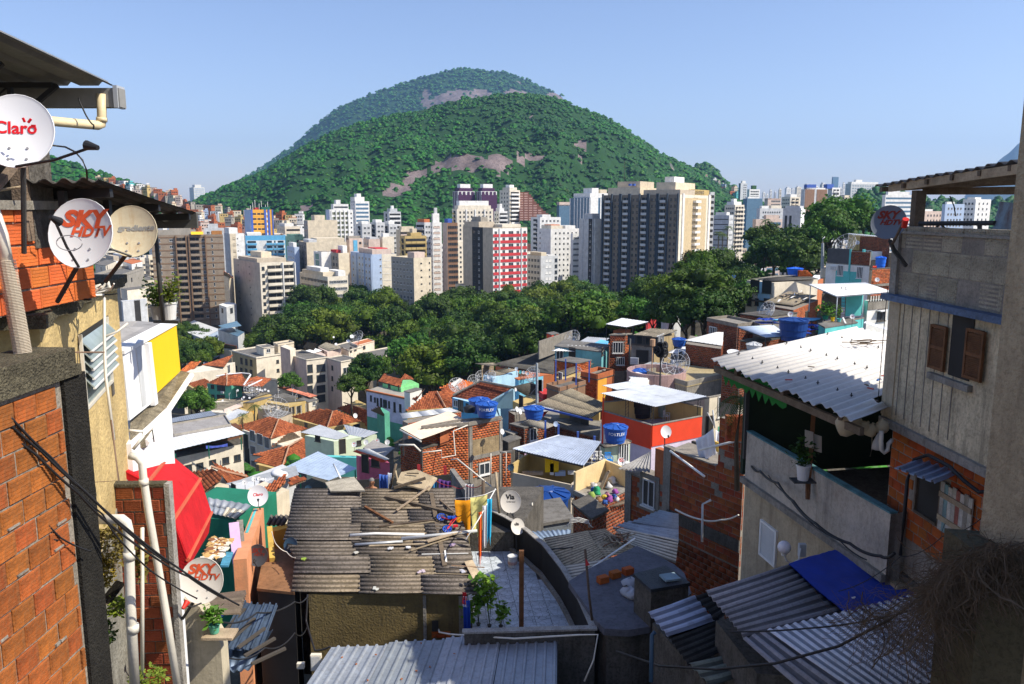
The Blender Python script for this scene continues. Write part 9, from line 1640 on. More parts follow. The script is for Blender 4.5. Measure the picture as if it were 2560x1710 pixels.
L_=qL(815,1422,9.);RD=mk("m44",(.62,.55,.38),ru=.5,var=.12,scale=3,streak=.55,bu=0,sn=(.42,.22,.06),fine=.1);di("cream rust stained dish lettered gradiente beside the large grey one",L_,.54,(.14,-.95,.22),mat=RD,text=[("gradiente",.30,.15,.15,mk("m102",(.30,.30,.28),var=.2,bu=0),.12,.012,1.2)],foot=qQ(690,535,9.3),at2=(-.62,-.0,.35))
L_=qL(112,815,7.4);di("white dish with red Claro lettering cut by the picture's edge",L_,.63,(.22,-.93,.25),mat=mk("m43",(.78,.78,.80),ru=.22,var=.02,bu=0,spec=.5),text=[("Claro",.46,-.05,.12,mk("m194",(.65,.01,.02),var=.03,bu=0),0,.012)],foot=L_-V3((.3,-.4,1.1)),at2=(.72,-.25,.40))
for a0,a1 in(((140,722),(152,748)),((190,728),(172,752)),((192,770),(218,770))):tag(Bb((qL(*a0,7.22),qL(*a1,7.22),.012,.018),"logo_ray",MS["m194"]),{140:"red ray mark above the last letter, upright one",190:"red ray mark above the last letter, slanting one",192:"red ray mark beside the last letter, level one"}[a0[0]],"logo ray")
L_=qT(1205,950,11.);di("large cream dish with red SKY HDTV lettering at the foot of the red awning",L_,.62,(.06,-.94,.26),mat=mk("m57",(.70,.66,.60),ru=.4,var=.06,streak=.1,bu=0),text=[("SKY",.58,-.08,.48,RL,.25,.03,1.1),("HDTV",.38,.15,.12,RL,.25,.015,1.1)],foot=qT(1085,1180,11.4),hornmat=MS["m216"],at2=(-.12,-.28,.40))
for v,x,y,Y,r_,fc,m_,tx,lb in(('H',428,175,27,.70,(.30,-.9,.22),MS["m43"],[("Claro",.40,.0,.1,MS["m194"],.05,.01)],"oval white dish with red Claro lettering above the orange wall end"),('H',428,615,22,.60,(.0,-.95,.2),mk("m65",(.06,.075,.095),ru=.5,var=.1,bu=0),[("SKY",.58,-.05,.42,MS["m25"],.25,.02),("HDTV",.36,.15,.05,MS["m25"],.25,.015)],"dark shaded dish with dull red lettering on the orange wall end"),('H',672,540,22.5,.42,(-.1,-.9,.3),MS["m97"],[],"dark dish tucked under the hut roof corner"),('H',800,122,30,.26,(0,-.9,.3),MS["m97"],[],"small blue dish in the shade of the blue metal roof")):  # second dish: shade is put into its dark colour and dull lettering
 L_=P(v,x,y,Y);di(lb,L_,r_,fc,mat=m_,text=tx,foot=L_-V3((.0,-.3,1.)),hl_=0)
Z=qH(250,340,27).z;gh=em("green_house",qH(200,450,28)-V3((0,0,4)),"green walled house with a patched tin roof between the red awning and the hut","house")
sheet(gh,[wH(x,y,Z+d)for x,y,d in((60,300,.05),(265,345,0),(385,245,.15),(60,190,.35))],.2,.028,MR[2],2,2,SI,mats=[MR[0],MR[2],CSH[1],MR[1]]);a,c=wH(40,335,Z-.1),wH(250,355,Z-.1);f6=Fr(a,c);Bf((f6,-1.5,f6.len,Z-5,Z-.12,-3,0),"wall",DGREEN,gh);d_=wH(380,255,Z-.1);f7=Fr(c,d_);Bf((f7,.02,f7.len,Z-5,Z-.13,-.1,0),"side_wall",DGREEN,gh)
for i,(x0,y0,x1,y1,w_,m_)in En(((250,385,290,780,.28,LILAC),(295,360,330,880,.18,Co))):tag(Bb((qH(x0,y0,22.5+i*.5),qH(x1,y1,21+i*.5),w_,w_*.6),"painted_post",m_),["lilac and green painted post before the green house","grey concrete post beside the lilac one"][i],"post")
tag(Bb((qH(283,690,21.3),qH(292,785,20.9),.3,.19),"green_block",Gn),"green painted foot of the lilac post","post base")
MO=em("mosaic_counter",qH(130,580,20),"counter top of broken tan, white and brown tiles beside the green house","counter");Bs(([qH(20,650,18.8),qH(150,640,18.8),qH(225,505,21),qH(90,485,21)],.1),"slab",Cd,MO);rs=Rn(4);MC=[mk("m204",(.55,.34,.12)),mk("m166",(.72,.66,.52)),mk("m152",(.25,.10,.04))]
for k in Rg(90):
 s,t_=rs.random(),rs.random();p=qH(20,650,18.8).lerp(qH(150,640,18.8),s).lerp(qH(90,485,21).lerp(qH(225,505,21),s),t_)+V3((0,0,.012));b=MB();n=rs.choice([3,4,5]);b.prism([(p.x+rs.U(.06,.14)*math.cos(q*6.28/n+k),p.y+rs.U(.06,.14)*math.sin(q*6.28/n+k),0)for q in Rg(n)],p.z-.008,p.z+.004+.0002*k);b.obj("tile_shard",MC[k%3],MO)
tag(Bs(([qH(150,690,18.2),qH(210,690,18.2),qH(245,590,20),qH(180,590,20)],.05),"blue_tiles",mk("m76",(.08,.30,.42),var=.4,scale=6)),"patch of blue tiles on the step beside the mosaic counter","tiles")
OW=mk("m32",(.72,.30,.14),streak=.4,fine=.2,scale=1.5,sn=(.3,.2,.12));a,c=qH(470,265,27.5),qH(345,640,20.5);f8=Fr(V3((*a.xy,0)),V3((*c.xy,0)),1);f8.n=V3((-f8.u.y,f8.u.x,0));f8.n=f8.n if f8.n.x>0 else-f8.n
ow=em("orange_wall",(a+c)/2-V3((0,0,3)),"salmon and orange wall with a green stripe running toward the hut","wall");b=MB();b.hexa([V3((*f8.at(u,0,d).xy,34))for u,d in((0,-.35),(f8.len,-.35),(f8.len,0),(0,0))]+[V3((*f8.at(u,0,d).xy,z))for u,d,z in((0,-.35,a.z),(f8.len,-.35,c.z),(f8.len,0,c.z),(0,0,a.z))]);b.obj("wall",OW,ow,fix=1);b=MB();b.hexa([V3((*f8.at(u,0,d).xy,z))for u,d,z in((.1,-.3,a.z+.002),(f8.len*.55,-.3,a.z*.45+c.z*.55+.002),(f8.len*.55,-.22,a.z*.45+c.z*.55+.002),(.1,-.22,a.z+.002),(.1,-.3,a.z+.02),(f8.len*.55,-.3,a.z*.45+c.z*.55+.02),(f8.len*.55,-.22,a.z*.45+c.z*.55+.02),(.1,-.22,a.z+.02))]);b.obj("green_stripe",Aq,ow)
b=MB();p=qH(535,655,22.5);b.bar(qH(515,420,24),p,.16,.2);tag(b.obj("yellow_pillar",mk("m116",(.55,.36,.08),streak=.5)),"peeling mustard pillar between the dark dish and the hut","pillar");H=hs("low orange lean-to with a small corrugated roof beside the hut",'H',(500,420),(545,440),(690,400),25,4,ORG_,[],fa=0);rs4(H,[(488,395,0),(620,400,0),(665,320,.25),(520,320,.25)],mk("m27",(.12,.11,.10),at_r=1,fine=.4),SI,.3,.06,2,1)
cy=em("courtyard",qH(560,800,20)-V3((0,0,2)),"small shaded terracotta yard floor between the orange wall and the hut","yard");b=MB();zc_=qH(560,720,22).z;b.prism([wH(x,y,zc_)for x,y in((420,860),(700,890),(730,580),(480,560))],zc_-.08,zc_);b.obj("slab",mk("m37",(.26,.13,.06),streak=.5,fine=.3),cy,fix=1);Bp(([wH(x,y,zc_)for x,y in((425,855),(698,885),(725,585),(485,565))],34,zc_-.081),"block",Dr,cy,fix=1)
ds=em("dark_tin_roof",qH(350,1200,15),"blue black corrugated sheets sagging in the shaded alley","roof");DT=mk("m112",(.07,.10,.15),ru=.45,metal=.3,var=.4,scale=2,streak=.5)
Zd=qH(350,1250,16).z;sheet(ds,[wH(x,y,Zd+d)for x,y,d in((110,1320,.1),(445,1330,0),(575,985,.15),(300,965,.3))],.3,.03,DT,3,1,TP,jig=.05);sheet(ds,[wH(x,y,Zd-.15+d)for x,y,d in((150,1465,0),(370,1475,0),(540,1160,.1),(120,1290,.1))],.3,.03,DT,2,1,SI,jig=.05)
for i in Rg(5):p=wH(180+i*50,1180+i*60,Zd+.2);tag(Bb((p,p+V3((.15+.1*i,.9-.1*i,.05)),.07,.05),"dark_lath",MS["m135"]),["dark lath nearest the flower pot","second dark lath from the flower pot","third dark lath from the flower pot","fourth dark lath, half way down","last dark lath, lowest on the sheets"][i]+" across the blue black sheets"if i<2 else["","","third dark lath from the flower pot","fourth dark lath, half way down","last dark lath, lowest of all"][i]+" on the tin","lath")
ak=em("plank_roof",qH(180,950,17)-V3((0,0,1)),"dark boarded roof below the cream lettered dish","roof")
for k in Rg(9):Bb((qH(20+k*2,930+k*14,17-k*.25),qH(340-k*6,890+k*18,17.4-k*.25),.2,.03),"plank",Wd,ak)
b=MB();c0=qH(138,1033,16);b.lathe([(.001,-.14)]+[(.14*math.cos(k),.14*math.sin(k))for k in np.linspace(-1.4,1.4,8)]+[(.001,.14)],c0,14);tag(b.obj("blue_ball",MS["m11"],sm=1),"blue ball lying on the dark boarded roof","ball")
wg=[qT(1090,1060,11.6),qT(1185,1110,11.6),qT(1310,1330,11.6)];b=MB();fr=Fr(V3((wg[0].x,11.6,0)),V3((wg[2].x,11.6,0)));n_=len(wg);pr=[V3((p.x,11.6,p.z))for p in wg]+[V3((wg[2].x+.05,11.6,34)),V3((wg[0].x,11.6,34))];b.v=[Tp(p)for p in pr]+[Tp(p+V3((0,.3,0)))for p in pr];b.f=[Tp(Rg(4,-1,-1)),Tp(Rg(5,10))]+[(i,(i+1)%5,5+(i+1)%5,5+i)for i in Rg(5)];b.m=[0]*len(b.f);tag(b.obj("stair_wall",mk("m18",(.50,.44,.32),streak=.6,fine=.15,scale=1.2),fix=1),"stained cream wall tapering down beside the lettered dish","wall")
p=qT(1275,1262,11.5);pt_("leafy plant in a turquoise pot on the stained wall",p,.085,.14,Gn,LEAFN,lh=.28,n=150,lr=.14,ls=.10,seed=12);tag(Bx(((p.x+.08,p.y,p.z-.03),(.48,.3,.04)),"pot_board",Wl),"pale board under the turquoise pot","board")
wire("dark cables drooping across the alley beside the hut",[qH(160,1110,14),qH(420,1040,16),qH(700,960,19),qH(800,915,20)],.02,.1);wire("lower dark cable sagging across the alley",[qH(170,1360,14),qH(480,1300,15),qH(700,1190,18),qH(790,1150,20)],.015,.15);wire("cable bundle running down the hut corner",[qH(795,905,20.3),qH(785,1100,20),qH(850,1320,19),qH(965,1290,19)],.025,.03);wire("pale cord looping over the yard floor",[qH(530,440,22),qH(560,530,22),qH(640,590,22),qH(705,635,21.5)],.012,.05,PVC)
H=hs("pale hall with an arched grey roof beyond the dishes",'Q',(790,660),(800,665),(958,650),260,20,Gw,[('R',900,730,2,8,'s')],roofmat=Gw,cat="building");H=hs("cream block with blank walls behind the arched hall",'Q',(790,580),(830,590),(955,575),290,21,C2,[]);H=hs("cluttered grey terrace block below the round dishes",'Q',(620,500),(780,510),(940,455),300,25,Cf,[('R',860,520,2,1.5,'d')],pa=1);H=hs("cream flats with square windows by the rusty dish",'Q',(620,420),(690,430),(760,400),330,27,C2,[('R',660,450,1.5,1.5,'d'),('R',700,440,1.5,1.5,'d')]);H=hs("small tiled house among the far flats beside the brown tower",'Q',(800,400),(860,420),(930,400),340,27,Wh,[('R',890,430,1.5,1.5,'d')],roofmat=Te)
ZK=qJ(700,790,13.6).z;nr_=em("corrugated_roof",wJ(800,700,ZK-1),"grey corrugated roof half covered by a bright blue tarpaulin","roof");k_=lambda x,y,d=0:wJ(x,y,ZK+d)
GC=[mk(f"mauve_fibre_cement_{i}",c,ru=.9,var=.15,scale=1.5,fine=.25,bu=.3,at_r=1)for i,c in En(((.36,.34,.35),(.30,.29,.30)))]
sheet(nr_,[k_(497,530,.12),k_(605,655,.06),k_(1160,460,.06),k_(985,372,.12)],.177,.026,GC[0],1,1,SI);sheet(nr_,[k_(600,650,.04),k_(720,800,-.02),k_(1320,660,-.02),k_(1150,455,.05)],.177,.026,GC[1],1,1,SI)
b=MB();tq=[k_(980,372,.19),k_(1310,660,.08),k_(1755,545,.1),k_(1250,283,.22)];n_=14;rs=Rn(6)
for j in Rg(n_+1):
 for i in Rg(n_+1):s,t_=i/n_,j/n_;p=tq[0].lerp(tq[1],s).lerp(tq[3].lerp(tq[2],s),t_);b.v.append((p.x,p.y,p.z+rs.U(-.008,.012)+.015*math.sin(s*9+t_*5)))
q_n=len(b.v);b.v+=[(x,y,z-.02)for x,y,z in b.v]
for j in Rg(n_):
 for i in Rg(n_):a=j*(n_+1)+i;b.f.append((a,a+1,a+n_+2,a+n_+1));b.f.append((q_n+a,q_n+a+n_+1,q_n+a+n_+2,q_n+a+1))
b.m=[0]*len(b.f);tag(b.obj("tarpaulin",TARPB,sm=1),"bright ultramarine tarpaulin spread beside the veranda wall","tarpaulin");p=k_(1355,568,.14);b=MB();b.box(Tp(p),(.05,.03,.02));b.box((p.x+.03,p.y,p.z+.015),(.03,.03,.01));tag(b.obj("paper_scrap",Wh),"white paper scrap on the ultramarine tarpaulin","litter")
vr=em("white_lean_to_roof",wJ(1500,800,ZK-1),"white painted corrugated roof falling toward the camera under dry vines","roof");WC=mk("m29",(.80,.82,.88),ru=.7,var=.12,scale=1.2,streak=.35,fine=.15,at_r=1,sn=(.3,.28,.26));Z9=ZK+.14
sheet(vr,[k_(715,805,.03),k_(860,755,.05),k_(1400,1130,-.45),k_(1080,1130,-.45)],.20,.033,GC[0],1,1,SI);sheet(vr,[k_(855,757,.11),k_(1330,640,.13),k_(1900,1060,-.42),k_(1330,1090,-.42)],.19,.033,WC,1,1,SI);sheet(vr,[k_(1320,643,.09),k_(1745,540,.11),k_(2380,900,-.40),k_(1890,1065,-.44)],.19,.033,WC,1,1,SI)
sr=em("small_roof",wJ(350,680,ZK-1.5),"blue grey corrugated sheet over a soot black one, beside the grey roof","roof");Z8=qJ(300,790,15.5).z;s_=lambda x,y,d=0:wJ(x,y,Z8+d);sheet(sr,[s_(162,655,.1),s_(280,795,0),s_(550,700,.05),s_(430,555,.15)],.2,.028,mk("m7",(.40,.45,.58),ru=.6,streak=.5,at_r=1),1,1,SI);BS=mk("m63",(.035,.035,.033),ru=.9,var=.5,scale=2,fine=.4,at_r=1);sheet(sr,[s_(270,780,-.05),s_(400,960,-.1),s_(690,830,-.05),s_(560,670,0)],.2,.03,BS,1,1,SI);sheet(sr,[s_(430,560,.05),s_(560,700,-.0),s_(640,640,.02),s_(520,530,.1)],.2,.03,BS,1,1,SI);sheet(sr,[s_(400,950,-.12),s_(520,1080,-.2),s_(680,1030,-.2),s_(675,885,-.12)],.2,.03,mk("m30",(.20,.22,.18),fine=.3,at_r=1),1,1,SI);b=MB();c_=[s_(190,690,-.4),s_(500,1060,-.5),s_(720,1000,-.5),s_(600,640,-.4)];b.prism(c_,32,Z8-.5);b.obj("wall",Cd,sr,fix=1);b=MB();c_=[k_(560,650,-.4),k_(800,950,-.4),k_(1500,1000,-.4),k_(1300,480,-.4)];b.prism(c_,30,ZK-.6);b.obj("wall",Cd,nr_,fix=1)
wire("vertical grey pipe with a bent top below the small roof",[qJ(205,768,14),qJ(185,785,14),qJ(180,1060,13.5)],.04,0,MS["m97"],"pipe","pipe");wire("long dark cable swinging across the whole near corner",[qJ(-20,880,16),qJ(230,965,14),qJ(560,985,12.5),qJ(900,950,11.5),qJ(1270,850,11),qJ(1560,700,10.5),qJ(1760,560,10)],.022,.0);wire("thin dark cable above the white corrugated roof",[qJ(640,765,13),qJ(1100,745,12),qJ(1500,690,11.3),qJ(1800,600,10.5)],.014,.02)
VN=mk("m209",(.12,.085,.055),ru=1,var=.4,scale=5);rs=Rn(77)
def vines(lb,n,fn,r_=(.0018,.0045)):
 b=MB()
 for k in Rg(n):b.tube(fn(k),rs.U(*r_)*(3 if k%17==0 else 1),3)
 o=b.obj("dry_vines",VN);o["kind"]="stuff";return tag(o,lb,"vines")
def vf(k):
 x=rs.U(1780,2420);y=float(np.interp(x,[1750,1850,2000,2150,2400],[560,430,310,240,235]))+abs(rs.gauss(0,90));Y=9.4+rs.U(-.5,.6);p=qJ(x,y,Y);out=[p];d=V3((rs.gauss(0,.5)-.25,rs.gauss(0,.3),-.5)).normalized()
 for q in Rg(8):d=(d+V3((rs.gauss(0,.45),rs.gauss(0,.35),rs.gauss(-.12,.35)))).normalized();out.append(out[-1]+d*rs.U(.05,.15))
 return out
vines("dense tangle of dry brown vines spilling over the near wall corner",1500,vf)
def vf2(k):
 x=rs.U(1400,2150)+rs.gauss(0,60);y=600+rs.random()**.8*(x-1250)*.45+rs.gauss(0,30);p=qJ(x,min(y,1090),10.4+rs.U(-.6,.5));out=[p];d=V3((-.3,0,-.6))
 for q in Rg(7):d=(d+V3((rs.gauss(0,.5),rs.gauss(0,.3),rs.gauss(0,.4)))).normalized();out.append(out[-1]+d*rs.U(.06,.16))
 return out
vines("thin dry vine strands trailing over the white corrugated roof",560,vf2,(.0015,.0035))
o=em("garden_wall",qJ(2250,800,8.6)-V3((0,0,3)),"shaded olive wall end carrying the dry vines","wall");p0,p1=qJ(2090,560,9.3),qJ(2600,560,9.);Bp(([V3((p0.x,9.3,0)),V3((p1.x,9.,0)),V3((p1.x,10,0)),V3((p0.x,10.2,0))],34,qJ(2200,330,9.3).z),"wall",mk("m133",(.10,.085,.05),ru=1,var=.3,scale=1.5,fine=.4,bu=.5),o,fix=1)
# ground, laid through every footing
ctl=[p for p in BS_ if p[1]<470]
ctl+=[(x,y,0)for x in(-700,-400,-200,-100,0,100,200,400,700)for y in(430,600,900)]
ctl+=[(x,y,0)for x in(-60,-20,20,60,100)for y in(260,300,340,380)]+[(-200,y,-2)for y in(150,220,300,380)]+[(-320,y,10)for y in(80,200)]
ctl+=[(260,y,30)for y in(30,90,150,210)]+[(30,190,20),(45,190,30),(60,190,35),(80,190,36),(100,190,37),(90,228,28),(60,228,20),(30,228,6),(130,190,37),(40,155,25),(55,155,31),(75,155,34),(100,160,36),(150,230,26),(120,230,28),(170,300,4),(40,200,8),(55,240,4),(20,190,2)]
ctl+=[(x,0,41)for x in(-30,-12,0,12,30)]+[(0,-40,44),(-40,-40,44),(40,-40,46),(0,9,38.5),(-8,14,36),(6,13,37)]
ctl=np.array(ctl,float)
def gz(x,y):
 x=np.asarray(x,float);y=np.asarray(y,float);o=np.zeros(x.shape);wsum=np.zeros(x.shape)
 for cx,cy_,cz_ in ctl:
  d2=(x-cx)**2+(y-cy_)**2+1.;w_=d2**-1.6;o+=w_*cz_;wsum+=w_
 return o/wsum
ys=np.concatenate([np.linspace(-60,240,130),np.linspace(246,640,50),np.geomspace(680,9000,22)])
xs=np.concatenate([-np.geomspace(5200,130,16),np.linspace(-120,170,120),np.geomspace(190,5200,18)])
GX,GY=np.meshgrid(xs,ys);GZ=gz(GX,np.minimum(GY,700));GZ[GY>600]=0;GZ+=np.where(GY<300,fbm(GX*.2,GY*.2,3,2)*.25,0)
GZ=np.where(GY>5000,0,GZ)
idx=np.arange(GX.size).reshape(GX.shape);GRD=mk("m160",(.13,.125,.11),ru=.95,scale=.03,var=.5,fine=.4)
GZS=mk("m70",(.085,.075,.055),ru=1,scale=.6,var=.5,fine=.5,bu=.6)
me=npmesh("ground",np.stack([GX,GY,GZ-.15],-1).reshape(-1,3),np.stack([idx[:-1,:-1],idx[:-1,1:],idx[1:,1:],idx[1:,:-1]],-1).reshape(-1,4),GRD,sm=1);me.materials.append(GZS)
cy_=(GY[:-1,:-1]).ravel();me.polygons.foreach_set("material_index",(cy_<400).astype(np.int32));lk("ground",me,kind="structure")
ASPH=mk("m215",(.05,.05,.052),ru=.9,scale=.1);b=MB()
for x0,y0,x1,y1,w_ in((-220,415,260,408,9),(-260,560,300,548,9),(25,396,90,760,9),(-60,402,-130,760,9),(190,400,300,900,10)):
 d=V3((x1-x0,y1-y0,0)).normalized();n=V3((d.y,-d.x,0))*w_/2;a,c_=V3((x0,y0,.05)),V3((x1,y1,.05));b.add([a+n,c_+n,c_-n,a-n],[(0,1,2,3)])
o=b.obj("street",ASPH);o["kind"]="structure"
n_=900;ux=rng.uniform(-75,75,n_);uy=rng.uniform(55,215,n_);scatter_wood("undergrowth",np.stack([ux,uy,gz(ux,uy)-.4],1),rng.uniform(.6,1.9,n_),rng.uniform(.8,2.4,(n_,1))*np.array([[1.2,1,.8]]))
# trees, each with its own trunk and crown
BARK=mk("m218",(.10,.075,.05),ru=1,var=.3,scale=2,bu=.6,rnd=.2)
def crown(seed,flatn=.75,lumps=34,leaf=.055,per=95,spread=.78):
 """unit crown of leaf faces grouped in clumps through its volume, with a dim inner core to each clump"""
 r=np.random.default_rng(seed);cs=[]
 while len(cs)<lumps:
  d=r.normal(0,1,3);d/=np.linalg.norm(d)
  if d[2]<-.35:continue
  q=r.uniform(.25,1)**.5*spread;cs.append((d*q*np.array([1,1,flatn]),r.uniform(.17,.36)))
 V=[];Q=[];T=[];n=0
 for c,rad in cs:
  g=r.uniform(.7,1.25);d=r.normal(0,1,(per,3));d/=np.linalg.norm(d,axis=1)[:,None]
  d[:,2]=np.where(d[:,2]<-.3,-d[:,2],d[:,2]);ctr=c+d*rad*r.uniform(.75,1.12,(per,1))*np.array([1,1,.8])
  nn=d+r.normal(0,.55,(per,3));nn/=np.linalg.norm(nn,axis=1)[:,None]
  a=np.cross(nn,r.normal(0,1,(per,3)));a/=np.linalg.norm(a,axis=1)[:,None];b_=np.cross(nn,a);s=leaf*r.uniform(.6,1.5,(per,1))
  vs=np.stack([ctr-a*s*.5,ctr+b_*s*.5,ctr+a*s*.9,ctr-b_*s*.5],1).reshape(-1,3);V.append(vs);k=n+np.arange(per)[:,None]*4+np.array([[0,1,2,3]]);Q.append(k);n+=per*4
  T.append(np.repeat((g*r.uniform(.75,1.3,(per,1))),3,1))
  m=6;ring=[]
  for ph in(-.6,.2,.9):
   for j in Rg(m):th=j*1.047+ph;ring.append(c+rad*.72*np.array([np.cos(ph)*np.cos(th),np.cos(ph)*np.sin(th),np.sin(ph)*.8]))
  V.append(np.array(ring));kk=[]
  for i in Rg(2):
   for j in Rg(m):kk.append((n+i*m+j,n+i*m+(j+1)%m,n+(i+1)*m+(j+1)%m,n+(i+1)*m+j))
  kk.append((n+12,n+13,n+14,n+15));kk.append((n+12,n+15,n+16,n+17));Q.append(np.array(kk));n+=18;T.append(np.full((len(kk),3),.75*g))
 return np.concatenate(V),np.concatenate(Q),np.concatenate(T)
LG=lm("m132",(.050,.125,.007),warm=(.11,.15,.010),tr=.18);LW=lm("m95",(.10,.085,.015),warm=(.13,.07,.02),tr=.2);LB=lm("m120",(.055,.16,.015),warm=(.08,.17,.02),tr=.25)
CR={}
for i,(fl,nl,lf,pr,spd)in En(((.75,36,.055,85,.78),(.62,30,.06,90,.8),(.9,34,.055,85,.74),(.45,30,.055,80,.84),(.8,26,.06,95,.7))):
 V,Q,T=crown(40+i,fl,nl,lf,pr,spd)
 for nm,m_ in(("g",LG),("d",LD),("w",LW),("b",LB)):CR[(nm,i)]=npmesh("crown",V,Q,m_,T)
TR=[]
for i in Rg(3):
 b=MB();rs=Rn(i);b.tube([(0,0,-3),(rs.U(-.2,.2),0,0),(rs.U(-.3,.3),rs.U(-.3,.3),3),(rs.U(-.5,.5),rs.U(-.5,.5),6)],[.42,.36,.28,.16],7)
 for k in Rg(4):a=k*1.6+i;b.tube([(0,0,2.6+k*.5),(math.cos(a)*1.4,math.sin(a)*1.4,4.6+k*.4),(math.cos(a)*2.6,math.sin(a)*2.6,6.4)],[.18,.12,.05],5)
 TR.append(b.mesh("trunk",BARK,sm=1))
ntree=[0];tl=set()
adjs={"g":["rounded olive green","broad mid green","mottled green","lumpy yellow green"],"d":["dense dark green","deep shaded green","compact dark","blackish green"],"w":["rusty brown green","bronze leaved","dry looking ochre","russet tinged"],"b":["fresh light green","bright leafy","pale feathery green","lively lime green"]}
def tr_(loc,r,kind='g',where="in the park",h=None,i=None,name="tree"):
 n=ntree[0];ntree[0]+=1;i=n%5 if i is None else i;rs=Rn(n*7+1)
 for k in Rg(90):
  lb=f"{rs.choice(adjs[kind])} tree with {['a domed','a spreading','a tall','a flat layered','an open'][i]} crown {where}"
  lb+=""if k<1 else rs.choice([", smaller",", larger",", leaning",", standing higher",", sunken",", ragged",", sunlit",", shaded",", narrow",", bushy"])
  if len(lb.split())<=16 and(lb not in tl):break
 tl.add(lb);o=em(name,loc,lb,"tree","trees "+where);h=h or r*1.25;L=V3(loc)
 in_("crown",CR[(kind,i)],o,L+V3((0,0,h)),rs.U(0,6.28),(r*rs.U(.9,1.1),r*rs.U(.9,1.1),r*rs.U(.85,1.1)))
 in_("trunk",TR[n%3],o,L,rs.U(0,6.28),(max(.5,r/6),max(.5,r/6),h/6.3));return o
def mpoly(pts):return[(x*1.0906,y*1.0906)for x,y in pts]
def fill(poly,zc,sp,rr,kinds,where,seed,xr,yr,dp=0,zfun=None):
 rs=Rn(seed);PL=mpoly(poly);y=yr[0];n=0
 while y<yr[1]:
  x=xr[0]+rs.U(0,sp)
  while x<xr[1]:
   X,Y=x+rs.U(-.3,.3)*sp,y+rs.U(-.3,.3)*sp;r=rs.U(*rr);g=float(gz(X,Y));h=r*rs.U(1.05,1.4)
   qx,qy=pix((X,Y,g+h))
   if ip(np.array([qx]),np.array([qy]),PL)[0]and rs.random()>dp:
    if not any(abs(X-bx)<5 and abs(Y-by)<5 for bx,by,bz in BS_):tr_((X,Y,g),r,rs.choice(kinds),where,h);n+=1
   x+=sp
  y+=sp*.9
 return n
n1=fill([(560,775),(600,752),(645,755),(660,720),(690,700),(740,690),(800,668),(850,690),(930,705),(1000,695),(1060,690),(1110,700),(1180,690),(1225,665),(1270,660),(1290,665),(1300,640),(1340,635),(1370,660),(1400,690),(1450,690),(1500,680),(1510,760),(1395,775),(1300,790),(1240,805),(1180,835),(1090,840),(1020,870),(990,880),(940,870),(925,810),(850,795),(780,785),(640,790)],14,11,(5.6,10),"ggggdddb","in the wooded park",3,(-110,130),(175,385))
n2=fill([(1450,690),(1520,640),(1600,600),(1635,585),(1680,545),(1750,530),(1830,520),(1860,500),(1920,478),(1980,490),(2000,530),(1940,545),(1890,560),(1885,610),(1800,620),(1720,640),(1700,700),(1620,730),(1520,745),(1470,720)],30,8.5,(4.6,7.6),"gddgwddgb","on the wooded slope",8,(20,170),(145,235))
n3=fill([(380,720),(430,735),(475,775),(490,790),(500,800),(480,825),(415,825)],10,6.5,(4.5,6),"gd","behind the yellow wall",5,(-160,-60),(220,330));n3+=fill([(545,785),(600,760),(650,755),(660,775),(560,795)],10,8,(4.5,6.5),"g","below the grey slab block",6,(-110,-60),(230,330))
def at(v,x,y,Y,r,kind,where,i=None):
 p=P(v,x,y,Y)if Y<300 else PZ(v,x,y,r*1.15);h=r*1.25 if Y<300 else r*1.15;tr_((p.x,p.y,p.z-h),r,kind,where,h,i)
at('E',740,130,128,7.8,'d',"massed before the beige house",0);at('E',560,215,132,5.6,'d',"beside the red and white shelter",2);at('E',900,110,132,6.2,'d',"beside the beige house wall",1);at('E',680,280,124,5,'d',"below the great round mass",4);at('E',820,260,122,5.5,'d',"over the unfinished brick house",0);at('E',420,300,135,3.4,'b',"above the tin lid house",4);at('E',270,250,150,4.6,'b',"beside the tin lid house",3)
at('K',1850,520,205,9.5,'b',"towering behind the top brick house",3);at('K',1750,620,195,7.5,'g',"behind the concrete pole",1);at('K',2050,620,200,6.,'g',"behind the top brick house roof",0)
at('C',1620,420,188,6.2,'d',"between the pink flats and the green house",0);at('C',1500,520,182,4.2,'d',"at the foot of the pink flats",2);at('C',1700,385,196,4.6,'g',"behind the dark tree by the flats",1);at('C',1020,495,200,4.2,'b',"beside the salmon roof",0);at('C',290,645,150,4.2,'b',"below the yellow cottage",4);at('C',240,620,158,2.6,'b',"close to the ledge of the yellow wall",2);at('C',340,690,156,2.6,'b',"by the dark patched shed",1)
at('m',700,690,330,10,'d',"rising beside the grey slab block",2);at('m',690,740,300,9,'d',"in the hollow below the slab block",0);at('m',820,700,320,9,'d',"before the pale blue block",0);at('B',1500,980,385,6,'d',"below the slim pale tower",1);at('B',340,930,380,7,'d',"behind the low cream block",1);at('B',420,930,378,6,'d',"beside the white sheds",2);at('B',480,940,372,5,'d',"near the red banded tower foot",4)
for i,(x,y,Y,r,k)in En(((570,905,330,4,'g'),(1160,680,455,7,'d'),(1030,520,640,9,'d'),(1050,470,600,6,'d'),(1135,520,610,6,'g'))):at('B'if i else'm',x if i else 523,y if i else 640,Y,r,k,["by the orange gable","among the white blocks","below the brown terraces","beside the slender tower","at the foot of the terraces"][i])
for i in Rg(26):
 rs=Rn(i+300);at('K',rs.U(860,1300),rs.U(500,660),rs.U(430,600),rs.U(5,8),rs.choice("gdb"),"along the avenue beyond the woods")
for i in Rg(10):
 rs=Rn(i+500);at('K',rs.U(1500,1700),rs.U(470,600),rs.U(440,560),rs.U(4,6),rs.choice("gw"),"below the brown tower")
LP_=lm("m164",(.05,.11,.02),warm=(.10,.12,.02),tr=.2)
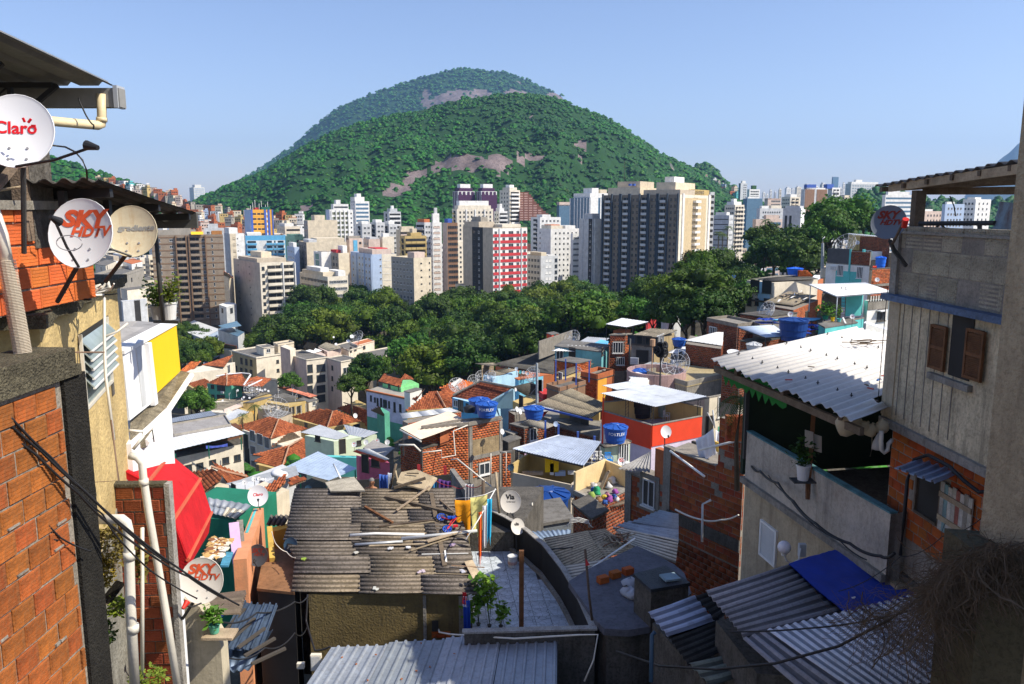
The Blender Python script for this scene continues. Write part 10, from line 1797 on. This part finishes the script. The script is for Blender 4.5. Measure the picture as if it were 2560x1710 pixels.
def pm_(lb_,top,hgt,r,seed=1,mat=None,n=16):
 rs=Rn(seed);top=V3(top);o=em("palm_tree",top-V3((0,0,hgt)),lb_,"palm tree");Bt(([top-V3((0,0,hgt)),top-V3((.1,0,hgt*.5)),top],[r*.09,r*.07,r*.05],7),"trunk",BARK,o)
 for k in Rg(n):
  a=k*2*math.pi/n+rs.U(-.2,.2);el=rs.U(-.1,1.2);V=[];Q=[];m=9;pts=[]
  for j in Rg(m+1):
   q=j/m;x=r*q*math.cos(el*.6)*(1-.12*q);z=r*(math.sin(el)*q*.75-.85*q*q);pts.append(V3((x*math.cos(a),x*math.sin(a),z)))
  side=V3((-math.sin(a),math.cos(a),0))
  for j in Rg(m):
   p,q2=pts[j],pts[j+1];wd=r*.17*math.sin(math.pi*min(1,(j+1.2)/(m+.6)))
   for s_ in(-1,1):
    for half in(0,.5):
     c0=p.lerp(q2,half);c1=p.lerp(q2,half+.3);tip=c0+side*s_*wd+V3((0,0,-wd*.55))+(q2-p)*.6;k2=len(V);V+=[Tp(c0),Tp(c1),Tp(tip)];Q.append((k2,k2+1,k2+2))
  me=npmesh("frond",np.array(V)+np.array([0,0,hgt]),np.array(Q),mat or LP_,np.full((len(Q),3),rs.U(.7,1.3)));ob=bpy.data.objects.new("frond",me);COL.objects.link(ob);ob.parent=o
 return o
pm_("tall palm with a full head standing out of the park trees",qB(870,1270,270),14,5.2,1,n=22);pm_("pale spiky palm low in the park",qB(250,1440,240),9,4.,2)
pm_("royal palm at the wood's edge, the bigger of the front pair",qR(865,1065,330),17,4.,3);pm_("royal palm with yellowed fronds close to the bigger one",qR(925,1090,325),16,3.6,4);pm_("royal palm with a straight stem before the lined grey block",qR(1000,985,380),16,4.,5);pm_("palm before the low brown beige block",qR(1550,880,390),14,4.4,6)
pm_("short palm between the porch roof and the dark shed",qW4(1180,690,172),6,2.4,7);pm_("small banana palm by the grey metal roof",qW4(1000,820,160),3,1.8,8);pm_("drooping palm hanging out of the dark veranda",qE(1110,920,24),3,1.,9,LD,20)
# the air itself
hz=bpy.data.materials.new("haze");hz.use_nodes=1;t=hz.node_tree;t.nodes.clear()
pv=nd(t,"ShaderNodeVolumePrincipled");pv.inputs["Color"].default_value=(.36,.62,1,1);pv.inputs["Density"].default_value=.00009;pv.inputs["Anisotropy"].default_value=.3
ou=nd(t,"ShaderNodeOutputMaterial");t.links.new(pv.outputs[0],ou.inputs["Volume"])
b=MB();b.add([(x,y,z)for z in(-45,800)for x,y in((-5600,-60),(5600,-60),(5600,9200),(-5600,9200))],[(3,2,1,0),(4,5,6,7),(0,1,5,4),(1,2,6,5),(2,3,7,6),(3,0,4,7)])
me=b.mesh("haze",hz);o=bpy.data.objects.new("haze",me);COL.objects.link(o);o["kind"]="stuff"
